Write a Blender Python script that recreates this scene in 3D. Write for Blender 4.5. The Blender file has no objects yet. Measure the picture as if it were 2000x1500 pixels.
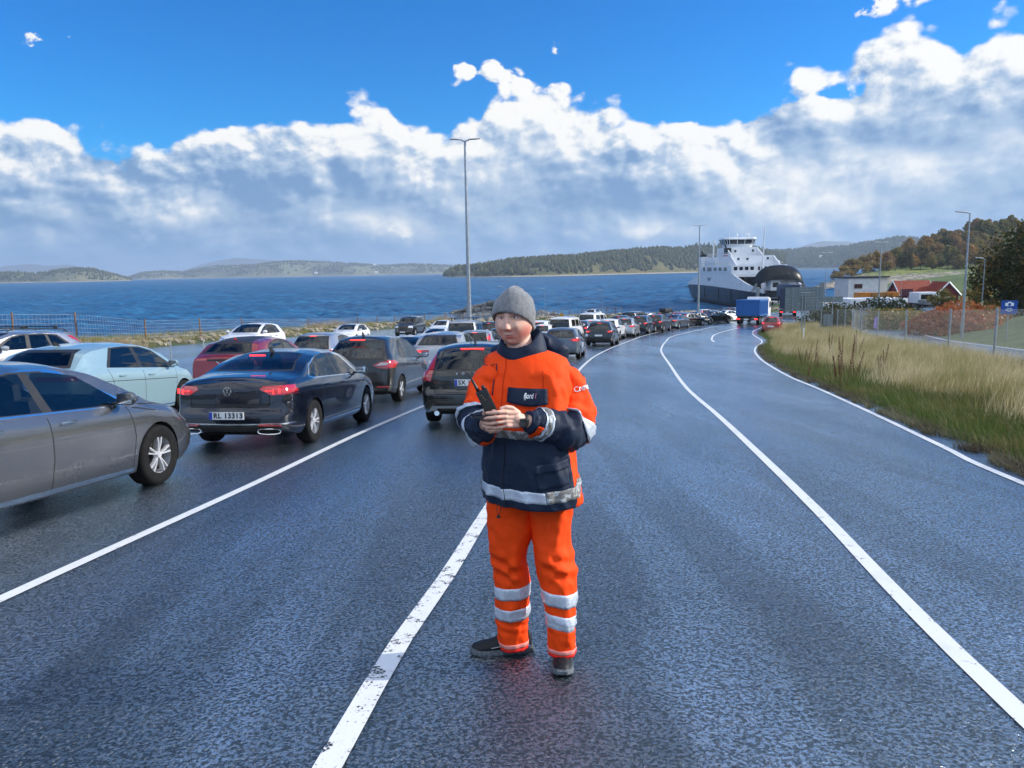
import bpy, bmesh, math, random
from mathutils import Vector, Matrix, Euler, noise
random.seed(7)
R=math.radians
SC=bpy.context.scene
COL=SC.collection
# ---------------- camera ----------------
FPX=1500.0; PIT=R(8.38); ROL=.018; CZ=12.0
fw=Vector((0,math.cos(PIT),-math.sin(PIT))); up0=Vector((0,math.sin(PIT),math.cos(PIT))); r0=Vector((1,0,0))
cr=math.cos(ROL)*r0-math.sin(ROL)*up0; cu=math.sin(ROL)*r0+math.cos(ROL)*up0
cam=bpy.data.objects.new('camera',bpy.data.cameras.new('camera')); COL.objects.link(cam)
cam.data.sensor_width=36; cam.data.lens=36*FPX/2000; cam.data.clip_start=.05; cam.data.clip_end=30000
M=Matrix((cr,cu,-fw)).transposed().to_4x4(); M.translation=Vector((0,0,CZ)); cam.matrix_world=M
SC.camera=cam
SUN_AZ=84; SUN_EL=25
sd=Vector((math.sin(R(SUN_AZ))*math.cos(R(SUN_EL)),math.cos(R(SUN_AZ))*math.cos(R(SUN_EL)),math.sin(R(SUN_EL))))
sun=bpy.data.objects.new('sun',bpy.data.lights.new('sun','SUN')); COL.objects.link(sun)
sun.data.energy=3.3; sun.data.angle=R(.5); sun.data.color=(1,.93,.82)
sun.rotation_euler=sd.to_track_quat('Z','Y').to_euler(); sun.location=(0,0,60)
SC.view_settings.view_transform='Standard'; SC.view_settings.look='None'; SC.view_settings.exposure=0.8; SC.view_settings.gamma=1
SC.cycles.use_denoising=True; SC.cycles.max_bounces=6; SC.cycles.transparent_max_bounces=12
SC.cycles.sample_clamp_indirect=4; SC.cycles.caustics_reflective=False; SC.cycles.caustics_refractive=False
SC.cycles.volume_max_steps=64; SC.cycles.volume_bounces=0
# ---------------- node helpers ----------------
class V:
    def __init__(s,nt,k): s.nt=nt; s.k=k
    def _m(s,op,*a):
        n=s.nt.nodes.new('ShaderNodeMath'); n.operation=op
        for i,x in enumerate((s,)+a):
            if isinstance(x,V): s.nt.links.new(x.k,n.inputs[i])
            else: n.inputs[i].default_value=float(x)
        return V(s.nt,n.outputs[0])
    def __add__(s,o): return s._m('ADD',o)
    __radd__=__add__
    def __sub__(s,o): return s._m('SUBTRACT',o)
    def __rsub__(s,o): return (s*-1)+o
    def __mul__(s,o): return s._m('MULTIPLY',o)
    __rmul__=__mul__
    def __truediv__(s,o): return s._m('DIVIDE',o)
    def pow(s,o): return s._m('POWER',o)
    def mx(s,o): return s._m('MAXIMUM',o)
    def mn(s,o): return s._m('MINIMUM',o)
    def exp(s): return s._m('EXPONENT')
    def abs(s): return s._m('ABSOLUTE')
    def gt(s,o): return s._m('GREATER_THAN',o)
    def lt(s,o): return s._m('LESS_THAN',o)
    def sm(s,a,b,lo=0,hi=1):
        n=s.nt.nodes.new('ShaderNodeMapRange'); n.interpolation_type='SMOOTHSTEP'
        s.nt.links.new(s.k,n.inputs[0])
        for i,x in enumerate((a,b,lo,hi)):
            if isinstance(x,V): s.nt.links.new(x.k,n.inputs[i+1])
            else: n.inputs[i+1].default_value=x
        return V(s.nt,n.outputs[0])
    def cl(s):
        return s.mx(0).mn(1)
def cmb(nt,x,y,z):
    n=nt.nodes.new('ShaderNodeCombineXYZ')
    for i,a in enumerate((x,y,z)):
        if isinstance(a,V): nt.links.new(a.k,n.inputs[i])
        else: n.inputs[i].default_value=a
    return V(nt,n.outputs[0])
def sep(nt,v):
    n=nt.nodes.new('ShaderNodeSeparateXYZ'); nt.links.new(v.k,n.inputs[0]); return [V(nt,n.outputs[i]) for i in range(3)]
def noi(nt,vec,scale,detail=4,rough=.55,dist=0,out=0,dim='3D'):
    n=nt.nodes.new('ShaderNodeTexNoise'); n.noise_dimensions=dim
    n.inputs['Scale'].default_value=scale; n.inputs['Detail'].default_value=detail; n.inputs['Roughness'].default_value=rough; n.inputs['Distortion'].default_value=dist
    if vec is not None: nt.links.new(vec.k,n.inputs['Vector'])
    return V(nt,n.outputs[out])
def mixc(nt,f,a,b,blend='MIX'):
    n=nt.nodes.new('ShaderNodeMix'); n.data_type='RGBA'; n.blend_type=blend
    for i,x in ((0,f),(6,a),(7,b)):
        if isinstance(x,V): nt.links.new(x.k,n.inputs[i])
        elif i==0: n.inputs[0].default_value=x
        else: n.inputs[i].default_value=(x[0],x[1],x[2],1)
    return V(nt,n.outputs[2])
def mapv(nt,v,scale=(1,1,1),rot=(0,0,0)):
    n=nt.nodes.new('ShaderNodeMapping'); nt.links.new(v.k,n.inputs[0]); n.inputs['Scale'].default_value=scale; n.inputs['Rotation'].default_value=rot
    return V(nt,n.outputs[0])
# ---------------- pixel helpers used for measuring real positions ----------------
def ray(px,py): return fw+cr*((px-1000)/FPX)-cu*((py-750)/FPX)
def ae(px,py):
    d=ray(px,py).normalized(); return math.atan2(d.x,d.y),math.asin(d.z)
KN=[(-60,15.2),(0,10.35),(20,8.75),(53,6.8),(65,6.3),(80,5.75),(95,5.3),(110,4.65),(130,3.9),(190,2.9),(900,2.6)]
def _h(y):
    for (a,b),(c,d) in zip(KN,KN[1:]):
        if y<=c: return b+(d-b)*(y-a)/(c-a)
    return 2.6
_hc={}
def H1(i):
    if i not in _hc: _hc[i]=sum(_h(i+d) for d in(-6,-3,0,3,6))/5
    return _hc[i]
def ss(a,b,x):
    t=max(0,min(1,(x-a)/(b-a))); return t*t*(3-2*t)
def H(x,y):
    i=math.floor(y); h=H1(i)+(H1(i+1)-H1(i))*(y-i)
    return h+.42*ss(-11,-14,x)*ss(80,60,y)
def G(px,py,dz=0):
    d=ray(px,py); t=.5
    while t<700:
        p=d*t
        if CZ+p.z<=H(p.x,p.y)+dz: break
        t*=1.001
    return Vector((p.x,p.y,H(p.x,p.y)))
def PY(px,py,y):
    d=ray(px,py); p=d*(y/d.y); return Vector((p.x,p.y,CZ+p.z))
def interp(k,x):
    if x<=k[0][0]: return k[0][1]
    for (a,b),(c,d) in zip(k,k[1:]):
        if x<=c: return b+(d-b)*(x-a)/(c-a)
    return k[-1][1]
# ---------------- world: sky and clouds ----------------
W=bpy.data.worlds.new('World'); SC.world=W; W.use_nodes=True; nt=W.node_tree; nt.nodes.clear()
tc=nt.nodes.new('ShaderNodeTexCoord'); D=V(nt,tc.outputs['Generated'])
dx,dy,dz=sep(nt,D)
az=V(nt,None); n=nt.nodes.new('ShaderNodeMath'); n.operation='ARCTAN2'; nt.links.new(dx.k,n.inputs[0]); nt.links.new(dy.k,n.inputs[1]); az=V(nt,n.outputs[0])
el=dz._m('ARCSINE')
sky=nt.nodes.new('ShaderNodeTexSky'); sky.sky_type='NISHITA'; sky.sun_disc=False; sky.sun_elevation=R(SUN_EL); sky.sun_rotation=R(SUN_AZ); sky.air_density=1.0; sky.dust_density=.2; sky.ozone_density=1.2; sky.altitude=0
hs=nt.nodes.new('ShaderNodeHueSaturation'); hs.inputs['Saturation'].default_value=1.38; hs.inputs['Value'].default_value=1.0; hs.inputs['Hue'].default_value=.492
nt.links.new(sky.outputs[0],hs.inputs['Color']); skyc=mixc(nt,1.0,V(nt,hs.outputs[0]),(.13,.58,1.04),'MULTIPLY')
P=cmb(nt,az,el*1.35,0)
w1=noi(nt,P,7,3,.5,out=1)
wv=nt.nodes.new('ShaderNodeVectorMath'); wv.operation='MULTIPLY_ADD'; nt.links.new(w1.k,wv.inputs[0]); wv.inputs[1].default_value=(.035,.03,0); nt.links.new(P.k,wv.inputs[2]); PW=V(nt,wv.outputs[0])
def off(v,o,nt=None):
    nt=nt or v.nt
    a=nt.nodes.new('ShaderNodeVectorMath'); a.operation='ADD'; nt.links.new(v.k,a.inputs[0]); a.inputs[1].default_value=o; return V(nt,a.outputs[0])
def vor(v,sc,det=2):
    n=nt.nodes.new('ShaderNodeTexVoronoi'); n.voronoi_dimensions='2D'; n.feature='SMOOTH_F1'; n.inputs['Scale'].default_value=sc; n.inputs['Detail'].default_value=det; n.inputs['Roughness'].default_value=.5; n.inputs['Smoothness'].default_value=.35; nt.links.new(v.k,n.inputs['Vector']); return V(nt,n.outputs['Distance'])
def fld(v): return noi(nt,v,9,9,.55)*.55+(vor(v,15)*-.75+.62)*.55
f0=fld(PW); f1=fld(off(PW,(.014,.017,0)))
g0=noi(nt,PW,32,6,.6); g1=noi(nt,off(PW,(.006,.008,0)),32,6,.6)
def gau(px,py,rx,ry,rot=0,amp=1):
    a,e=ae(px,py); c,s=math.cos(R(rot)),math.sin(R(rot))
    u=az-a; v=el-e
    p=(u*c+v*s)*(FPX/rx); q=(v*c-u*s)*(FPX/ry)
    return ((p*p+q*q)*-1).exp()*amp
bd=[(-400,230),(-150,225),(0,222),(100,212),(200,244),(300,268),(380,240),(450,232),(510,205),(600,222),(660,215),(700,178),(750,176),(800,240),(850,218),(920,190),(1000,152),(1080,162),(1140,182),(1220,206),(1340,210),(1440,188),(1500,150),(1560,120),(1640,96),(1720,50),(1800,30),(1880,48),(1960,22),(2100,10),(2400,60)]
fc=nt.nodes.new('ShaderNodeFloatCurve'); cv=fc.mapping.curves[0]; fc.mapping.use_clip=False
pts=[((math.pi+ae(x,y)[0])/(2*math.pi),ae(x,y)[1]) for x,y in bd]
pts=[(0.0,.55)]+[(pts[0][0]-.1,.3)]+pts+[(pts[-1][0]+.1,.42),(1.0,.5)]
while len(cv.points)<len(pts): cv.points.new(.5,.5)
for p,(x,y) in zip(cv.points,pts): p.location=(x,y); p.handle_type='AUTO'
fc.mapping.update()
nt.links.new(((az+math.pi)/(2*math.pi)).k,fc.inputs['Value']); bnd=V(nt,fc.outputs[0])
dd=(bnd-el)*14+.17+(f0-.5)*1.5+(g0-.5)*.45
extra=gau(920,132,120,32,-12,.85)+gau(30,80,170,30,5,.75)+gau(200,66,120,18,8,.5)+gau(1100,98,40,26,-30,.75)+gau(1140,48,28,14,20,.7)+gau(1690,12,170,20,8,.8)+gau(1490,60,90,10,0,.25)-gau(1355,213,70,14,0,.75)-gau(1560,190,130,20,0,.35)
mask=(dd+extra*1.0+(f0-.5)*extra.abs()*1.6+(g0-.5)*extra.abs()*2.0)
mask=mask.sm(.02,.22)
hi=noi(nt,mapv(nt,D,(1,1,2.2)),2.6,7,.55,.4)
hiM=(hi+dy.sm(.1,-.5)*.16+el.sm(.6,1.1)*.12).sm(.52,.68)*(el.sm(.45,.7).mx(dy.sm(.15,-.25)))*.9  # cloud cover added out of view, overhead and behind, as pale fill
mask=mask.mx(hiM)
# light on the clouds: denser towards the sun = shaded
lit=(f0-f1)*3.2+(g0-g1)*2.4
top=((bnd-el)*9).mx(0)
B=top.sm(0,1.0,.76,.27)+lit*top.sm(0,1.2,.8,.22)
B=B+gau(730,225,85,70,0,.4)+gau(90,255,150,45,-5,.42)+gau(1060,225,200,85,-20,.35)+gau(1420,310,210,75,-25,.3)+gau(1560,395,170,60,-28,.34)+gau(1450,445,200,30,0,.15)+gau(1770,335,90,45,0,.38)+gau(1640,260,40,60,0,.2)+gau(372,410,52,26,8,.42)+gau(740,435,150,28,-12,.36)+gau(1265,450,62,26,0,.42)+gau(1830,120,260,80,0,.22)+gau(1950,310,60,50,0,.3)+gau(340,360,120,30,0,.12)+gau(900,330,130,60,-30,.35)+gau(1080,290,70,40,0,.15)
B=B-gau(280,330,260,46,-8,.34)-gau(1200,350,200,70,0,.22)-gau(560,340,150,40,0,.15)-gau(1490,258,40,18,-20,.5)-gau(1620,270,70,30,0,.15)-gau(1720,450,300,40,0,.15)
low=el.sm(ae(1000,470)[1]-.01,.23)
nlow=noi(nt,PW,20,8,.6)
B=B+(nlow-.5)*.22
puff=nlow.sm(.56,.72)*el.sm(.02,.05)*el.sm(.14,.07)*.22
B=(B+puff).cl()
ccol=mixc(nt,B.sm(0,.55),(.115,.20,.34),(.27,.345,.45)); ccol=mixc(nt,B.sm(.4,.98),ccol,(.60,.595,.575))
hz=el.sm(.075,-.005)*B.sm(.9,.3)
ccol=mixc(nt,hz*.85,ccol,(.10,.215,.41))
# unseen clouds behind the camera and overhead, brightened as added fill light
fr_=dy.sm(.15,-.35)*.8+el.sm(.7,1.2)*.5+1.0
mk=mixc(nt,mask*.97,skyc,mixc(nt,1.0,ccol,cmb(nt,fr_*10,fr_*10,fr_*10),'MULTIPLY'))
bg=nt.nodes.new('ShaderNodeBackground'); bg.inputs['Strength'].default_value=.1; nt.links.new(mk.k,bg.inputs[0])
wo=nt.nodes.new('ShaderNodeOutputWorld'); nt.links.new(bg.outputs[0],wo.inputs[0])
W.cycles.sampling_method='MANUAL'; W.cycles.sample_map_resolution=1024
# ---------------- materials ----------------
MATS={}
def mat(name,col=(.5,.5,.5),rough=.5,metal=0,var=0,vs=8,bump=0,bs=40,spec=.5,coat=0,emit=None,es=1,sheen=0,alpha=1):
    if name in MATS: return MATS[name]
    m=bpy.data.materials.new(name); m.use_nodes=True; nt=m.node_tree; b=nt.nodes['Principled BSDF']
    b.inputs['Base Color'].default_value=(*col,1); b.inputs['Roughness'].default_value=rough; b.inputs['Metallic'].default_value=metal
    b.inputs['Specular IOR Level'].default_value=spec; b.inputs['Coat Weight'].default_value=coat; b.inputs['Coat Roughness'].default_value=.04
    if sheen: b.inputs['Sheen Weight'].default_value=sheen
    if emit: b.inputs['Emission Color'].default_value=(*emit,1); b.inputs['Emission Strength'].default_value=es
    tcn=nt.nodes.new('ShaderNodeTexCoord'); o=V(nt,tcn.outputs['Object'])
    if var:
        f=noi(nt,o,vs,5,.6).sm(.3,.7)
        c=mixc(nt,f,[x*(1-var) for x in col],[min(1,x*(1+var)) for x in col]); nt.links.new(c.k,b.inputs['Base Color'])
        nt.links.new((noi(nt,o,vs*2.3,4,.6)*.25+(rough-.125)).cl().k,b.inputs['Roughness'])
    if bump:
        bn=nt.nodes.new('ShaderNodeBump'); bn.inputs['Strength'].default_value=1; bn.inputs['Distance'].default_value=bump
        nt.links.new(noi(nt,o,bs,4,.6).k,bn.inputs['Height']); nt.links.new(bn.outputs[0],b.inputs['Normal'])
    MATS[name]=m; return m
def nm(name):
    m=bpy.data.materials.new(name); m.use_nodes=True; nt=m.node_tree; b=nt.nodes['Principled BSDF']; MATS[name]=m
    t=nt.nodes.new('ShaderNodeTexCoord'); return m,nt,b,V(nt,t.outputs['Object'])
def bump(nt,b,h,dist,strength=1):
    bn=nt.nodes.new('ShaderNodeBump'); bn.inputs['Strength'].default_value=strength; bn.inputs['Distance'].default_value=dist
    nt.links.new(h.k,bn.inputs['Height']); nt.links.new(bn.outputs[0],b.inputs['Normal'])
# ---------------- object helpers ----------------
def obj(name,me,m=None,parent=None,smooth=False,loc=None,rot=None):
    if isinstance(me,bmesh.types.BMesh):
        bm=me; me=bpy.data.meshes.new(name); bm.to_mesh(me); bm.free()
    o=bpy.data.objects.new(name,me); COL.objects.link(o)
    if m is not None:
        for mm in (m if isinstance(m,(list,tuple)) else [m]): me.materials.append(mm)
    if smooth:
        me.polygons.foreach_set('use_smooth',[True]*len(me.polygons))
        if smooth!=True: me.set_sharp_from_angle(angle=R(smooth))
    if parent is not None: o.parent=parent
    if loc is not None: o.location=loc
    if rot is not None: o.rotation_euler=rot
    return o
def tag(o,label=None,cat=None,group=None,kind=None):
    if label: o['label']=label
    if cat: o['category']=cat
    if group: o['group']=group
    if kind: o['kind']=kind
    return o
def empty(name,loc=(0,0,0),rz=0,label=None,cat=None,group=None):
    o=bpy.data.objects.new(name,None); COL.objects.link(o); o.location=loc; o.rotation_euler=(0,0,rz); o.empty_display_size=.2
    return tag(o,label,cat,group)
def pyd(name,verts,faces,m=None,parent=None,smooth=False):
    me=bpy.data.meshes.new(name); me.from_pydata([tuple(v) for v in verts],[],faces); me.update()
    return obj(name,me,m,parent,smooth)
def box(bm,c,s,rot=None,bev=0,mi=0):
    r=bmesh.ops.create_cube(bm,size=1); vs=r['verts']
    M=Matrix.Translation(c)@(Euler(rot).to_matrix().to_4x4() if rot else Matrix())@Matrix.Diagonal((*s,1))
    bmesh.ops.transform(bm,matrix=M,verts=vs)
    fs=list({f for v in vs for f in v.link_faces})
    for f in fs: f.material_index=mi
    if bev: bmesh.ops.bevel(bm,geom=list({e for v in vs for e in v.link_edges}),offset=bev,segments=2,affect='EDGES',profile=.7)
def tube(bm,pts,rad,n=8,cap=True,mi=0):
    rings=[]; pts=[Vector(p) for p in pts]; prev=None
    for i,p in enumerate(pts):
        d=(pts[min(i+1,len(pts)-1)]-pts[max(i-1,0)]).normalized()
        if prev is None:
            a=Vector((0,0,1)) if abs(d.z)<.9 else Vector((1,0,0)); s=d.cross(a).normalized()
        else: s=(prev-d*prev.dot(d)).normalized()
        prev=s; t=d.cross(s); r=rad[i] if isinstance(rad,(list,tuple)) else rad
        rings.append([bm.verts.new(p+(s*math.cos(2*math.pi*k/n)+t*math.sin(2*math.pi*k/n))*r) for k in range(n)])
    for a,b in zip(rings,rings[1:]):
        for k in range(n):
            f=bm.faces.new((a[k],a[(k+1)%n],b[(k+1)%n],b[k])); f.material_index=mi
    if cap:
        for rg in (rings[0][::-1],rings[-1]):
            f=bm.faces.new(rg); f.material_index=mi
def loft(bm,rings,cap=True,closed=True,mi=None):
    rs=[[bm.verts.new(p) for p in r] for r in rings]; n=len(rs[0])
    for i,(a,b) in enumerate(zip(rs,rs[1:])):
        for k in range(n if closed else n-1):
            f=bm.faces.new((a[k],a[(k+1)%n],b[(k+1)%n],b[k]))
            if mi: f.material_index=mi(i,k)
    if cap: bm.faces.new(rs[0][::-1]); bm.faces.new(rs[-1])
    return rs
def poly(bm,pts2,y0,y1,ax='xz',mi=0):
    # prism of a 2D outline; ax names the two outline axes, extruded along the third
    def mk(p,t):
        return {'xz':(p[0],t,p[1]),'yz':(t,p[0],p[1]),'xy':(p[0],p[1],t)}[ax]
    a=[bm.verts.new(mk(p,y0)) for p in pts2]; b=[bm.verts.new(mk(p,y1)) for p in pts2]; n=len(a)
    fs=[bm.faces.new(a),bm.faces.new(b[::-1])]+[bm.faces.new((a[k],b[k],b[(k+1)%n],a[(k+1)%n])) for k in range(n)]
    for f in fs: f.material_index=mi
def copy_tree(root,label=None,group=None):
    c=root.copy(); COL.objects.link(c)
    if label: c['label']=label
    if group: c['group']=group
    for ch in list(root.children):
        d=ch.copy(); COL.objects.link(d); d.parent=c
        for g in list(ch.children):
            e=g.copy(); COL.objects.link(e); e.parent=d
    return c
# ---------------- setting: asphalt, ground, sea ----------------
def asphalt_mat(name,wet=1,base=.017):
    m,nt,b,o=nm(name)
    st=mapv(nt,o,(1,.22,1),(0,0,R(-6)))
    patch=noi(nt,st,.55,5,.6); p2=noi(nt,o,.9,4,.6)
    agg=noi(nt,o,95,3,.7); fine=noi(nt,o,38,3,.6)
    vo=nt.nodes.new('ShaderNodeTexVoronoi'); vo.inputs['Scale'].default_value=120; nt.links.new(o.k,vo.inputs['Vector'])
    vr,vg,vb=sep(nt,V(nt,vo.outputs['Color']))
    speck=vr.gt(.93)*vg.gt(.5)
    tr=noi(nt,mapv(nt,o,(.9,.03,1),(0,0,R(-5))),1.6,3,.5)
    c=mixc(nt,agg.sm(.35,.65),(base*.2,base*.4,base*.55),(base*.6,base*1.1,base*1.5))
    c=mixc(nt,speck*.6,c,(.34,.33,.32))
    ve=nt.nodes.new('ShaderNodeTexVoronoi'); ve.feature='DISTANCE_TO_EDGE'; ve.inputs['Scale'].default_value=.16; nt.links.new(off(mixc(nt,.12,o,noi(nt,o,1.4,5,.6,out=1)),(.3,.7,0)).k,ve.inputs['Vector']); crack=V(nt,ve.outputs['Distance']).lt(.0016)*noi(nt,o,.12,2).gt(.5)
    c=mixc(nt,crack*.8,c,(.001,.001,.001))
    c=mixc(nt,p2.sm(.35,.7)*.5,c,(base*.8,base*1.1,base*1.3))
    nt.links.new(c.k,b.inputs['Base Color'])
    rg=patch.sm(.3,.7,.26,.40)+p2.sm(.45,.75)*.07-tr.sm(.5,.75)*.05
    nt.links.new(rg.cl().k,b.inputs['Roughness'])
    b.inputs['IOR'].default_value=1.45; b.inputs['Specular IOR Level'].default_value=.5
    gr=noi(nt,o,52,3,.65); film=patch.sm(.44,.60)*.5+tr.sm(.44,.58)*.4
    nt.links.new(((gr.sm(.42,.58)*.8+film*.5+.15).cl()).k,b.inputs['Coat Weight']); b.inputs['Coat IOR'].default_value=3.2; b.inputs['Coat Tint'].default_value=(.8,.93,1,1); b.inputs['Specular Tint'].default_value=(.55,.85,1,1); nt.links.new((patch.sm(.35,.65,.20,.34)-tr.sm(.5,.7)*.07).k,b.inputs['Coat Roughness']); bump(nt,b,agg*.8+vb*.5+fine*.9,.012)
    bn2=nt.nodes.new('ShaderNodeBump'); bn2.inputs['Strength'].default_value=1; bn2.inputs['Distance'].default_value=.0065; nt.links.new((fine+agg*.9).k,bn2.inputs['Height']); b.inputs['Coat Weight'].default_value=0
    for l in list(b.inputs['Coat Weight'].links): nt.links.remove(l)
    gl=nt.nodes.new('ShaderNodeBsdfGlossy'); gl.inputs['Color'].default_value=(.90,.97,.98,1); nt.links.new(bn2.outputs[0],gl.inputs['Normal'])
    nt.links.new((patch.sm(.35,.65,.24,.12)-tr.sm(.5,.7)*.04).k,gl.inputs['Roughness']); fr=nt.nodes.new('ShaderNodeFresnel'); fr.inputs[0].default_value=1.5
    fac=(V(nt,fr.outputs[0])*1.0+.12+film*.48)*gr.sm(.40,.60,.22,1.38); mx=nt.nodes.new('ShaderNodeMixShader'); nt.links.new(fac.cl().k,mx.inputs[0]); nt.links.new(b.outputs[0],mx.inputs[1]); nt.links.new(gl.outputs[0],mx.inputs[2]); nt.links.new(mx.outputs[0],nt.nodes['Material Output'].inputs[0])
    return m
def road_paint(name,wear=.5):
    m,nt,b,o=nm(name)
    a=noi(nt,o,9,6,.7); a2=noi(nt,mapv(nt,o,(1,1,1)),60,3,.7)
    k=(a*.6+a2*.4).sm(wear,wear+.05)
    c=mixc(nt,k,(.72,.74,.76),(.05,.052,.055)); c=mixc(nt,noi(nt,o,3,4).sm(.5,.8)*.35,c,(.38,.40,.42))
    nt.links.new(c.k,b.inputs['Base Color']); b.inputs['Roughness'].default_value=.38; nt.links.new((1-k*.93).k,b.inputs['Alpha'])
    bump(nt,b,a2-k*.8,.002); return m
asph=asphalt_mat('wet_asphalt')
paint=road_paint('road_paint',.585); paint_worn=road_paint('worn_road_paint',.545)
LA=[(-3.9,-3),(-3.5,2),(-3.3,4.67),(-2.94,8.27),(-2.59,12.6),(-2.13,16.5),(-1.4,22),(-.2,30),(1.6,40),(4.2,50.5),(8.6,65),(15,79),(22,89),(30,97)]
LB=[(-1.0,-3),(-.85,1),(-.73,2.69),(-.62,3.9),(-.47,4.95),(-.22,7.13),(.25,11),(.8,15.5),(1.6,22),(2.83,30.66),(4.6,40.5),(7.49,52.7),(12.05,67.64),(17.77,80.25),(26.15,88.74),(40,97)]
LC=[(1.6,-2),(2.12,3.0),(2.72,6.62),(3.24,9.92),(3.94,14.56),(4.82,21.01),(6.33,30.35),(7.98,40.49),(9.15,46.61),(11.15,55.31),(14.13,65.76),(22.35,83.37),(27,90),(42,101)]
LD=[(3.6,-2),(5.25,7.66),(5.83,10.19),(6.87,14.53),(8.02,19.81),(8.88,24.4),(10.71,32.51),(12.71,39.84),(14.63,45.69),(17.75,54.21),(20.8,66.02),(24.1,74.94),(30,86),(44,100)]
LE=[(14.32,53.99),(15.38,58.75),(18.04,67.23),(22.96,77.86)]
def xat(L,y): return interp([(b,a) for a,b in L],y)
def smoothline(L,n=3):
    P=[Vector((a,b)) for a,b in L]; out=[]
    for i in range(len(P)-1):
        p0=P[max(i-1,0)];p1=P[i];p2=P[i+1];p3=P[min(i+2,len(P)-1)]
        m=max(2,int((p2-p1).length/.5))
        for k in range(m):
            t=k/m
            out.append(.5*((2*p1)+(p2-p0)*t+(2*p0-5*p1+4*p2-p3)*t*t+(3*p1-p0-3*p2+p3)*t**3))
    return out+[P[-1]]
def strip(name,L,w,m,lift=.006,smooth=True):
    P=smoothline(L) if smooth else [Vector(p) for p in L]; vs=[];fs=[]
    for i,p in enumerate(P):
        d=(P[min(i+1,len(P)-1)]-P[max(i-1,0)]).normalized(); s=Vector((d.y,-d.x))*w/2
        for q in (p-s,p,p+s): vs.append((q.x,q.y,H(q.x,q.y)+lift))
        if i:
            for k in (0,1): a=3*(i-1)+k; fs.append((a,a+1,a+4,a+3))
    return tag(pyd(name,vs,fs,m),kind='structure')
XL=[(-25,-24),(50,-24),(62,-23),(80,-20),(95,-13),(108,-3),(120,9),(130,24),(140,46),(150,60),(195,63)]
XR2=[(-25,3.4),(-2,4.1),(7.66,5.7),(14.5,7.35),(24.4,9.4),(32.5,11.3),(39.8,13.2),(45.7,15.1),(54.2,18.3),(66,21.6),(75,25),(86,31),(96,38),(100,58),(110,92),(130,95),(195,95)]
def sheet(name,xl,xr,y0,y1,m,nx=24,lift=0,dy=1):
    vs=[];fs=[];r=0; y=y0
    while y<=y1+1e-6:
        a,b=interp(xl,y),interp(xr,y)
        for k in range(nx+1):
            x=a+(b-a)*k/nx; vs.append((x,y,H(x,y)+lift))
        if r:
            for k in range(nx): q=(r-1)*(nx+1)+k; fs.append((q,q+1,q+nx+2,q+nx+1))
        r+=1; y+=dy
    return tag(pyd(name,vs,fs,m,None,True),kind='structure')
sheet('road',XL,XR2,-25,195,asph,30)

# the side road behind the fence
LP=[(-5,10.5),(10,12.6),(23.7,16.4),(31,19.2),(40,21.4),(52,24.6),(66,30),(80,40)]
LQ=[(-5,15.5),(10,18),(23.7,21.4),(31,23.4),(40,26),(52,29.5),(66,35.5),(80,46)]
side_asph=asphalt_mat('side_road_asphalt',1,.035)
sheet('side_road',LP,LQ,-5,80,side_asph,8,.012)
strip('road_marking',LA,.105,paint); strip('road_marking',LB,.115,paint_worn); strip('road_marking',LC,.105,paint,.006); strip('road_marking',LD,.095,paint); strip('road_marking',LE,.14,paint)
strip('road_marking',[(x+.25,y) for y,x in LP],.12,paint,.02)
strip('road_marking',[(x-.3,y) for y,x in LQ],.12,paint,.02)
strip('road_marking',[(6.15,32.5),(6.9,44),(8.9,55),(12,65)],.001,paint)
# ground sheet of the land, with shore
COAST=[(-60,-33),(20,-33),(60,-32),(85,-29),(100,-20),(112,-8),(124,5),(134,22),(144,46),(152,58),(200,62),(201,64)]
def bankh(x,y):
    xl=interp(XL,y); return .55*ss(xl,xl-2.5,x)
def landz(x,y):
    z=H(x,y)-.03
    c=interp(COAST,y)
    if y<196: z+=bankh(x,y)
    if x<c: z-=(c-x)*.75
    if y>193: z-=(y-193)*1.2
    xd=interp([(b,a) for b,a in LD and [(p[0],p[1]) for p in LD]] if 0 else [(b,a) for a,b in LD],y)
    if y<88:
        m=x-xd-.55
        if m>0:
            mid=max(3.,(interp(LP,y)-xd)) if y<80 else 8
            z+=.10*math.sin(math.pi*min(1,max(0,m/mid)))*ss(90,70,y) if m<mid else 0
        q=x-interp(LQ,min(y,80))-.5
        if q>0: z+=min(3.0,q*.16)*ss(95,60,y)
    return max(z,-2.5)
vs=[];fs=[]; xs=[-70+2*i for i in range(20)]+[-31+i*1.0 for i in range(32)]+[1+i*.8 for i in range(45)]+[37+i*4 for i in range(40)]; ys=[-25+1.0*j for j in range(232)]
for y in ys:
    for x in xs: vs.append((x,y,landz(x,y)-(.06 if interp(XL,y)-.3<x<interp(XR2,y)-.1 or (y<80 and interp(LP,y)<x<interp(LQ,y)) else 0)))
nx=len(xs)
for j in range(len(ys)-1):
    for i in range(nx-1): a=j*nx+i; fs.append((a,a+1,a+nx+1,a+nx))
m,nt,b,o=nm('ground_earth_and_grass')
n1=noi(nt,o,.6,6,.65); n2=noi(nt,o,7,5,.7)
c=mixc(nt,n1.sm(.4,.6),(.030,.065,.012),(.075,.11,.02)); c=mixc(nt,n2.sm(.35,.7)*.6,c,(.03,.05,.012))
ox,oy,oz=sep(nt,o)
rock=mixc(nt,noi(nt,o,1.2,6,.7).sm(.35,.65),(.12,.11,.10),(.36,.33,.28))
c=mixc(nt,ox.sm(-26,-28)*n1.sm(.3,.6,.4,1),c,rock)
nt.links.new(c.k,b.inputs['Base Color']); b.inputs['Roughness'].default_value=.9; bump(nt,b,n2+noi(nt,o,1.5,5),.12)
tag(pyd('ground',vs,fs,m,None,True),kind='structure')
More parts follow.
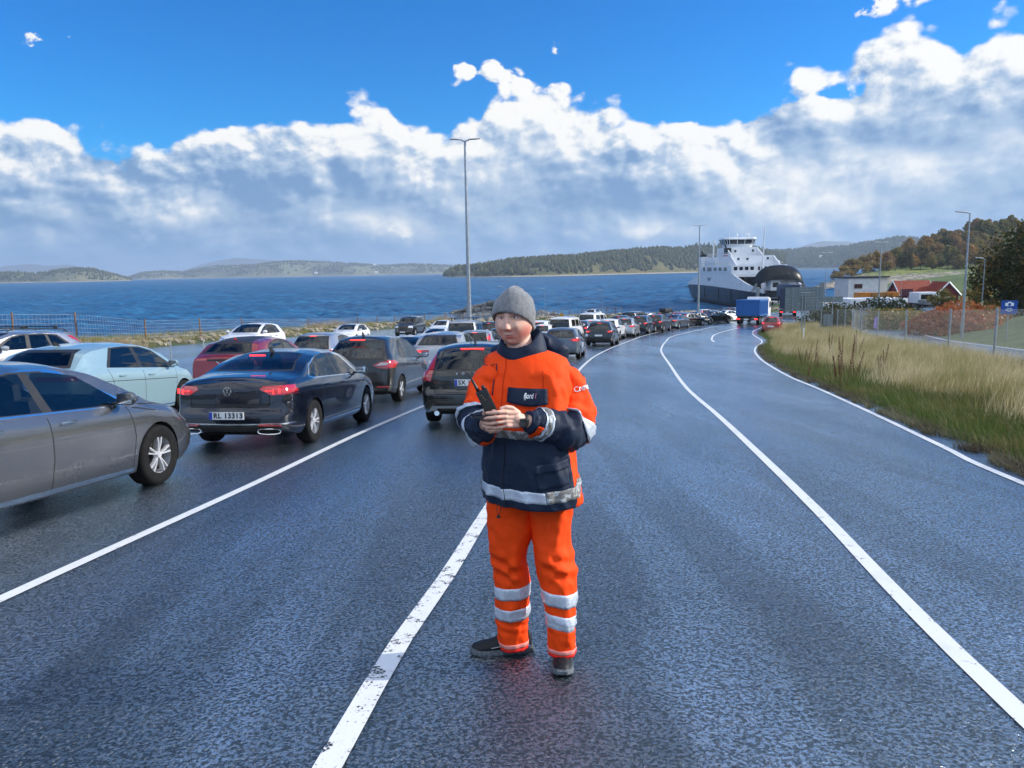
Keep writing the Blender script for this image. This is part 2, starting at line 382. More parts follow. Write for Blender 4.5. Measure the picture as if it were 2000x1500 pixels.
# quay slab at the ferry berth
bm=bmesh.new(); box(bm,(79.5,150,1.2),(32,94,3.9)); box(bm,(70,192,1.4),(16,12,3.7),bev=.05)
qm=mat('quay_concrete',(.3,.3,.29),.7,var=.3,vs=.6,bump=.02,bs=6)
tag(obj('quay',bm,qm),kind='structure')
# sea
m,nt,b,o=nm('sea_water')
ox,oy,oz=sep(nt,o)
wv=mapv(nt,o,(1,2.2,1),(0,0,R(12)))
s1=noi(nt,wv,.045,4,.6); s2=noi(nt,wv,.22,5,.62); s3=noi(nt,wv,.012,3,.5)
s4=noi(nt,wv,.7,4,.6)
hgt=s2*1.0+s1*1.6+s4*.3
big=noi(nt,mapv(nt,o,(1,4,1),(0,0,R(8))),.006,4,.55)
c=mixc(nt,big.sm(.35,.65),(.006,.07,.17),(.014,.115,.25))
cap=noi(nt,mapv(nt,o,(1,2.6,1),(0,0,R(12))),.30,6,.68); capm=noi(nt,o,.03,3,.5)
foam=((oz*.55+cap).sm(1.02,1.12)*capm.sm(.48,.62)).mx(cap.sm(.71,.76)*capm.sm(.52,.65)*.6)
wave=(s1.sm(.42,.62)*.35+s2.sm(.42,.62)*.45+s4.sm(.45,.62)*.35); c=mixc(nt,wave.cl(),(.002,.022,.075),mixc(nt,1.0,c,(1.9,1.75,1.55),'MULTIPLY'))  # light and dark of the wave faces put into the base colour
c=mixc(nt,foam*.85,c,(.6,.66,.7)); nt.links.new(c.k,b.inputs['Base Color']); b.inputs['IOR'].default_value=1.33; b.inputs['Specular IOR Level'].default_value=.26
nt.links.new((foam*.4+.35).k,b.inputs['Roughness'])
bump(nt,b,s4*.6+s2,.5)
import numpy as np
rgw=np.random.RandomState(3)
ry=[70.0]
while ry[-1]<1500: ry.append(ry[-1]*1.0046)
ry=np.array(ry); rx=np.linspace(-.86,.60,620)
Yg=np.repeat(ry[:,None],len(rx),1); Xg=rx[None,:]*Yg
Zg=np.zeros_like(Xg)
for i in range(34):
    lam=2.6*(1.11**i)*rgw.uniform(.9,1.1); th=math.radians(200+rgw.randn()*24); k=2*math.pi/lam; ph=rgw.rand()*6.283
    a=.0135*lam**.80*(1 if lam<16 else .35); res=np.clip((lam/2.2-Yg*.0046)/(Yg*.0046+.01),0,1)
    arg=k*(Xg*math.cos(th)+Yg*math.sin(th))+ph+.6*np.sin(.013*Xg+.021*Yg+i)
    Zg+=a*res*(np.sin(arg)+.28*np.sin(2*arg+1.57))
Zg*=np.clip((1500-Yg)/500,0,1)
vv=np.stack([Xg,Yg,Zg],2).reshape(-1,3).astype(np.float32); na,nb=len(ry),len(rx)
ii=(np.arange(na-1)[:,None]*nb+np.arange(nb-1)[None,:]).ravel(); qf=np.stack([ii,ii+1,ii+nb+1,ii+nb],1)
me=bpy.data.meshes.new('sea_water'); me.vertices.add(len(vv)); me.vertices.foreach_set('co',vv.ravel())
far=[(-14000,1500,0),(14000,1500,0),(14000,16000,0),(-14000,16000,0),(-14000,20,-.4),(rx[0]*70,70,-.4),(rx[0]*1500,1500,-.4),(-14000,1500,-.4),(rx[-1]*70,70,-.4),(14000,20,-.4),(14000,1500,-.4),(rx[-1]*1500,1500,-.4),(rx[0]*70,20,-.4),(rx[-1]*70,20,-.4)]
me.vertices.add(len(far)); me.vertices.foreach_set('co',np.concatenate([vv.ravel(),np.array(far,np.float32).ravel()])); b0=len(vv)
ex=[(0,1,2,3),(4,5,6,7),(8,9,10,11)]
lp=np.concatenate([qf.ravel(),np.array(ex).ravel()+b0]).astype(np.int32); me.loops.add(len(lp)); me.loops.foreach_set('vertex_index',lp); me.polygons.add(len(qf)+3); me.polygons.foreach_set('loop_start',(np.arange(len(qf)+3)*4).astype(np.int32)); me.update(calc_edges=True)
me.polygons.foreach_set('use_smooth',[True]*len(me.polygons)); tag(obj('sea_water',me,m),kind='structure')
# ---------------- cars ----------------
def paint_m(name,col,metal=.35,rough=.32,coat=1.0):
    if name in MATS: return MATS[name]
    m,nt,b,o=nm(name)
    b.inputs['Metallic'].default_value=metal; b.inputs['Coat Weight'].default_value=coat; b.inputs['Coat Roughness'].default_value=.03
    f=noi(nt,o,420,2,.5); d=noi(nt,o,2.2,5,.65); ox,oy,oz=sep(nt,o)
    dirt=oz.sm(.55,.15)*d.sm(.35,.7)*.12
    c=mixc(nt,f.sm(.4,.6),[x*.86 for x in col],[min(1,x*1.12) for x in col]); c=mixc(nt,dirt,c,(.09,.085,.08))
    nt.links.new(c.k,b.inputs['Base Color']); nt.links.new((dirt*.5+rough).k,b.inputs['Roughness'])
    nt.links.new((dirt*-1.2+coat).cl().k,b.inputs['Coat Weight'])
    dr=noi(nt,o,150,2,.5).sm(.60,.66)
    bump(nt,b,dr,.0012,.6)
    return m
def glass_m(name,col,ior=1.5):
    m=bpy.data.materials.new(name); m.use_nodes=True; nt=m.node_tree; nt.nodes.clear()
    o=nt.nodes.new('ShaderNodeOutputMaterial'); mx=nt.nodes.new('ShaderNodeMixShader'); t=nt.nodes.new('ShaderNodeBsdfTransparent'); g=nt.nodes.new('ShaderNodeBsdfGlossy'); fr=nt.nodes.new('ShaderNodeFresnel')
    t.inputs[0].default_value=(*col,1); g.inputs['Roughness'].default_value=.015; g.inputs[0].default_value=(.95,.97,1,1); fr.inputs[0].default_value=ior
    nt.links.new((V(nt,fr.outputs[0])*.85+.02).cl().k,mx.inputs[0])
    nt.links.new(t.outputs[0],mx.inputs[1]); nt.links.new(g.outputs[0],mx.inputs[2]); nt.links.new(mx.outputs[0],o.inputs[0]); MATS[name]=m; return m
GL=glass_m('window_glass',(.58,.66,.66)); GLD=glass_m('privacy_glass',(.05,.06,.065)); 
BK=mat('black_plastic',(.012,.012,.013),.45,var=.3,vs=5); SEAM=mat('panel_gap',(.004,.004,.004),.9); CH=mat('chrome',(.75,.76,.78),.12,1)
RUB=mat('tyre_rubber',(.008,.008,.009),.8,spec=.2,var=.4,vs=9,bump=.003,bs=60); RIM=mat('alloy_rim',(.62,.63,.66),.3,.35,var=.1,vs=6,coat=.5); RIMD=mat('rim_dark',(.02,.02,.02),.6)
INT=mat('cabin_fabric',(.02,.02,.022),.85,var=.3,vs=6); INTL=mat('light_cabin_fabric',(.25,.24,.22),.8)
TLR=mat('tail_lamp_red',(.42,.006,.008),.12,spec=.8,coat=1); TLG=mat('tail_lamp_lit',(.7,.02,.02),.2,emit=(1,.03,.03),es=2.0); TLW=mat('tail_lamp_clear',(.8,.75,.75),.12,coat=1)
HLM=mat('headlamp_glass',(.62,.66,.7),.08,.5,coat=1); PLW=mat('plate_white',(.82,.84,.86),.5); PLB=mat('plate_blue',(.02,.06,.45),.35); TXT=mat('plate_ink',(.01,.01,.01),.5)
def isect(pts,p):
    for (a,b),(c,d) in zip(pts,pts[1:]+pts[:1]):
        if (c-a)*(p[1]-b)-(d-b)*(p[0]-a)<-1e-7: return False
    return True
def ccw(pts):
    s=sum(a[0]*b[1]-b[0]*a[1] for a,b in zip(pts,pts[1:]+pts[:1])); return list(pts) if s>0 else list(pts)[::-1]
AXI={'xz':(0,2),'yz':(1,2),'xy':(0,1)}
def cut(bm,pts,ax,pred,mi=None):
    pts=ccw(pts); i,j=AXI[ax]; x0=min(p[0] for p in pts)-1e-3;x1=max(p[0] for p in pts)+1e-3;y0=min(p[1] for p in pts)-1e-3;y1=max(p[1] for p in pts)+1e-3
    fs=[]
    for f in bm.faces:
        if not pred(f): continue
        a=[v.co[i] for v in f.verts]; b=[v.co[j] for v in f.verts]
        if max(a)<x0 or min(a)>x1 or max(b)<y0 or min(b)>y1: continue
        fs.append(f)
    for (a,b),(c,d) in zip(pts,pts[1:]+pts[:1]):
        if not fs: return []
        co=[0,0,0]; no=[0,0,0]; co[i]=a; co[j]=b; no[i]=d-b; no[j]=-(c-a)
        N=Vector(no).normalized(); C=Vector(co)
        es=list({e for f in fs for e in f.edges}); vs=list({v for f in fs for v in f.verts})
        r=bmesh.ops.bisect_plane(bm,geom=fs+es+vs,dist=1e-5,plane_co=C,plane_no=N)
        fs=[g for g in r['geom'] if isinstance(g,bmesh.types.BMFace) and (g.calc_center_median()-C).dot(N)<0]
    if mi is not None:
        for f in fs: f.material_index=mi
    return fs
def take(bm,fs,name,mats,parent,off=0,raise_=0,keep=False):
    fs=list(dict.fromkeys(f for f in fs if f.is_valid))
    if not fs: return None
    nb=bmesh.new(); mp={}
    for f in fs:
        q=[]
        for v in f.verts:
            if v not in mp: mp[v]=nb.verts.new(v.co+v.normal*off)
            q.append(mp[v])
        try: g=nb.faces.new(q); g.material_index=0
        except ValueError: pass
    if raise_:
        nb.normal_update(); nr={v:v.normal.copy() for v in nb.verts}
        r=bmesh.ops.extrude_face_region(nb,geom=list(nb.faces))
        for v in [g for g in r['geom'] if isinstance(g,bmesh.types.BMVert)]:
            n=min(nr,key=lambda w:(w.co-v.co).length_squared) if len(nr)<400 else None
            v.co+=(nr[n] if n else v.normal)*raise_
    if not keep: bmesh.ops.delete(bm,geom=fs,context='FACES')
    return obj(name,nb,mats,parent,smooth=35)
def wheelmesh():
    T=[(.60,-.10),(.66,-.105),(.82,-.115),(.93,-.11),(.985,-.085),(1,-.04),(1,.04),(.985,.085),(.93,.11),(.82,.115),(.66,.105),(.60,.10)]
    bm=bmesh.new(); n=36; rings=[]
    for k in range(n):
        a=2*math.pi*k/n; rings.append([bm.verts.new((.33*r*math.cos(a),y,.33*r*math.sin(a))) for r,y in T])
    for k in range(n):
        a,b=rings[k],rings[(k+1)%n]
        for q in range(len(T)-1): bm.faces.new((a[q],a[q+1],b[q+1],b[q]))
    bmesh.ops.recalc_face_normals(bm,faces=bm.faces)
    me=bpy.data.meshes.new('wheel'); bm.to_mesh(me); bm.free(); me.materials.append(RUB); me.polygons.foreach_set('use_smooth',[True]*len(me.polygons)); me.set_sharp_from_angle(angle=R(50))
    def rimmesh(ns,tw,wid):
        bm=bmesh.new(); r0=.33*.67
        prof=[(r0,-.1),(r0*1.0,-.098),(r0*.93,-.085),(r0*.9,-.03),(r0*.88,.09)]
        rr=[]
        for k in range(n):
            a=2*math.pi*k/n; rr.append([bm.verts.new((r*math.cos(a),y,r*math.sin(a))) for r,y in prof])
        for k in range(n):
            a,b=rr[k],rr[(k+1)%n]
            for q in range(len(prof)-1): bm.faces.new((a[q],b[q],b[q+1],a[q+1]))
        c=bmesh.ops.create_cone(bm,cap_ends=True,segments=28,radius1=r0*.86,radius2=r0*.86,depth=.01)
        bmesh.ops.transform(bm,matrix=Matrix.Translation((0,.0,0))@Matrix.Rotation(R(90),4,'X'),verts=c['verts'])
        for v in c['verts']:
            for f in v.link_faces: f.material_index=1
        for k in range(ns):
            a=2*math.pi*k/ns+math.pi/2
            for s in ((-1,1) if tw else (0,)):
                b=a+s*tw; c0=a+s*tw*.55
                def P(r,ang,y): return Vector((r*math.cos(ang),y,r*math.sin(ang)))
                w0,w1=wid*.8/ .05*.05,wid
                p0,p1=P(.035,c0,-.075),P(r0*.94,b,-.083); d=(p1-p0).normalized(); sidev=d.cross(Vector((0,1,0))).normalized()
                vs=[]
                for p,w in ((p0,wid*.7),(p0.lerp(p1,.5)+Vector((0,-.008,0)),wid*.62),(p1,wid*.95)):
                    vs.append([bm.verts.new(p+sidev*w*.5*sx+Vector((0,dy,0))) for sx,dy in ((-1,0),(-.6,-.012),(.6,-.012),(1,0),(.8,.03),(-.8,.03))])
                for u,v in zip(vs,vs[1:]):
                    for q in range(6): bm.faces.new((u[q],u[(q+1)%6],v[(q+1)%6],v[q]))
        c=bmesh.ops.create_cone(bm,cap_ends=True,segments=20,radius1=.05,radius2=.034,depth=.045); bmesh.ops.transform(bm,matrix=Matrix.Translation((0,-.075,0))@Matrix.Rotation(R(90),4,'X'),verts=c['verts'])
        bmesh.ops.recalc_face_normals(bm,faces=[f for f in bm.faces if f.material_index==0])
        me=bpy.data.meshes.new('rim'); bm.to_mesh(me); bm.free(); me.materials.append(RIM); me.materials.append(RIMD); me.polygons.foreach_set('use_smooth',[True]*len(me.polygons)); me.set_sharp_from_angle(angle=R(35)); return me
    return me,rimmesh(5,0.0,.06),rimmesh(5,.17,.032),rimmesh(10,0.0,.024)
WHM,RIM5,RIM55,RIM10=wheelmesh()
def textmesh(s,size,name='lettering',m=None,parent=None,M=None,depth=.002,spacing=1.0,bold=0,shear=0):
    cu_=bpy.data.curves.new('t','FONT'); cu_.body=s; cu_.size=size; cu_.extrude=depth/2; cu_.align_x='CENTER'; cu_.align_y='CENTER'; cu_.space_character=spacing; cu_.offset=bold; cu_.shear=shear; cu_.resolution_u=3
    t=bpy.data.objects.new('t',cu_); COL.objects.link(t); bpy.context.view_layer.update()
    me=bpy.data.meshes.new_from_object(t.evaluated_get(bpy.context.evaluated_depsgraph_get())); bpy.data.objects.remove(t); bpy.data.curves.remove(cu_)
    me.name=name
    o=obj(name,me,None,parent); me.materials.clear(); me.materials.append(m)
    if M is not None: me.transform(M)
    return o
# text faces: plane XY of the text to the rear of a car (reads from behind): x_text -> -y (right), y_text -> z, normal -> -x
def Mrear(x,y,z,lean=0,yaw=0): return Matrix.Translation((x,y,z))@Matrix.Rotation(yaw,4,'Z')@Matrix.Rotation(-lean,4,'Y')@Matrix(((0,0,-1,0),(-1,0,0,0),(0,1,0,0),(0,0,0,1)))
US=[0,.003,.008,.016,.028,.045,.065]+[.09+.0205*i for i in range(41)]+[.925,.945,.960,.973,.984,.992,.997,1]
def make_shell(P):
    L,Wd,zb=P['L'],P['W'],P['zb']; w0=Wd/2; NS=10; NG=8; NR=7
    us=US; rows=[]
    def rx(z,k,d=0): return interp(P.get(k,[(0,0),(2,0)]),z)
    for u in us:
        xn=u*L; zt=interp(P['top'],xn); bl=min(interp(P['belt'],xn),zt-.035)
        xr,xf=xn,L-xn; rc=P.get('rc',.22); rcf=P.get('rcf',.40)
        w=w0-rc*.42*(1-math.sqrt(1-(1-min(1,xr/rc))**2))-rcf*.42*(1-math.sqrt(1-(1-min(1,xf/rcf))**2))
        w-=P.get('tpr',.05)*max(0,1-xr/(.3*L))**1.6+P.get('tpf',.07)*max(0,1-xf/(.32*L))**1.6
        zbe=zb+.11*max(0,1-xr/.5)**1.5+.10*max(0,1-xf/.45)**1.5
        row=[(0,zbe),(w*.5,zbe),(w*.86,zbe),(w*.935,zbe+.02)]
        z0=zbe+.05
        for k in range(NS+1):
            s=k/NS; z=z0+(bl-z0)*s
            y=w*(interp([(0,.955),(.12,.985),(.3,.992),(.55,1.0),(.72,1.0),(.84,.992),(.93,.975),(1,.945)],s))
            row.append((y,z))
        wb=row[-1][0]; gh=zt-bl; drop=min(P.get('drop',.085),gh*.75); ze=zt-drop
        nar=P.get('nar',.06)*max(0,1-xr/1.4)*min(1,gh/.4)
        wr=wb-.015-(ze-bl)*P.get('tum',.42)-nar
        for k in range(1,NG+1):
            s=k/NG; row.append((wb-.015*min(1,s*3)-(wb-.015-wr)*(s*.82+.18*s*s),bl+(ze-bl)*s))
        for k in range(1,NR+1):
            t=1-k/NR; yy=wr*t; row.append((yy,zt-drop*(t**2.6)))
        pts=[]
        for y,z in row:
            x=xn+rx(z,'rear')*max(0,1-u/.30)**2-rx(z,'front')*max(0,1-(1-u)/.30)**2
            pts.append(Vector((x,-y,z)))
        rows.append(pts)
    bm=bmesh.new(); g=[[bm.verts.new(p) for p in r] for r in rows]
    for a,b in zip(g,g[1:]):
        for k in range(len(a)-1):
            try: bm.faces.new((a[k],b[k],b[k+1],a[k+1]))
            except ValueError: pass
    for e,bul,sg in ((0,P.get('bul',.07),-1),(-1,P.get('bulf',.13),1)):
        prev=g[e]
        for t in (.93,.8,.62,.42,.2,0):
            cur=[bm.verts.new((p.co.x+sg*bul*(1-t*t),p.co.y*t,p.co.z)) for p in g[e]]
            for k in range(len(cur)-1):
                q=(prev[k],prev[k+1],cur[k+1],cur[k])
                bm.faces.new(q if e==0 else q[::-1])
            prev=cur
    geo=bmesh.ops.duplicate(bm,geom=list(bm.verts)+list(bm.edges)+list(bm.faces))
    for v in [q for q in geo['geom'] if isinstance(q,bmesh.types.BMVert)]: v.co.y*=-1
    bmesh.ops.reverse_faces(bm,faces=[q for q in geo['geom'] if isinstance(q,bmesh.types.BMFace)])
    bmesh.ops.remove_doubles(bm,verts=list(bm.verts),dist=.0012)
    bmesh.ops.dissolve_degenerate(bm,edges=list(bm.edges),dist=.0002)
    bmesh.ops.recalc_face_normals(bm,faces=list(bm.faces)); bm.normal_update()
    return bm
def grow(pts,d):
    pts=ccw(pts); out=[]; n=len(pts)
    for i in range(n):
        a,b,c=Vector(pts[i-1]),Vector(pts[i]),Vector(pts[(i+1)%n])
        n1=Vector((b-a).normalized()); n1=Vector((n1.y,-n1.x)); n2=(c-b).normalized(); n2=Vector((n2.y,-n2.x))
        m=(n1+n2); m=m/max(.35,m.length_squared)*2
        out.append(tuple(b+m*d))
    return out
def circ(cx,cz,r,n=26): return [(cx+r*math.cos(2*math.pi*k/n),cz+r*math.sin(2*math.pi*k/n)) for k in range(n)]
def make_car(name,P,paint):
    root=empty(name); L,w,zb=P['L'],P['W']/2,P['zb']; wr_=P['r']; xr,xf=P['xr'],P['xf']
    bm=make_shell(P)
    rs=lambda f:f.normal.y<-.25 and f.calc_center_median().y<-.3
    ls=lambda f:f.normal.y>.25 and f.calc_center_median().y>.3
    up=lambda f:abs(f.normal.y)>.05 or f.normal.z<.2
    # wheel arches
    ra=wr_*1.13
    for cx in (xr,xf):
        for s in (-1,1):
            pr=lambda f,s=s:f.calc_center_median().y*s>w*.62 and f.calc_center_median().z<wr_*2.4
            if P.get('clad'): cut(bm,circ(cx,wr_*.98,ra+.05),'xz',pr,1)
            else: cut(bm,circ(cx,wr_*.98,ra+.018),'xz',pr,P.get('archm',0))
            fs=cut(bm,circ(cx,wr_*.98,ra),'xz',pr); bmesh.ops.delete(bm,geom=[f for f in fs if f.is_valid],context='FACES'); 
    if P.get('clad'):
        cut(bm,[(.0,zb-.1),(L,zb-.1),(L,zb+P['clad']),(0,zb+P['clad'])],'xz',lambda f:abs(f.normal.z)<.9,1)
    glass=[]
    # side windows
    for s,pr in ((-1,rs),(1,ls)):
        cut(bm,P['dlo'],'xz',pr,P.get('dlom',1))
        if P.get('dloi'): cut(bm,grow(P['dlo'],-.018),'xz',pr,1)
        for k,pn in enumerate(P['panes']):
            fs=cut(bm,pn,'xz',pr)
            glass.append(take(bm,fs,'side_window',GLD if k in P.get('dark',()) else GL,root))
        for sx in P['seams']:
            for (a,b),(c,d) in zip(sx,sx[1:]):
                dv=Vector((c-a,d-b)).normalized(); nv=Vector((-dv.y,dv.x))*.006
                cut(bm,[(a+nv.x,b+nv.y),(a-nv.x,b-nv.y),(c-nv.x,d-nv.y),(c+nv.x,d+nv.y)],'xz',pr,3)
        if P.get('sill'):
            a,b,zs,hh=P['sill']; cut(bm,[(a,zs),(b,zs),(b,zs+hh),(a,zs+hh)],'xz',pr,2)
    mid=L*.5
    fr=lambda f:f.calc_center_median().x>mid+.1 and f.normal.x>.12 and f.normal.z>-.1
    re=lambda f:f.calc_center_median().x<mid-.3 and f.normal.x<-.12
    cut(bm,grow(P['wind'],.03),'yz',fr,1); fs=cut(bm,P['wind'],'yz',fr); glass.append(take(bm,fs,'windscreen',GL,root))
    cut(bm,grow(P['rglass'],P.get('rgb',.035)),'yz',re,1); fs=cut(bm,P['rglass'],'yz',re); glass.append(take(bm,fs,'rear_window',GLD if P.get('rdark') else GL,root))
    # tail lamps
    back=lambda f:f.calc_center_median().x<.75 and f.normal.x<-.1
    for s in (-1,1):
        parts=[]
        for pl in P['tail']:
            pp=[(y*s,z) for y,z in pl]; parts+=cut(bm,pp,'yz',back)
        for pl in P.get('tailside',[]):
            parts+=[f for f in cut(bm,pl,'xz',lambda f,s=s:f.normal.y*s>.3 and f.calc_center_median().x<.9 ) if f not in parts]
        take(bm,parts,'tail_light',P.get('tlm',TLR),root,raise_=.008)
        for pl in P.get('taillit',[]):
            pp=[(y*s,z) for y,z in pl]
            q=cut(bm,pp,'yz',back) 
        for pl in P.get('head',[]):
            pp=[(y*s,z) for y,z in pl]; q=cut(bm,pp,'yz',lambda f:f.calc_center_median().x>L-.9 and f.normal.x>.05); take(bm,q,'headlight',HLM,root,raise_=.006)
    for pl in P.get('blackr',[]): cut(bm,pl,'yz',back,1)
    for pl in P.get('chromer',[]): cut(bm,pl,'yz',back,2)
    for pl in P.get('seamr',[]):
        for (a,b),(c,d) in zip(pl,pl[1:]):
            dv=Vector((c-a,d-b)).normalized(); nv=Vector((-dv.y,dv.x))*.006
            for s in (-1,1): cut(bm,[((a+nv.x)*s,b+nv.y),((a-nv.x)*s,b-nv.y),((c-nv.x)*s,d-nv.y),((c+nv.x)*s,d+nv.y)],'yz',back,3)
    for pl in P.get('grille',[]): cut(bm,pl,'yz',lambda f:f.calc_center_median().x>L-.6 and f.normal.x>.3,1)
    for pl in P.get('rooft',[]): cut(bm,pl,'xy',lambda f:f.normal.z>.7 and f.calc_center_median().z>P['H']-.35,1)
    body=obj('body',bm,[paint,BK,CH,SEAM,P.get('accent',BK)],root,smooth=32)
    # brake lights that are on
    for (y,z,wy,wz) in P.get('lit',[]):
        pass
    # arch lining
    bm=bmesh.new(); box(bm,(L*.5,0,zb+.06),(L*.86,w*1.3,.1))
    for cx in (xr,xf):
        box(bm,(cx,0,zb+.1),(ra*1.6,w*1.25,.12))
        for s in (-1,1):
            n=18; a=[];b=[]
            for k in range(n+1):
                t=math.pi*(k/n)*1.16-.25; c_=(cx+ra*1.0*math.cos(t),wr_*.98+ra*1.0*math.sin(t))
                a.append(bm.verts.new((c_[0],s*(w-.045),c_[1]))); b.append(bm.verts.new((c_[0],s*(w-.40),c_[1])))
            for k in range(n): bm.faces.new((a[k],a[k+1],b[k+1],b[k]))
            bm.faces.new(b)
    obj('underbody',bm,SEAM,root)
    for cx in (xr,xf):
        for s in (-1,1):
            wo=bpy.data.objects.new('wheel',WHM); COL.objects.link(wo); wo.parent=root; wo.location=(cx,s*(w-.125),wr_); k=wr_/.33; wo.scale=(k,k*P.get('tw',1.0),k); st=P.get('steer',0) if cx==xf else 0
            wo.rotation_euler=(0,random.random()*1.2,(math.pi if s>0 else 0)+st)
            ri=bpy.data.objects.new('rim',P.get('rim',RIM5)); COL.objects.link(ri); ri.parent=wo; ri.rotation_euler=(0,0,0)
    # mirrors
    mx,mz=P['mir']
    for s in (-1,1):
        bm=bmesh.new(); yb=P.get('miry',w-.06)
        rings=[]
        for k in range(7):
            t=k/6; y=yb+.03+t*.21; r=math.sqrt(max(.02,1-(abs(t-.5)*1.9)**2.6)) 
            rings.append([Vector((mx+.075*r*c-.02*t,s*y,mz+.075*r*d+.01)) for c,d in [(math.cos(a)*(1.15 if math.cos(a)>0 else .75),math.sin(a)) for a in [2*math.pi*i/14 for i in range(14)]]])
        loft(bm,rings)
        box(bm,(mx,s*(yb-.02),mz-.045),(.07,.16,.035),bev=.01,mi=1)
        box(bm,(mx-.062,s*(yb+.135),mz+.01),(.008,.17,.105),bev=.002,mi=2)
        bmesh.ops.recalc_face_normals(bm,faces=bm.faces)
        obj('mirror',bm,[paint if P.get('mirp',1) else BK,BK,CH],root,smooth=40)
    # handles
    for hx,hz in P.get('handles',[]):
        for s in (-1,1):
            bm=bmesh.new(); yy=s*(w-.004-P.get('hin',0)); box(bm,(hx,yy,hz),(.20,.034,.028),bev=.011); obj('door_handle',bm,[CH if P.get('hch') else paint],root,smooth=50)
    # cabin
    bm=bmesh.new(); fl=zb+.1; sx=P['seat']
    for x0 in sx:
        for y0 in (-.37,.37):
            box(bm,(x0+.2,y0,.52),(.5,.5,.16),bev=.05); box(bm,(x0-.08,y0,.82),(.14,.48,.60),rot=(0,-.22,0),bev=.05)
            box(bm,(x0-.2,y0,1.17-P.get('hl',0)),(.1,.24,.17),rot=(0,-.15,0),bev=.04)
    bxd=P['dash']; box(bm,(bxd,0,.78),(.35,w*1.6,.22),bev=.06); box(bm,(L*.5,0,fl),(L*.8,w*1.55,.02)); box(bm,(P.get('shelf',.75),0,interp(P['belt'],.6)-.03),(P.get('shelfw',.75),w*1.45,.03))
    c=bmesh.ops.create_cone(bm,cap_ends=False,segments=20,radius1=.18,radius2=.18,depth=.025); bmesh.ops.transform(bm,matrix=Matrix.Translation((bxd-.28,.37,.92))@Matrix.Rotation(R(65),4,'Y'),verts=c['verts'])
    obj('seats',bm,P.get('intm',INT),root,smooth=40)
    return root,body
def plate(root,x,z,text,y=0,lean=0,m=.52):
    bm=bmesh.new(); box(bm,(x,y,z),(.012,.52,.11),rot=(0,-lean,0),bev=.003); p=obj('number_plate',bm,PLW,root)
    bm=bmesh.new(); box(bm,(x-.0075,y+.235,z),(.004,.044,.104),rot=(0,-lean,0)); obj('plate_band',bm,PLB,p)
    textmesh(text,.104,'plate_text',TXT,p,Mrear(x-.0085,y-.026,z,lean),.002,1.10,.003)
    return p
def lampbar(root,x,y,z,wy,wz,lean=0,name='brake_light'):
    bm=bmesh.new(); box(bm,(x,y,z),(.02,wy,wz),rot=(0,-lean,0),bev=min(wy,wz)*.3); return obj(name,bm,TLG,root)
def antenna(root,x,z,m=BK,h=.07):
    bm=bmesh.new(); a=[(x-.09,z-.01),(x+.10,z-.012),(x+.02,z+h*.5),(x-.075,z+h)]
    poly(bm,a,-.012,.012,'xz'); bmesh.ops.recalc_face_normals(bm,faces=bm.faces); return obj('antenna',bm,m,root)
def park(root,x,y,head,label=None,group=None,P=None,xref=None):
    # x,y = ground point of the car's own x = xref (default mid), head = degrees right of +Y
    return root
def place(root,px,py,head,P,ref='rr',wx=None):
    # put the ground point of the chosen wheel where it stands on the terrain, nose along head degrees right of +Y
    w=G(px,py) if wx is None else Vector((wx[0],wx[1],H(*wx)))
    h=R(head); f=Vector((math.sin(h),math.cos(h))); r=Vector((math.cos(h),-math.sin(h)))
    lx={'rr':P['xr'],'fr':P['xf'],'rl':P['xr'],'fl':P['xf'],'rc':0,'fc':P['L']}[ref]; ly={'r':-1,'l':1,'c':0}[ref[1]]*(P['W']/2-.02)
    o=Vector((w.x,w.y))-f*lx+r*ly   # local +y is left: subtract left*ly
    a=o+f*P['xr']; b=o+f*P['xf']; za,zb_=H(a.x,a.y),H(b.x,b.y); sl=math.atan2(zb_-za,P['xf']-P['xr'])
    c=a; z0=za-math.sin(sl)*P['xr']
    la=a-r*.8; lb=a+r*.8; rl=math.atan2(H(la.x,la.y)-H(lb.x,lb.y),1.6)
    root.location=(o.x,o.y,z0); root.rotation_euler=(rl*0,-sl,math.pi/2-h)
    return root
def cp(**k): return k
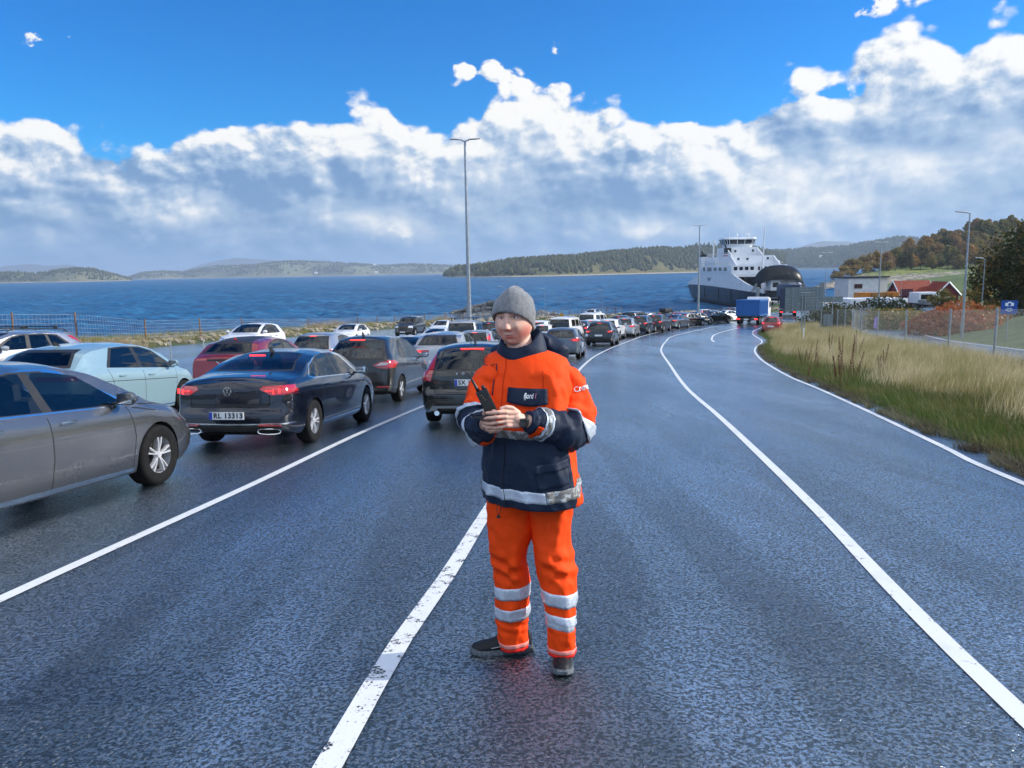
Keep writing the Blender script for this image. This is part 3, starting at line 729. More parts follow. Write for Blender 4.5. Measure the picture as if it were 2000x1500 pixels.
SED=cp(L=4.77,W=1.83,H=1.456,zb=.19,r=.335,xr=1.02,xf=3.81,rc=.30,rcf=.5,bul=.10,drop=.075,tum=.46,nar=.07,
 top=[(0,1.02),(.06,1.065),(.30,1.098),(.60,1.125),(.78,1.16),(1.15,1.30),(1.6,1.405),(2.1,1.452),(2.6,1.45),(3.0,1.385),(3.4,1.19),(3.78,1.005),(4.1,.945),(4.5,.83),(4.7,.72),(4.77,.63)],
 belt=[(0,.955),(.5,.985),(1.0,.985),(2.5,.955),(3.7,.915),(4.3,.80),(4.77,.56)],
 rear=[(.2,.10),(.4,.0),(.55,.0),(.62,.05),(.9,.06),(1.02,.10),(1.1,.12)],front=[(.2,.08),(.45,0),(.6,.05),(.9,.12)],
 dlo=[(.98,1.03),(1.12,1.0),(3.50,.955),(3.42,1.0),(2.85,1.34),(2.45,1.388),(2.0,1.39),(1.6,1.345),(1.2,1.21)],dlom=2,dloi=1,
 panes=[[(2.32,.998),(3.36,.978),(2.80,1.30),(2.45,1.352),(2.24,1.36)],[(1.50,1.015),(2.24,1.0),(2.15,1.36),(2.0,1.358),(1.66,1.318)],[(1.06,1.045),(1.15,1.022),(1.45,1.016),(1.58,1.285),(1.27,1.185)]],
 seams=[[(2.28,.95),(2.30,.28)],[(3.42,.94),(3.40,.28)],[(1.38,.96),(1.40,.66)],[(4.62,.72),(4.2,.78)]],
 wind=[(-.62,1.03),(.62,1.03),(.50,1.36),(-.50,1.36)],rglass=[(-.60,1.15),(.60,1.15),(.47,1.385),(-.47,1.385)],rgb=.02,
 tail=[[(.46,.90),(.50,.945),(.80,.955),(.92,.95),(.92,.83),(.62,.815)]],tailside=[[(-.2,.82),(.42,.86),(.30,.95),(-.2,.95)]],
 head=[[(.45,.64),(.80,.66),(.84,.77),(.50,.72)]],blackr=[[(-.62,.70),(-.6,.66),(.6,.66),(.62,.70)],[(-.70,.26),(.70,.26),(.68,.36),(-.68,.36)]],
 chromer=[[(-.95,.395),(.95,.395),(.95,.415),(-.95,.415)]],seamr=[[(.58,.64),(.60,.82),(.56,.93)],[(0,.645),(.58,.645)]],
 sill=(1.42,3.42,.27,.028),mir=(3.22,1.02),handles=[(2.42,.86),(1.62,.875)],hin=-.002,seat=[1.6,2.5],dash=3.25,grille=[[(-.5,.45),(.5,.45),(.45,.62),(-.45,.62)]],rim=RIM55,shelf=.9,shelfw=.6)
MER=dict(SED); MER.update(L=4.93,W=1.85,H=1.47,xr=1.05,xf=4.02,r=.345,drop=.07,
 top=[(0,.98),(.08,1.02),(.5,1.08),(.85,1.13),(1.3,1.29),(1.8,1.41),(2.35,1.463),(2.8,1.46),(3.2,1.38),(3.6,1.21),(3.98,1.03),(4.3,.97),(4.65,.87),(4.86,.76),(4.93,.66)],
 belt=[(0,.92),(.6,.97),(1.2,.98),(2.6,.955),(3.85,.925),(4.4,.84),(4.93,.60)],
 dlo=[(1.15,1.03),(1.3,1.0),(3.66,.955),(3.50,1.03),(3.0,1.335),(2.65,1.39),(2.2,1.395),(1.7,1.32)],dlom=2,
 panes=[[(2.50,.995),(3.50,.98),(3.42,1.04),(2.98,1.305),(2.66,1.355),(2.40,1.365)],[(1.60,1.02),(2.38,1.0),(2.30,1.362),(2.2,1.36),(1.82,1.305)]],
 seams=[[(2.40,.94),(2.43,.55),(2.40,.28)],[(3.52,.95),(3.60,.62),(3.56,.28)],[(3.60,.93),(4.0,.86)],[(1.5,.96),(1.5,.66)],[(3.72,.955),(4.55,.90)]],
 sill=(1.5,3.6,.225,.05),mir=(3.38,1.035),handles=[(2.62,.88),(1.75,.89)],hch=1,seat=[1.8,2.7],dash=3.45,rim=RIM55,steer=.0,r_=0)
EV=dict(SED); EV.update(L=4.635,W=1.89,H=1.605,xr=.80,xf=3.80,r=.365,zb=.17,drop=.08,tum=.40,nar=.05,rc=.22,bul=.07,
 top=[(0,1.08),(.05,1.12),(.22,1.20),(.62,1.46),(.9,1.53),(1.5,1.595),(2.2,1.605),(2.75,1.56),(3.2,1.40),(3.65,1.13),(3.85,1.07),(4.2,1.0),(4.5,.88),(4.635,.74)],
 belt=[(0,1.02),(.6,1.10),(1.2,1.07),(2.4,1.03),(3.6,.99),(4.2,.90),(4.635,.66)],
 rear=[(.2,.12),(.4,.0),(.6,.02),(1.0,.06),(1.2,.10)],
 dlo=[(1.12,1.13),(3.55,1.02),(3.45,1.08),(2.85,1.42),(2.45,1.505),(1.9,1.52),(1.42,1.50)],dlom=1,dloi=0,
 panes=[[(2.32,1.075),(3.36,1.05),(2.80,1.40),(2.45,1.475),(2.24,1.485)],[(1.22,1.135),(2.18,1.085),(2.10,1.49),(1.9,1.495),(1.50,1.475)]],dark=(1,),rdark=1,
 seams=[[(2.25,1.03),(2.27,.28)],[(3.50,.98),(3.42,.28)],[(1.12,1.10),(1.30,.62)],[(.9,.88),(3.5,.80)]],
 wind=[(-.62,1.14),(.62,1.14),(.52,1.50),(-.52,1.50)],rglass=[(-.62,1.21),(.62,1.21),(.50,1.44),(-.50,1.44)],rgb=.05,
 tail=[[(.25,.94),(.93,.94),(.93,1.02),(.25,1.02)]],tailside=[],blackr=[[(-.9,.25),(.9,.25),(.9,.42),(-.9,.42)]],chromer=[],seamr=[],
 sill=(1.2,3.4,.24,.03),mir=(3.22,1.12),handles=[(2.5,.93),(1.5,.96)],seat=[1.5,2.45],dash=3.3,rim=RIM10,hl=-.05)
CUV=dict(EV); CUV.update(L=4.70,W=1.93,H=1.62,xr=.95,xf=3.76,r=.36,
 top=[(0,1.10),(.06,1.15),(.20,1.20),(.62,1.46),(.72,1.50),(1.0,1.55),(1.6,1.615),(2.2,1.62),(2.75,1.56),(3.2,1.41),(3.75,1.13),(4.2,1.06),(4.55,.92),(4.70,.78)],
 dlo=[(.98,1.16),(1.2,1.12),(3.55,1.05),(3.40,1.12),(2.85,1.43),(2.45,1.52),(1.9,1.53),(1.3,1.43)],
 panes=[[(2.32,1.095),(3.36,1.075),(2.80,1.41),(2.45,1.49),(2.24,1.495)],[(1.50,1.125),(2.18,1.10),(2.10,1.50),(1.9,1.50),(1.55,1.45)],[(1.08,1.165),(1.42,1.13),(1.45,1.41),(1.33,1.38)]],
 seams=[[(2.25,1.03),(2.27,.28)],[(3.50,1.0),(3.42,.28)],[(1.4,1.10),(1.42,.66)]],
 rglass=[(-.62,1.22),(.62,1.22),(.50,1.43),(-.50,1.43)],tail=[[(.42,1.0),(.93,1.0),(.93,1.06),(.42,1.06)]],blackr=[[(-.9,.22),(.9,.22),(.9,.45),(-.9,.45)],[(-.42,.98),(.42,.98),(.42,1.04),(-.42,1.04)]],rooft=[[(.72,-.5),(2.6,-.5),(2.6,.5),(.72,.5)]],rim=RIM5)
MPV=dict(SED); MPV.update(L=4.38,W=1.83,H=1.63,xr=.80,xf=3.45,r=.325,zb=.20,drop=.08,tum=.38,nar=.09,rc=.30,bul=.10,
 top=[(0,1.50),(.10,1.55),(.4,1.60),(1.0,1.63),(1.7,1.625),(2.3,1.55),(2.9,1.30),(3.35,1.10),(3.7,1.02),(4.1,.90),(4.3,.80),(4.38,.70)],
 belt=[(0,1.06),(.5,1.04),(1.5,1.0),(3.2,.93),(3.9,.82),(4.38,.58)],
 rear=[(.2,.10),(.35,.02),(.5,.0),(.85,.04),(1.05,.06),(1.3,.22),(1.5,.42),(1.6,.52)],
 dlo=[(.86,1.12),(1.0,1.06),(3.30,.98),(3.1,1.1),(2.45,1.43),(2.0,1.52),(1.5,1.53),(1.15,1.48)],dlom=1,dloi=0,
 panes=[[(2.10,1.02),(3.05,.99),(2.40,1.405),(2.04,1.48)],[(1.40,1.045),(2.02,1.02),(1.96,1.49),(1.5,1.50),(1.44,1.49)],[(.94,1.12),(1.04,1.07),(1.32,1.055),(1.36,1.48),(1.18,1.45)]],
 seams=[[(2.06,.98),(2.08,.28)],[(3.08,.92),(3.05,.28)],[(1.36,1.0),(1.25,.70)]],
 wind=[(-.62,1.15),(.62,1.15),(.50,1.52),(-.50,1.52)],rglass=[(-.62,1.10),(.62,1.10),(.52,1.46),(-.52,1.46)],rgb=.05,
 tail=[[(.40,.93),(.60,1.00),(.90,1.02),(.90,.90),(.78,.84),(.55,.86)]],tailside=[[(-.2,.86),(.25,.86),(.55,.97),(.30,1.04),(-.2,1.03)]],blackr=[[(-.8,.24),(.8,.24),(.78,.33),(-.78,.33)]],chromer=[],
 seamr=[[(.60,.60),(.62,.86)],[(0,.58),(.6,.58)]],sill=None,mir=(2.95,1.05),handles=[(2.2,.88),(1.45,.90)],seat=[1.25,2.15],dash=2.95,rim=RIM5,shelf=.7,shelfw=.3,hl=-.05)
WAG=dict(MPV); WAG.update(L=4.64,W=1.87,H=1.49,xr=.94,xf=3.72,r=.335,zb=.20,nar=.07,
 top=[(0,1.37),(.10,1.415),(.5,1.46),(1.2,1.49),(1.9,1.49),(2.5,1.46),(3.0,1.33),(3.4,1.13),(3.65,1.02),(4.0,.97),(4.4,.86),(4.64,.66)],
 belt=[(0,1.00),(.6,.985),(1.5,.96),(3.4,.91),(4.2,.80),(4.64,.58)],
 rear=[(.2,.10),(.35,.02),(.5,.0),(.6,.0),(.68,.06),(.9,.07),(1.0,.10),(1.2,.28),(1.4,.52),(1.48,.6)],
 dlo=[(.75,1.12),(.9,1.02),(3.45,.95),(3.3,1.02),(2.65,1.33),(2.3,1.395),(1.6,1.41),(1.1,1.37)],
 panes=[[(2.26,.985),(3.2,.965),(2.62,1.30),(2.3,1.36),(2.18,1.365)],[(1.46,1.0),(2.12,.985),(2.06,1.37),(1.54,1.375)],[(.86,1.10),(.95,1.035),(1.38,1.005),(1.44,1.365),(1.16,1.335)]],
 seams=[[(2.2,.95),(2.22,.28)],[(3.3,.92),(3.26,.28)],[(1.4,.96),(1.35,.70)]],
 wind=[(-.62,1.06),(.62,1.06),(.50,1.40),(-.50,1.40)],rglass=[(-.60,1.03),(.60,1.03),(.50,1.35),(-.50,1.35)],rgb=.03,
 tail=[[(.66,1.00),(.76,1.0),(.73,1.33),(.65,1.33)],[(.70,.82),(.92,.82),(.92,.98),(.76,1.01),(.66,1.01)]],tailside=[[(-.2,.83),(.14,.83),(.22,.98),(-.2,.98)]],
 blackr=[[(-.70,.26),(.70,.26),(.62,.44),(-.62,.44)]],seamr=[[(.62,.62),(.66,.85),(.62,1.0)],[(0,.60),(.62,.60)]],mir=(3.08,1.02),handles=[(2.35,.87),(1.55,.885)],seat=[1.45,2.35],dash=3.15)
SUV=dict(MPV); SUV.update(L=4.50,W=1.86,H=1.66,xr=.88,xf=3.55,r=.355,zb=.22,clad=.20,nar=.09,tum=.36,
 top=[(0,1.52),(.10,1.565),(.5,1.63),(1.1,1.66),(1.8,1.65),(2.3,1.60),(2.75,1.43),(3.25,1.15),(3.45,1.10),(3.9,1.05),(4.3,.93),(4.5,.78)],
 belt=[(0,1.10),(.6,1.09),(1.5,1.07),(3.3,1.02),(4.0,.93),(4.5,.68)],
 rear=[(.2,.12),(.4,.02),(.6,.0),(.9,.05),(1.1,.08),(1.35,.25),(1.55,.42)],
 dlo=[(.78,1.20),(.9,1.14),(3.3,1.08),(3.12,1.17),(2.5,1.47),(2.1,1.56),(1.5,1.57),(1.05,1.51)],
 panes=[[(2.12,1.12),(3.05,1.10),(2.46,1.445),(2.08,1.525)],[(1.38,1.14),(2.02,1.12),(1.98,1.53),(1.48,1.535)],[(.88,1.19),(.95,1.155),(1.30,1.14),(1.38,1.52),(1.1,1.475)]],dark=(1,2),rdark=1,
 seams=[[(2.06,1.08),(2.08,.32)],[(3.1,1.05),(3.06,.32)],[(1.32,1.08),(1.28,.76)]],
 wind=[(-.64,1.17),(.64,1.17),(.52,1.55),(-.52,1.55)],rglass=[(-.58,1.15),(.58,1.15),(.50,1.48),(-.50,1.48)],
 tail=[[(.48,1.00),(.90,1.03),(.92,.93),(.56,.94)]],tailside=[[(-.2,.94),(.22,.94),(.3,1.04),(-.2,1.04)]],blackr=[[(-.85,.28),(.85,.28),(.8,.50),(-.8,.50)]],
 head=[[(.48,.80),(.82,.84),(.86,.92),(.52,.88)]],grille=[[(-.42,.48),(.42,.48),(.46,.86),(-.46,.86)]],mir=(2.98,1.18),miry=.86,handles=[(2.2,.97),(1.48,.985)],seat=[1.35,2.2],dash=3.0,hl=-.08)
HAT=dict(MPV); HAT.update(L=3.60,W=1.63,H=1.49,xr=.62,xf=2.92,r=.295,zb=.17,nar=.05,tum=.42,drop=.12,
 top=[(0,1.36),(.10,1.41),(.5,1.47),(1.0,1.49),(1.6,1.46),(2.0,1.35),(2.5,1.08),(2.7,1.02),(3.1,.95),(3.4,.84),(3.6,.62)],belt=[(0,.98),(1.5,.93),(2.6,.89),(3.6,.52)],
 rear=[(.2,.08),(.45,0),(.7,.05),(.95,.12),(1.2,.28),(1.4,.42)],dlo=[(.62,1.05),(.7,1.0),(2.45,.95),(2.2,1.1),(1.8,1.33),(1.2,1.38),(.8,1.32)],panes=[[(1.3,.99),(2.3,.97),(1.78,1.30),(1.3,1.345)],[(.72,1.03),(1.2,1.0),(1.2,1.35),(.88,1.29)]],
 seams=[[(1.25,.95),(1.25,.26)],[(2.35,.9),(2.3,.26)]],wind=[(-.52,1.08),(.52,1.08),(.44,1.37),(-.44,1.37)],rglass=[(-.45,1.02),(.45,1.02),(.38,1.31),(-.38,1.31)],tail=[[(.58,.80),(.70,.80),(.70,.98),(.58,.98)]],tailside=[],
 head=[[(.45,.62),(.68,.62),(.68,.78),(.45,.78)]],blackr=[],seamr=[],mir=(2.28,1.02),miry=.76,handles=[(1.42,.86)],seat=[1.0,1.7],dash=2.3,shelf=.5,shelfw=.2)
VAN=dict(MPV); VAN.update(L=4.9,W=1.90,H=1.95,xr=.95,xf=3.95,r=.335,zb=.20,nar=.03,tum=.17,drop=.08,rc=.16,bul=.05,
 top=[(0,1.86),(.10,1.90),(.5,1.94),(1.2,1.95),(2.8,1.94),(3.2,1.88),(3.6,1.62),(4.0,1.28),(4.2,1.18),(4.6,1.06),(4.85,.9),(4.9,.8)],belt=[(0,1.17),(3.8,1.12),(4.9,.68)],
 rear=[(.2,.06),(.45,0),(1.1,.03),(1.5,.09),(1.9,.18)],dlo=[(.35,1.20),(4.05,1.17),(3.9,1.28),(3.4,1.66),(3.1,1.76),(.6,1.78),(.4,1.76)],panes=[[(2.95,1.23),(3.85,1.22),(3.35,1.62),(3.0,1.72)],[(1.75,1.25),(2.82,1.23),(2.82,1.73),(1.75,1.73)],[(.5,1.26),(1.62,1.25),(1.62,1.73),(.6,1.73)]],dark=(1,2),
 dlom=0,rdark=1,seams=[[(2.88,1.95),(2.88,.3)],[(1.68,1.2),(1.68,.3)],[(3.9,1.1),(3.85,.3)],[(.5,1.1),(1.7,1.1)]],wind=[(-.74,1.26),(.74,1.26),(.68,1.82),(-.68,1.82)],rglass=[(-.70,1.16),(.70,1.16),(.66,1.74),(-.66,1.74)],rgb=.03,
 tail=[[(.78,.82),(.93,.82),(.93,1.14),(.78,1.14)]],tailside=[],head=[[(.55,.78),(.85,.80),(.85,1.0),(.6,.95)]],blackr=[[(-.9,.22),(.9,.22),(.9,.4),(-.9,.4)]],seamr=[],mir=(3.75,1.28),miry=.9,handles=[(2.95,1.0),(1.8,1.0)],seat=[1.3,2.2,3.0],dash=3.75,shelf=.4,shelfw=.1)
SWG=dict(WAG); SWG.update(rdark=1)
BSUV=dict(SUV); BSUV.update(L=4.8,W=1.93,H=1.88,r=.38,xf=3.85,nar=.04,tum=.24,
 top=[(0,1.76),(.08,1.80),(.5,1.86),(1.5,1.88),(2.5,1.86),(2.9,1.74),(3.35,1.40),(3.6,1.24),(4.3,1.17),(4.7,1.02),(4.8,.88)],belt=[(0,1.18),(3.5,1.14),(4.4,1.06),(4.8,.80)],
 rear=[(.2,.08),(.5,0),(1.1,.04),(1.7,.14)],dlo=[(.45,1.24),(3.5,1.2),(3.35,1.3),(2.85,1.66),(2.6,1.72),(.6,1.72)],panes=[[(2.35,1.25),(3.25,1.24),(2.8,1.61),(2.4,1.68)],[(1.5,1.26),(2.25,1.25),(2.25,1.68),(1.5,1.68)],[(.58,1.28),(1.4,1.26),(1.4,1.68),(.68,1.68)]],
 seams=[[(2.3,1.2),(2.3,.35)],[(3.35,1.15),(3.25,.35)],[(1.45,1.2),(1.4,.8)]],wind=[(-.70,1.28),(.70,1.28),(.62,1.76),(-.62,1.76)],rglass=[(-.6,1.24),(.6,1.24),(.56,1.68),(-.56,1.68)],
 tail=[[(.74,.95),(.93,.95),(.93,1.30),(.78,1.30)]],tailside=[],mir=(3.2,1.28),miry=.9,seat=[1.4,2.4],dash=3.25,head=[[(.5,.86),(.86,.86),(.86,1.02),(.5,1.02)]],grille=[[(-.45,.6),(.45,.6),(.45,1.0),(-.45,1.0)]])
NAVY=paint_m('navy_paint',(.003,.006,.018),.5,.2); BLK=paint_m('black_paint',(.003,.0035,.004),.3,.2); GREY=paint_m('grey_metal_paint',(.15,.155,.165),.85,.27); ANTH=paint_m('anthracite_paint',(.022,.021,.021),.6,.3)
PBLU=paint_m('pale_blue_paint',(.24,.37,.43),.2,.3); RED=paint_m('dark_red_paint',(.25,.006,.014),.45,.3); WHT=paint_m('white_paint',(.72,.73,.74),.0,.35); SILV=paint_m('silver_paint',(.42,.43,.45),.75,.32); LGR=paint_m('grey_blue_paint',(.10,.12,.14),.7,.32); BRD=paint_m('bright_red_paint',(.30,.008,.01),.1,.3)
def finish(root,label,group,cat='car'):
    root['label']=label; root['category']=cat; root['group']=group; return root
GQ='cars queuing for the ferry'
# dark navy saloon with its plate, badge and lit lamps
c1,b1=make_car('saloon_car',SED,NAVY); place(c1,617,862,6,SED)
finish(c1,'dark navy saloon with brake lights on and white number plate RL 13313',GQ)
plate(c1,-.105,.53,'RL 13313',.0,0.0)
# round badge
bm=bmesh.new(); X=-.05
def ringm(bm,c,r,t,n=32):
    for k in range(n):
        a0,a1=2*math.pi*k/n,2*math.pi*(k+1)/n
        q=[(c[0]-.006*d,c[1]-rr*math.cos(a),c[2]+rr*math.sin(a)) for a in (a0,a1) for rr,d in ((r,0),(r,1),(r-t,1),(r-t,0))]
        v=[bm.verts.new(p) for p in q]
        for f in ((0,4,5,1),(1,5,6,2),(2,6,7,3)): bm.faces.new([v[i] for i in f])
def bars(bm,x,y,z,segs,t,sc):
    for (a,b),(c,d) in segs:
        p=Vector((a*sc,b*sc)); q=Vector((c*sc,d*sc)); m=(p+q)/2; L_=(q-p).length
        box(bm,(x,y-m.x,z+m.y),(.008,t,L_),rot=(math.atan2((q-p).x,(q-p).y),0,0))
ringm(bm,(X,0,.875),.066,.009)
bars(bm,X-.004,0,.875,[((-.38,.88),(-.0,.10)),((.38,.88),(.0,.10)),((-.9,.35),(-.42,-.82)),((-.42,-.82),(0,.02)),((0,.02),(.42,-.82)),((.42,-.82),(.9,.35))],.011,.062)
obj('badge',bm,CH,c1)
lampbar(c1,.99,0,1.365,.26,.016,-1.1)
for s in (-1,1):
    lampbar(c1,-.012,s*.76,.885,.03,.07); lampbar(c1,-.045,s*.68,.875,.016,.07); lampbar(c1,-.06,s*.62,.885,.10,.012)
    bm=bmesh.new()
    for k in range(2):
        rr=[]
        for q in range(24):
            a=2*math.pi*q/24; rr.append(((.17+.0*k)*math.copysign(abs(math.cos(a))**.6,math.cos(a)),.038*math.copysign(abs(math.sin(a))**.7,math.sin(a))))
        tube(bm,[(-.075+.04*(abs(y)/.17),s*.60+y,.30+z) for y,z in rr+[rr[0]]],.008,6)
        break
    obj('exhaust_tip',bm,CH,c1)
    bm=bmesh.new(); box(bm,(-.055,s*.62,.385),(.03,.34,.022),bev=.008); obj('reflector',bm,TLR,c1)
antenna(c1,1.55,1.41)
# silver grey saloon half out of the picture, nearest
c2,b2=make_car('saloon_car',MER,GREY); place(c2,316,944,10,MER,'fr')
finish(c2,'grey metallic saloon with chrome sill, only its front half in the picture',GQ)
# pale blue hatchback
c3,b3=make_car('hatchback_car',EV,PBLU); place(c3,0,0,5.5,EV,'rr',(-7.62,14.0)); finish(c3,'pale blue hatchback with dark rear window, left of the navy saloon',GQ); antenna(c3,.95,1.56,BK,.08)
# red crossover
c4,b4=make_car('crossover_car',CUV,RED); place(c4,0,0,6,CUV,'rr',(-6.75,21.3)); finish(c4,'dark red sloping-roof crossover between pale blue hatchback and navy saloon',GQ); antenna(c4,.85,1.545,BRD,.07)
bm=bmesh.new(); bars(bm,-.075,0,.93,[((-1,.4),(-.3,0)),((-.3,0),(0,-.6)),((0,-.6),(.3,0)),((.3,0),(1,.4))],.018,.12); obj('badge',bm,CH,c4)
bm=bmesh.new(); box(bm,(.17,.0,1.245),(.02,.5,.02),rot=(0,.0,0),bev=.006); obj('wiper',bm,BK,c4)
# anthracite people carrier
c5,b5=make_car('people_carrier',MPV,ANTH); place(c5,786,783,6.5,MPV); finish(c5,'anthracite people carrier with red and clear rear lamps ahead of the navy saloon',GQ); antenna(c5,.65,1.61,BK,.09)
lampbar(c5,.17,0,1.52,.36,.018,-.5)
for s in (-1,1):
    bm=bmesh.new(); poly(bm,[(s*.50,.925),(s*.62,.99),(s*.84,.985),(s*.74,.93)],-.035,.0,'yz'); bmesh.ops.recalc_face_normals(bm,faces=bm.faces); o_=obj('reversing_lamp',bm,TLW,c5); o_.location=(-.012,0,0)
    bm=bmesh.new(); box(bm,(-.045,s*.66,.42),(.03,.30,.04),bev=.01); obj('reflector',bm,TLR,c5)
bm=bmesh.new(); box(bm,(-.0,-.05,1.06),(.03,.55,.02),rot=(.12,0,0),bev=.006); obj('wiper',bm,BK,c5)
# black estate with plate
c6,b6=make_car('estate_car',WAG,BLK); place(c6,838,824,4.5,WAG,'rl'); finish(c6,'black estate car behind the man with white number plate SX 14637',GQ); antenna(c6,.85,1.47)
plate(c6,-.075,.80,'SX 14637',0,.02); lampbar(c6,.40,0,1.375,.42,.014,-.5)
textmesh('V  O  L  V  O',.062,'lettering',CH,c6,Mrear(-.062,0,.955,.12),.004,1.35,.001)
bm=bmesh.new(); poly(bm,[(-.72,.31),(-.66,.40),(.66,.40),(.72,.31),(.60,.31),(.56,.355),(-.56,.355),(-.60,.31)],-.105,-.07,'yz'); bmesh.ops.recalc_face_normals(bm,faces=bm.faces); obj('bumper_trim',bm,mat('satin_trim',(.16,.17,.18),.35,.6),c6)
bm=bmesh.new()
for s in (-1,1): tube(bm,[(-.09,s*.58,.27),(.1,s*.58,.27)],.045,12)
obj('exhaust_tip',bm,CH,c6)
# ---------------- the man ----------------
YM=3.66
def q(px,py,dy=0): return PY(px,py,YM+dy)
def cloth(name,col,rough=.75,bs=900,bd=.0006,var=.10):
    m,nt,b,o=nm(name); a=noi(nt,o,14,5,.65); f=noi(nt,o,bs,2,.5); d=noi(nt,o,5,6,.7).sm(.62,.78)
    c=mixc(nt,a.sm(.3,.7),[x*(1-var) for x in col],[min(1,x*(1+var)) for x in col]); c=mixc(nt,d*.12,c,(.10,.09,.08))
    nt.links.new(c.k,b.inputs['Base Color']); b.inputs['Roughness'].default_value=rough; b.inputs['Specular IOR Level'].default_value=.25
    bump(nt,b,f*.3+noi(nt,o,40,5,.6)*3.0,bd*1.6); return m
ORG=cloth('orange_cloth',(1.0,.070,.003),.75,var=.04); NVY=cloth('navy_cloth',(.0085,.019,.046),.6); 
m,nt,b,o=nm('reflective_tape'); a=noi(nt,o,60,4,.7); c=mixc(nt,a.sm(.40,.62),(.50,.56,.66),(.60,.67,.78)); c=mixc(nt,noi(nt,o,160,3,.8).sm(.66,.69)*.3,c,(.12,.12,.12)); nt.links.new(c.k,b.inputs['Base Color']); b.inputs['Roughness'].default_value=.35; b.inputs['Metallic'].default_value=.25; bump(nt,b,noi(nt,o,45,4,.6),.002); TAPE=m
m,nt,b,o=nm('worn_reflective_tape'); a=noi(nt,o,30,5,.8); c=mixc(nt,a.sm(.5,.56),(.15,.15,.145),(.48,.52,.56)); nt.links.new(c.k,b.inputs['Base Color']); b.inputs['Roughness'].default_value=.5; TAPEW=m
PINK=mat('pink_band',(.85,.30,.26),.6); HRED=cloth('hem_red',(.95,.03,.02),.7)
def fold(p,a1=.010,a2=.0035,st=(7,7,3.2)):
    n=noise.noise(Vector((p.x*st[0],p.y*st[1],p.z*st[2]))+Vector((3,1,7)))
    m2=noise.noise(Vector((p.x*st[0]*2.7+p.z*6,p.y*st[1]*2.7,p.z*st[2]*3.1)))
    return a1*(1-2.6*abs(n)**.8)+a2*(1-2.4*abs(m2)**.8)
man=empty('person',(.06,3.66,H(.06,3.66)),0,'man in grey beanie and orange and navy high-visibility work suit standing beside the white line','person')
mi=man.matrix_world.inverted() if False else Matrix.Translation(-Vector(man.location))
def mobj(name,bm,m,parent=None,smooth=True,local=False):
    bmesh.ops.transform(bm,matrix=mi,verts=bm.verts)
    return obj(name,bm,m,parent or man,smooth)
YAW=R(-27)   # chest turned towards the left of the picture
# rows: image row, left edge, right edge, half depth, extra dy
TR=[(684,985,1062,.070,.05),(689,968,1078,.085,.045),(695,956,1092,.10,.04),(703,945,1106,.115,.03),(714,945,1112,.13,.015),(730,943,1114,.145,0),(760,940,1118,.16,-.01),(800,938,1122,.175,-.015),(840,938,1127,.185,-.02),(880,944,1123,.185,-.02),(920,943,1127,.185,-.02),(955,942,1133,.185,-.02),(980,942,1137,.185,-.02),(994,946,1136,.18,-.02)]
def trow(py,k): return interp([(r[0],r[k]) for r in TR],py)
def TS(th,py,off=0,wr=True):
    # th: 0 = towards the chest front, positive to the man's left (right of the picture)
    l,r=trow(py,1),trow(py,2); c=(l+r)/2; b=trow(py,3); dy=trow(py,4)
    # the hem sags at the back and rises at the side
    p=q(c,py,dy); p.z=q(c,py,dy-b*.9).z; a=(q(r,py,dy)-q(l,py,dy)).length/2*.97
    # superellipse in the body's own frame
    ct,st=math.cos(th),math.sin(th); e=.86
    ux=math.copysign(abs(st)**e,st); uy=-math.copysign(abs(ct)**e,ct)
    cy,sy=math.cos(YAW),math.sin(YAW)
    # widths in body frame chosen so the turned outline has half width a
    bw=math.sqrt(max(.001,a*a-(b*sy)**2))/abs(cy)
    x,y=ux*bw,uy*b
    v=Vector((x*cy-y*sy*-1*-1,0,0)) if 0 else Vector((x*cy-y*sy,x*sy+y*cy,0))
    nrm=Vector((ux/bw,uy/b,0)).normalized(); n=Vector((nrm.x*cy-nrm.y*sy,nrm.x*sy+nrm.y*cy,0))
    pt=p+v
    d=off
    if wr:
        k=ss(684,740,py); lo=ss(850,960,py)
        d+=fold(pt,.008+.007*lo,.005+.003*lo,(8,8,2.6))*k-.006*k+.004*fold(pt,1,0,(22,22,9))*k
        d+=.006*math.sin(th*9+pt.z*7)*ss(930,992,py)-.012*math.exp(-((py-868)/16)**2)
    return pt+n*d
def rngf(a,b,n): return [a+(b-a)*i/n for i in range(n+1)]
def patch(F,us,vs,closed=False,bm=None,mi_=None,flip=False):
    bm=bm or bmesh.new(); g=[[bm.verts.new(F(u,v)) for u in us] for v in vs]
    for j in range(len(vs)-1):
        for i in range(len(us)-(0 if closed else 1)):
            i2=(i+1)%len(us); f=bm.faces.new((g[j][i],g[j][i2],g[j+1][i2],g[j+1][i]) if not flip else (g[j][i],g[j+1][i],g[j+1][i2],g[j][i2]))
            if mi_: f.material_index=mi_((us[i]+us[i2])/2 if i2 else us[i]+.03,(vs[j]+vs[j+1])/2)
    return bm,g
TH=[-math.pi+2*math.pi*k/96 for k in range(96)]
rows=[684,687,691,695,699,703,708,714]+rngf(720,846,30)+rngf(850,994,34)
def tcol(th,py):
    if py<846:
        # navy yoke over the back and the shoulder seam
        if py<712+abs(th)*0 and abs(th)>1.75: return 1
        if 2.0<abs(th) and py<735: return 1
        return 0
    return 1 if -1.95<th<1.36 else 0
bm,g=patch(TS,TH,rows,True,mi_=tcol)
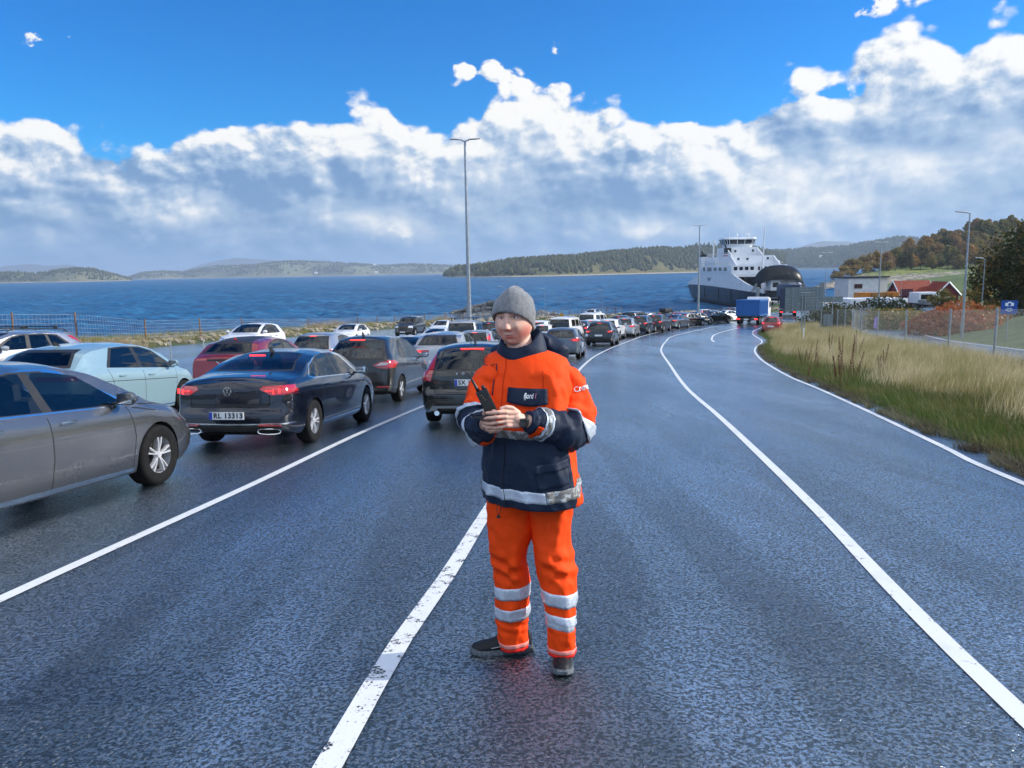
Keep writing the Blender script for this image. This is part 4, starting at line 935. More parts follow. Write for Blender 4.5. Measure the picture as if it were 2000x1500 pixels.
# hem turned inwards
last=g[-1]; c=sum((v.co for v in last),Vector())/len(last); ins=[bm.verts.new(v.co.lerp(c,.12)+Vector((0,0,-.004))) for v in last]; ins2=[bm.verts.new(v.co.lerp(c,.25)+Vector((0,0,.06))) for v in last]
for A_,B_ in ((last,ins),(ins,ins2)):
    for i in range(len(A_)):
        f=bm.faces.new((A_[i],A_[(i+1)%96],B_[(i+1)%96],B_[i])); f.material_index=1
# sleeves as part of the same jacket mesh
def bez(ps,t):
    n=len(ps)-1; x=t*n; i=min(int(x),n-1); f=x-i
    p0=ps[max(i-1,0)];p1=ps[i];p2=ps[i+1];p3=ps[min(i+2,n)]
    return .5*((2*p1)+(p2-p0)*f+(2*p0-5*p1+4*p2-p3)*f*f+(3*p1-p0-3*p2+p3)*f**3)
SL={1:[q(1085,728,.0),q(1110,762,0),q(1122,806,-.045),q(1112,838,-.115),q(1080,834,-.19),q(1052,828,-.24),q(1030,823,-.275)],
    -1:[q(975,728,.0),q(948,760,-.01),q(936,800,-.05),q(931,826,-.11),q(934,834,-.17),q(942,833,-.22),q(950,829,-.265)]}
SR={1:[(0,.085),(.16,.098),(.33,.098),(.5,.095),(.66,.082),(.83,.068),(.93,.054),(1,.044)],-1:[(0,.075),(.16,.082),(.33,.086),(.5,.086),(.66,.078),(.83,.066),(.93,.053),(1,.044)]}
def SS(side,ph,t,off=0,wr=True):
    P=SL[side]; p=bez(P,t); d=(bez(P,min(1,t+.01))-bez(P,max(0,t-.01))).normalized()
    fr=Vector((0,-1,.25)); fr=(fr-d*fr.dot(d)); fr.normalize(); s=d.cross(fr)
    r=interp(SR[side],t); n=fr*math.cos(ph)+s*math.sin(ph)
    o_=off
    if wr:
        k=math.exp(-((t-.5)/.22)**2)
        pt=p+n*r
        o_+=fold(pt,.008+.013*k,.006,(9,9,6))-.006+.003*fold(pt,1,0,(26,26,18))+.006*k*math.sin(t*58+math.sin(ph)*2.2)*(.5+.5*math.sin(ph*1+1))+.003*math.sin(t*95+ph)*ss(.55,.95,t)
    return p+n*(r+o_)
PHs=[2*math.pi*k/40 for k in range(40)]
SB={1:.44,-1:.42}
for side in (1,-1):
    vs_=sorted(set(rngf(0,1,62)+[SB[side]]))
    bb,g2=patch(lambda u,v:SS(side,u,v),PHs,vs_,True,bm,lambda u,v:(1 if (side>0 and v<.15 and math.cos(u)<.25) else 0) if v<SB[side] else 1)
    l2=g2[-1]; c=sum((v.co for v in l2),Vector())/len(l2); i2=[bm.verts.new(v.co.lerp(c,.35)-Vector((0,0,0))) for v in l2]
    for i in range(40): f=bm.faces.new((l2[i],l2[(i+1)%40],i2[(i+1)%40],i2[i])); f.material_index=1
bmesh.ops.recalc_face_normals(bm,faces=bm.faces)
jacket=mobj('jacket',bm,[ORG,NVY],smooth=True)
def band(F,us,vs,name,m,closed=True,parent=None,flip=False):
    bm,g=patch(F,us,vs,closed); 
    bmesh.ops.recalc_face_normals(bm,faces=bm.faces)
    r=bmesh.ops.solidify(bm,geom=bm.faces[:],thickness=.0015)
    return mobj(name,bm,m,parent or jacket)
def lobj(o,par): return o
# bands on the jacket (sub-parts)
band(lambda u,v:TS(u,v+2.5*math.sin(u),.004),[x for x in TH if -1.2<x<.62],[957,962,968,974,979],'reflective_band',TAPE,False)
band(lambda u,v:TS(u,v+2.5*math.sin(u)-.5,.004),[x for x in TH if x>.6 or x<-1.18],[957,962,968,974,979],'reflective_band',TAPEW,False) if 0 else None
band(lambda u,v:TS(u,v-9*ss(.6,2.2,u),.004),rngf(.6,2.9,36),[957,962,968,974,979],'reflective_band',TAPEW,False)
band(lambda u,v:TS(u,v,.004),rngf(-3.0,-1.21,30),[957,962,968,974,979],'reflective_band',TAPEW,False)
band(lambda u,v:TS(u,v,.004),rngf(-1.7,1.5,60),[841,845,849,854,858],'reflective_band',TAPEW,False)
band(lambda u,v:SS(1,u,v+.02*math.cos(u),.004),PHs,rngf(.405,.475,5),'reflective_band',TAPE)
band(lambda u,v:SS(-1,u,v+.0*math.cos(u),.004),PHs,rngf(.375,.45,5),'reflective_band',TAPE)
band(lambda u,v:SS(1,u,v,.005),PHs,rngf(.765,.785,2),'reflective_band',TAPE); band(lambda u,v:SS(1,u,v,.004),PHs,rngf(.785,.835,4),'reflective_band',TAPEW); band(lambda u,v:SS(1,u,v,.005),PHs,rngf(.835,.855,2),'reflective_band',TAPE)
band(lambda u,v:SS(-1,u,v,.004),PHs,rngf(.64,.70,4),'reflective_band',TAPE)
band(lambda u,v:SS(1,u,v,.009),rngf(-1.75,-.25,8),rngf(.87,.93,4),'cuff_tab',ORG,False)
band(lambda u,v:SS(-1,u,v,.010),rngf(1.5,2.9,8),rngf(.74,.80,4),'cuff_tab',ORG,False)
# pocket flap, placket, seams, big lower pocket
def flapF(u,v): # u 0..1 across, v 0..1 down
    th=-.04+u*.80; py=755+v*(29+6*math.sin(u*3.1))+u*3; return TS(th,py,.010+.004*v)
FLP=band(flapF,rngf(0,1,10),rngf(0,1,6),'pocket_flap',NVY,False)
def ondress(text,size,F,name,m,par,shear=0,bold=.0):
    o=textmesh(text,size,name,m,None,None,0.0,1.0,bold,shear)
    for v in o.data.vertices: v.co=mi@F(v.co.x,v.co.y)
    o.parent=par; return o
FLM=mat('white_print',(.8,.82,.85),.5); FLMP=mat('pink_print',(.75,.25,.35),.5)
ondress('fjord',.034,lambda x,y:flapF(.46+x*3.6,.42-y*12.5)+Vector((0,-.004,0)),'lettering',FLM,FLP,.25,.0009)
ondress('1',.034,lambda x,y:flapF(.46+.041*3.6+.03+x*3.6,.42-y*12.5)+Vector((0,-.004,0)),'lettering',FLMP,FLP,.25,.0009)
ondress('Crew',.033,lambda x,y:SS(1,-.55-x*10.5,.20-y*1.9,.007)+Vector((0,-.002,0)),'lettering',FLM,jacket,0,.0007)
TH2=0; THIN=mat('seam_thread',(.02,.02,.03),.8); 
def seam(F,pts,r,name,m):
    bm=bmesh.new(); tube(bm,[F(*p) for p in pts],r,5); return mobj(name,bm,m,jacket)
DOR=cloth('orange_shadow_seam',(.55,.035,.004),.8)  # darker orange for the zip and armhole seams
seam(lambda a,b:TS(a,b,.003),[(-.16,y) for y in rngf(702,840,30)],.0018,'zip_placket',DOR); seam(lambda a,b:TS(a,b,.003),[(-.42,y) for y in rngf(712,775,20)],.0028,'zip_placket',NVY)
seam(lambda a,b:TS(a,b,.002),[(-.16,y) for y in rngf(862,990,30)],.0018,'zip_placket',SEAM)
seam(lambda a,b:TS(a,b,.002),[(1.0-.35*math.cos((y-715)/150),y) for y in rngf(722,838,24)],.0016,'armhole_seam',DOR)
LPK=band(lambda u,v:TS(.42+u*.86,906-u*9+v*16,.012+.004*v),rngf(0,1,12),rngf(0,1,4),'pocket_flap',NVY,False)
band(lambda u,v:TS(.44+u*.82,918-u*9+v*36,.006),rngf(0,1,12),rngf(0,1,6),'pocket',NVY,False)
band(lambda u,v:TS(-.50-u*.5,757+v*40,.005),rngf(0,1,8),rngf(0,1,6),'pocket',ORG,False)
# drawcord at the hem and at the collar
bm=bmesh.new(); h0=TS(-.42,992,.004); tube(bm,[h0,h0+Vector((-.005,-.004,-.03)),h0+Vector((.004,-.004,-.058))],.0018,5); tube(bm,[h0+Vector((.012,0,0)),h0+Vector((.014,-.004,-.03)),h0+Vector((.004,-.004,-.058))],.0018,5); box(bm,h0+Vector((.003,-.005,-.062)),(.018,.009,.012),rot=(0,.4,0),bev=.003); mobj('drawcord',bm,BK,jacket)
bm=bmesh.new(); tube(bm,[TS(-.95,698,.012),TS(-.98,706,.018),TS(-.82,716,.014),TS(-.62,717,.010),TS(-.45,712,.008)],.0018,5); mobj('drawcord',bm,BK,jacket)
# collar with the hood bundled behind
bm=bmesh.new(); N=56; cy,sy=math.cos(YAW),math.sin(YAW)
def CO(th,t,o_=0):
    # t 0 bottom .. 1 rim
    fr=(1+math.cos(th))/2   # 1 at front
    rimpy=interp([(-3.2,650),(-1.7,664),(-.9,658),(-.2,676),(.3,676),(1.0,668),(1.8,648),(2.5,642),(3.2,650)],th)
    botpy=interp([(-3.2,694),(-1.2,703),(-.2,712),(.6,708),(1.6,694),(3.2,694)],th)
    py=botpy+(rimpy-botpy)*t
    cx=1022-6*t; a=interp([(0,.122),(.5,.112),(1,.098)],t); b_=interp([(0,.105),(1,.100)],t)
    x,y=math.sin(th)*a,-math.cos(th)*b_
    c=q(cx,py,.035); k=.004*math.sin(th*5+t*4)+.004*noise.noise(Vector((th*2,t*4,1)))
    return c+Vector((x*cy-y*sy,x*sy+y*cy,0))*(1+(o_+k)/a)
ths=[-math.pi+2*math.pi*k/N for k in range(N)]
prof=[(0,0),(.25,.006),(.5,.008),(.75,.004),(.95,.0),(1.0,-.006),(.95,-.014),(.6,-.018),(.2,-.02)]
g=[[bm.verts.new(CO(t,a,b)) for t in ths] for a,b in prof]
for a,b in zip(g,g[1:]):
    for i in range(N): bm.faces.new((a[i],a[(i+1)%N],b[(i+1)%N],b[i]))
bmesh.ops.recalc_face_normals(bm,faces=bm.faces); mobj('collar',bm,NVY)
# hood roll
bm=bmesh.new(); ps=[q(1048,652,.06),q(1060,664,.09),q(1078,676,.10),q(1088,688,.11),q(1070,694,.14),q(1030,690,.17),q(985,684,.15),q(965,690,.10)]
rings=[]
for i in range(29):
    t=i/28; p=bez(ps,t); d=(bez(ps,min(1,t+.02))-bez(ps,max(0,t-.02))).normalized(); s=d.cross(Vector((0,0,1))).normalized(); u=s.cross(d)
    r=interp([(0,.016),(.12,.042),(.35,.058),(.6,.06),(.9,.04),(1,.014)],t)
    rings.append([p+(s*math.cos(a)*r*1.25+u*math.sin(a)*r*.85)*(1+.12*math.sin(a*3+t*14)+.12*noise.noise(p*30+s*math.cos(a))) for a in [2*math.pi*k/20 for k in range(20)]])
loft(bm,rings); bmesh.ops.recalc_face_normals(bm,faces=bm.faces); mobj('hood',bm,NVY)
# trousers
LEG={-1:[(975,950,1046,.13,.02),(1000,951,1045,.125,.02),(1040,954,1042,.11,.02),(1070,956,1037,.10,.02),(1085,958,1032,.098,.02),(1105,962,1031,.092,.02),(1120,965,1032,.088,.025),(1140,967,1033,.083,.03),(1165,968,1034,.080,.04),(1200,970,1033,.078,.05),(1222,971,1031,.077,.06),(1274,973,1032,.074,.07)],
     1:[(975,1030,1119,.13,0),(1000,1028,1117,.125,0),(1040,1032,1114,.11,-.01),(1070,1036,1114,.10,-.03),(1100,1042,1119,.098,-.05),(1125,1048,1123,.09,-.06),(1150,1055,1125,.084,-.07),(1180,1061,1126,.08,-.075),(1215,1067,1126,.077,-.08),(1245,1071,1125,.074,-.085),(1286,1072,1123,.072,-.085)]}
def LS(side,th,py,off=0):
    L_=LEG[side]; k=lambda i:interp([(r[0],r[i]) for r in L_],py)
    l,r=k(1),k(2); b_=k(3); p=q((l+r)/2,py,k(4)); p.z=q((l+r)/2,py,k(4)-b_*.9).z; a=(q(r,py,k(4))-q(l,py,k(4))).length/2
    x,y=math.sin(th)*a,-math.cos(th)*b_; n=Vector((math.sin(th)*b_,-math.cos(th)*a,0)).normalized()
    pt=p+Vector((x,y,0)); kn=math.exp(-((py-1112)/26)**2); an=math.exp(-((py-1228)/18)**2)
    d=off+fold(pt+Vector((side,0,0)),.008+.006*kn,.005,(8,8,3.5))-.004+.003*fold(pt,1,0,(20,20,10))+.012*kn*math.sin((pt.z*75)+th*1.6)*max(0,math.cos(th-.4*side))+.004*an*math.sin(pt.z*130+th*2)-.003*max(0,math.cos(th*1))*math.exp(-(math.sin(th)/.06)**2)
    return pt+n*d
bm=bmesh.new()
for side in (-1,1):
    e=LEG[side][-1][0]; bb,g=patch(lambda u,v:LS(side,u,v),[2*math.pi*k/44 for k in range(44)],rngf(975,e,74),True,bm,lambda u,v:0)
    l2=g[-1]; c=sum((v.co for v in l2),Vector())/44; i2=[bm.verts.new(v.co.lerp(c,.3)+Vector((0,0,.01))) for v in l2]
    for i in range(44): bm.faces.new((l2[i],l2[(i+1)%44],i2[(i+1)%44],i2[i]))
bmesh.ops.recalc_face_normals(bm,faces=bm.faces); trs=mobj('trousers',bm,ORG)
C44=[2*math.pi*k/44 for k in range(44)]
for side,rs_ in ((-1,((1150,1173),(1191,1214))),(1,((1161,1188),(1205,1232)))):
    for a,b_ in rs_: band(lambda u,v:LS(side,u,v+(3 if side==-1 else -6)*-math.sin(u)*(1)*(.8),.003),C44,rngf(a,b_,5),'reflective_band',TAPE,True,trs)
    e=LEG[side][-1][0]; band(lambda u,v:LS(side,u,v,.003),C44,rngf(e-15,e-7,3),'hem_band',PINK,True,trs); band(lambda u,v:LS(side,u,v,.002),C44,rngf(e-7,e-.5,3),'hem_band',HRED,True,trs)
for a,b_,sd_ in ((1108,1055,-1),):
    pass
# shoes
SHB=cloth('shoe_fabric',(.012,.014,.018),.55); SOL=mat('shoe_sole',(.10,.12,.14),.7,var=.5,vs=90,bump=.004,bs=150); BLU=mat('shoe_blue_trim',(.01,.04,.16),.4); SGY=mat('shoe_piping',(.35,.37,.38),.5)
def shoe(cx,cy_,head,side):
    # local: x forward (toe), origin under the heel
    bm=bmesh.new(); rr=[]; h=R(head); M=Matrix.Translation((cx,cy_,H(cx,cy_)))@Matrix.Rotation(math.pi/2-h,4,'Z')
    sl=math.atan2(H(cx+math.sin(h)*.3,cy_+math.cos(h)*.3)-H(cx,cy_),.3); M=M@Matrix.Rotation(-sl,4,'Y')
    W_=[(-.015,.020),(0,.034),(.05,.040),(.11,.039),(.17,.047),(.22,.050),(.26,.047),(.285,.036),(.298,.018)]
    Ht=[(-.015,.09),(0,.115),(.06,.118),(.10,.105),(.15,.088),(.20,.070),(.25,.062),(.285,.052),(.298,.036)]
    for i in range(25):
        x=-.015+.313*i/24; w=interp(W_,x); hh=interp(Ht,x); z0=.022
        ring=[]
        for k in range(20):
            a=2*math.pi*k/20; cz=(z0+hh)/2; rz=(hh-z0)/2
            z=cz+rz*math.copysign(abs(math.sin(a))**.8,math.sin(a)); ww=w*(1-.42*ss(.03,.12,z)) if x<.16 else w*(1-.35*ss(.02,hh,z))
            ring.append(Vector((x,ww*math.copysign(abs(math.cos(a))**.75,math.cos(a))*1.0,z)))
        rr.append(ring)
    loft(bm,rr); bmesh.ops.recalc_face_normals(bm,faces=bm.faces); bmesh.ops.transform(bm,matrix=mi@M,verts=bm.verts); s=obj('shoe',bm,SHB,man,True)
    bm=bmesh.new(); out=[]
    for i in range(31):
        x=-.024+.33*i/30; out.append((x,interp([(a-.004 if a<0 else a+.006 if a>.29 else a,b+.007) for a,b in W_],x)))
    pts=[(x,w) for x,w in out]+[(x,-w*1.0) for x,w in out[::-1]]
    n=len(pts); lv=[(.0,.95),(.006,1.0),(.020,1.0),(.028,.95)]
    R_=[[Vector((.14+(x-.14)*s_,y*s_,z+(.012*ss(.24,.32,x)+.0*x) + (.006 if z>.02 and x<.06 else 0))) for x,y in pts] for z,s_ in lv]
    loft(bm,R_); bmesh.ops.recalc_face_normals(bm,faces=bm.faces); bmesh.ops.transform(bm,matrix=mi@M,verts=bm.verts); obj('sole',bm,SOL,s,40)
    for sd_ in (-1,1):
        bm=bmesh.new(); tube(bm,[(.02,sd_*.041,.055),(.07,sd_*.040,.085),(.10,sd_*.041,.062),(.15,sd_*.046,.050),(.20,sd_*.048,.044)],.0022,5); bmesh.ops.transform(bm,matrix=mi@M,verts=bm.verts); obj('piping',bm,SGY,s)
        bm=bmesh.new(); tube(bm,[(.0,sd_*.038,.040),(.06,sd_*.043,.045),(.12,sd_*.044,.044)],[.008,.010,.004],8); bmesh.ops.transform(bm,matrix=mi@M,verts=bm.verts); obj('heel_trim',bm,BLU,s,True)
    bm=bmesh.new()
    for k in range(4):
        x=.115+.026*k; z=interp(Ht,x)+.001; tube(bm,[(x,-.020,z-.009),(x+.004,-.007,z),(x+.004,.007,z),(x,.020,z-.009)],.0028,5)
    bmesh.ops.transform(bm,matrix=mi@M,verts=bm.verts); obj('laces',bm,BK,s)
shoe(.062,3.75,-97,-1); shoe(.235,3.715,-176,1)
# ---- head ----
m,nt,b,o=nm('skin')
a=noi(nt,o,25,5,.6); c=mixc(nt,a.sm(.3,.7),(.70,.39,.29),(.80,.49,.38))
hc=q(1003,632,0)-Vector(man.location)
def near(pos,rad):
    g_=nt.nodes.new('ShaderNodeVectorMath'); g_.operation='DISTANCE'; nt.links.new(o.k,g_.inputs[0]); g_.inputs[1].default_value=pos; return V(nt,g_.outputs['Value']).sm(rad,rad*.2)
def P4(px,py,dy): return tuple(q(px,py,dy)-Vector(man.location))
c=mixc(nt,near(P4(1021,644,-.05),.052)*.8,c,(.62,.12,.10)); c=mixc(nt,near(P4(976,650,-.08),.03)*.35,c,(.62,.16,.13)); c=mixc(nt,near(P4(987,640,-.12),.018)*.35,c,(.62,.18,.15))
nt.links.new(c.k,b.inputs['Base Color']); b.inputs['Roughness'].default_value=.48; b.inputs['Subsurface Weight'].default_value=.12; b.inputs['Subsurface Radius'].default_value=(.8,.25,.12); b.inputs['Subsurface Scale'].default_value=.008
bump(nt,b,noi(nt,o,400,3,.6),.0004); SKIN=m
LIP=mat('lips',(.62,.24,.22),.45); EYW=mat('eye_white',(.75,.74,.73),.2); IRI=mat('iris',(.03,.035,.045),.1,coat=1); BRW=mat('brow_hair',(.16,.085,.045),.8)
HY=R(-19); HC=q(1004,627,.0)
HM=Matrix.Translation(HC)@Matrix.Rotation(HY,4,'Z')@Matrix.Rotation(R(2),4,'X')@Matrix.Rotation(R(-3),4,'Y')
def ga(v,m_,s): return math.exp(-((v-m_)/s)**2)
def headp(az_,po):
    # az_: 0 front, positive towards the man's left; po 0 top .. pi bottom
    x=math.sin(po)*math.sin(az_); y=-math.sin(po)*math.cos(az_); z=math.cos(po)
    X,Y,Z=x*.088,y*.100,z*.122
    lo=max(0,(-Z-.015)/.107)
    X*=1-.25*lo**1.9; Y=Y*(1-.10*lo) if Y<0 else Y*(1-.45*lo)
    if Y<0: X*=1+.06*ga(Z,-.045,.04)     # full cheeks
    f=max(0,-y)
    fr=0
    fr+=.007*ga(Z,.047,.014)*ga(X,0,.05)                      # brow
    for s in (-1,1):
        fr-=.016*ga(X,s*.032,.017)*ga(Z,.024,.013)            # socket
        fr+=.0045*ga(X,s*.032,.014)*ga(Z,.025,.0105)           # eyelid mound
        fr+=.008*ga(X,s*.043,.024)*ga(Z,-.022,.026)           # cheek
        fr+=.006*ga(X,s*.0125,.0075)*ga(Z,-.026,.009)          # nostril wing
        fr-=.004*ga(X,s*.031,.008)*ga(Z,-.045,.02)
    nz=interp([(-.042,0),(-.036,.006),(-.028,.027),(-.020,.026),(0,.016),(.02,.010),(.035,.006),(.05,0)],Z)
    fr+=nz*ga(X,0,.0115+.003*ga(Z,-.024,.012))
    fr+=.007*ga(Z,-.058,.018)*ga(X,0,.026)
    fr+=.0045*ga(Z,-.0535,.005)*ga(X,0,.019)+.0055*ga(Z,-.0665,.0055)*ga(X,0,.017)-.0055*ga(Z,-.0598,.0022)*ga(X,0,.024)
    fr-=.004*ga(Z,-.078,.006)*ga(X,0,.02)+0
    fr+=.010*ga(Z,-.098,.016)*ga(X,0,.024)
    Y-=fr*min(1,f*1.6)
    return Vector((X,Y,Z))
bm=bmesh.new(); NA,NP=150,130
# concentrate columns on the face
def azm(k): t=k/NA*2-1; return math.pi*(.45*t+.55*t**3)
g=[[bm.verts.new(HM@headp(azm(k),.03+(math.pi-.06)*j/NP)) for k in range(NA)] for j in range(NP+1)]
for A_,B_ in zip(g,g[1:]):
    for i in range(NA): bm.faces.new((A_[i],B_[i],B_[(i+1)%NA],A_[(i+1)%NA]))
bm.faces.new(g[0]); bm.faces.new(g[-1][::-1])
# ears
for s in (-1,1):
    rr=[]
    for k in range(9):
        t=k/8; a=.4+t*4.6; 
    eb=bmesh.new()
    bmesh.ops.create_uvsphere(bm,u_segments=14,v_segments=10,radius=1,matrix=HM@Matrix.Translation((s*.083,.012,.004))@Matrix.Rotation(s*.35,4,'Z')@Matrix.Diagonal((.010,.019,.032,1)))
    eb.free()
# neck, trunk and limbs under the clothes
tube(bm,[HM@Vector((0,.02,-.05)),q(1018,690,.03),q(1026,720,.03)],[.062,.064,.085],24)
tube(bm,[q(1026,712,.02),q(1030,760,0),q(1034,860,0),q(1034,920,0),q(1034,950,0)],[.09,.12,.12,.11,.09],24)
for s in (-1,1):
    tube(bm,[bez(SL[s],t) for t in rngf(.02,1.0,16)],[interp([(0,.055),(.5,.05),(1,.030)],t) for t in rngf(0,1,16)],14)
    tube(bm,[(LS(s,0,p)+LS(s,math.pi,p))/2 for p in rngf(1000,LEG[s][-1][0],10)]+[(LS(s,0,LEG[s][-1][0])+LS(s,math.pi,LEG[s][-1][0]))/2+Vector((0,0,.03))],[.07]*5+[.05]*5+[.045,.04],14)
bmesh.ops.recalc_face_normals(bm,faces=bm.faces)
# hands
def capsule(bm,pts,rad,n=10):
    for i in range(len(pts)-1):
        tube(bm,[pts[i],pts[i+1]],[rad[i],rad[i+1]],n)
    for p,r in zip(pts,rad): bmesh.ops.create_uvsphere(bm,u_segments=12,v_segments=8,radius=r,matrix=Matrix.Translation(p))
def fuse(bmh,vox,sm_=6):
    me=bpy.data.meshes.new('t'); bmh.to_mesh(me); bmh.free(); o=bpy.data.objects.new('t',me); COL.objects.link(o)
    r=o.modifiers.new('r','REMESH'); r.mode='VOXEL'; r.voxel_size=vox; s=o.modifiers.new('s','SMOOTH'); s.iterations=sm_; s.factor=.5
    bpy.context.view_layer.update(); out=bpy.data.meshes.new_from_object(o.evaluated_get(bpy.context.evaluated_depsgraph_get())); bpy.data.objects.remove(o); return out
h=bmesh.new(); rf=.0088
def fing(pts,r0=.0098,r1=.0078):
    P_=[q(*p) for p in pts]; n=len(P_); capsule(h,P_,[r0+(r1-r0)*i/(n-1) for i in range(n)])
# his left hand, back towards the camera
capsule(h,[q(1034,824,-.27),q(1020,821,-.285),q(1008,817,-.30)],[.030,.029,.032])
for (x0,y0),(x1,y1) in (((1008,806),(988,806)),((1010,815),(987,815)),((1010,823),(988,823)),((1010,829),(991,831))):
    capsule(h,[q(x0,y0,-.305),q(x1,y1,-.335)],[.018,.0125])
fing([(989,805,-.338),(974,805,-.352),(961,806,-.350),(951,807,-.342)])
fing([(988,814,-.340),(971,815,-.356),(957,816,-.354),(947,817,-.344)])
fing([(989,823,-.336),(973,825,-.350),(960,827,-.346),(951,828,-.336)],.0095,.0075)
fing([(992,831,-.328),(978,834,-.340),(966,836,-.336),(958,837,-.326)],.0088,.007)
fing([(1012,806,-.300),(1000,797,-.318),(989,795,-.330),(979,798,-.336)],.0125,.0085)
me1=fuse(h,.0022)
h=bmesh.new()
# his right hand under the telephone, round the radio
capsule(h,[q(944,832,-.255),q(949,827,-.27),q(954,822,-.285)],[.028,.029,.030])
capsule(h,[q(954,815,-.29),q(962,818,-.305)],[.022,.018]); capsule(h,[q(958,828,-.29),q(968,832,-.30)],[.020,.016])
fing([(946,815,-.29),(948,803,-.305),(957,798,-.318),(966,802,-.326)],.013,.009)
fing([(950,836,-.285),(958,843,-.305),(970,842,-.318),(979,838,-.318)],.0098,.0078)
fing([(947,831,-.290),(952,838,-.312),(963,841,-.327),(972,838,-.330)],.0098,.0078)
fing([(944,826,-.292),(945,831,-.316),(953,835,-.330),(962,834,-.334)],.0098,.0078)
fing([(943,820,-.292),(941,823,-.316),(947,826,-.330),(955,827,-.336)],.0095,.0078)
me2=fuse(h,.0022)
for me_ in (me1,me2): bm.from_mesh(me_); bpy.data.meshes.remove(me_)
body=mobj('body',bm,SKIN)
# face details
def face(px_,z,off=0):
    # point on the face at head x,z
    best=None
    for it in range(1):
        az_=math.asin(max(-1,min(1,px_/.088))); po=math.acos(max(-1,min(1,z/.122)))
        az_=math.asin(max(-.99,min(.99,px_/.088/max(.2,math.sin(po)))))
    p=headp(az_,po); return Vector((px_,p.y-off,z))
for s in (-1,1):
    bm=bmesh.new(); c=face(s*.032,.024,0); c.y+=.0085
    bmesh.ops.create_uvsphere(bm,u_segments=20,v_segments=14,radius=.0122,matrix=Matrix.Translation(c))
    for f in bm.faces:
        d=(f.calc_center_median()-c).normalized(); k=(d-Vector((-.12,-.99,.0)).normalized()).length
        f.material_index=1 if k<.46 else 0
    bmesh.ops.transform(bm,matrix=mi@HM,verts=bm.verts); obj('eye',bm,[EYW,IRI],body,True)
    # upper lid and lash line
    bm=bmesh.new(); tube(bm,[face(s*.032+dx_,.024+.0065*math.cos(dx_/.0165*1.4)-.001,.0012) for dx_ in rngf(-.016,.016,10)],[.0008,.0016,.002,.0022,.0022,.0022,.0022,.002,.0018,.0014,.0006],6); bmesh.ops.transform(bm,matrix=mi@HM,verts=bm.verts); obj('eyelid',bm,mat('lid_skin',(.40,.20,.16),.5),body,True)
    bm=bmesh.new(); tube(bm,[face(s*.032+dx_,.043+.004*math.cos(dx_*60)-.05*abs(dx_)*(1 if dx_*s>0 else .2),.0015) for dx_ in rngf(-.019,.021,10)],[.0012,.0026,.003,.003,.003,.003,.0028,.0026,.0024,.0018,.0008],6); bmesh.ops.transform(bm,matrix=mi@HM,verts=bm.verts); obj('eyebrow',bm,BRW,body,True)
bm=bmesh.new()
for zc,rr_ in ((-.0560,.0024),(-.0635,.0032)):
    tube(bm,[face(dx_,zc+(.0014*math.cos(dx_*260) if zc>-.06 else .0012*(dx_/.02)**2),.0008) for dx_ in rngf(-.026,.026,14)],[rr_*max(.12,1-(abs(dx_)/.0265)**2.0) for dx_ in rngf(-.026,.026,14)],8)
bmesh.ops.transform(bm,matrix=mi@HM,verts=bm.verts); obj('lips',bm,LIP,body,True)
# beanie
m,nt,b,o=nm('grey_knit'); ww=nt.nodes.new('ShaderNodeTexWave'); ww.inputs['Scale'].default_value=55; ww.inputs['Distortion'].default_value=1.5; ww.inputs['Detail'].default_value=2; nt.links.new(o.k,ww.inputs[0]); a=noi(nt,o,60,5,.7); n2=noi(nt,o,500,2,.5)
c=mixc(nt,a.sm(.3,.7),(.125,.135,.15),(.21,.22,.235)); c=mixc(nt,n2.sm(.55,.75)*.4,c,(.34,.35,.36)); nt.links.new(c.k,b.inputs['Base Color']); b.inputs['Roughness'].default_value=.95; b.inputs['Sheen Weight'].default_value=.4; bump(nt,b,V(nt,ww.outputs['Fac'])*.5+n2*.6,.0016)
bm=bmesh.new(); NB=64
def BE(az_,t,o_=0):
    rim=interp([(-3.2,-.050),(-2.2,-.035),(-1.3,.012),(-.75,.044),(-.3,.053),(.1,.050),(.6,.034),(1.1,.004),(1.5,-.030),(1.9,-.052),(2.6,-.056),(3.2,-.050)],az_)
    top_=.158; 
    # angle going from the rim to the crown
    rx_,ry_=.1005,.117; z=rim+(top_-rim)*math.sin(t*math.pi/2); k=max(0,(z-.03)/(top_-.03)); rr=math.sqrt(max(0,1-k**2.1)) if z>.03 else 1-.10*((.03-z)/.08)
    x=math.sin(az_)*rx_*rr; y=-math.cos(az_)*ry_*rr+.004+.018*max(0,k)
    p=Vector((x,y,z)); p+=Vector((0,.01*k*k,.006*math.sin(az_*2+1)*k)); 
    n=Vector((x,y,max(0,z-.02))).normalized(); return p+n*(o_+.0025*noise.noise(p*38)+.003*math.sin(k*9+az_*1.5)*k)
azs=[-math.pi+2*math.pi*k/NB for k in range(NB)]
g=[[bm.verts.new(HM@BE(a,t,o_)) for a in azs] for t,o_ in [(0.06,-.008),(0.0,-.005),(0,.001),(.03,.003)]+[(k/22,.0025) for k in range(2,22)]+[(.985,.002)]]
for A_,B_ in zip(g,g[1:]):
    for i in range(NB): bm.faces.new((A_[i],A_[(i+1)%NB],B_[(i+1)%NB],B_[i]))
bm.faces.new(g[-1])
# gathered tip
tube(bm,[HM@Vector((.0,.02,.142)),HM@Vector((.012,.045,.150)),HM@Vector((.03,.075,.138))],[.016,.013,.008],10)
bmesh.ops.recalc_face_normals(bm,faces=bm.faces); mobj('beanie',bm,m)
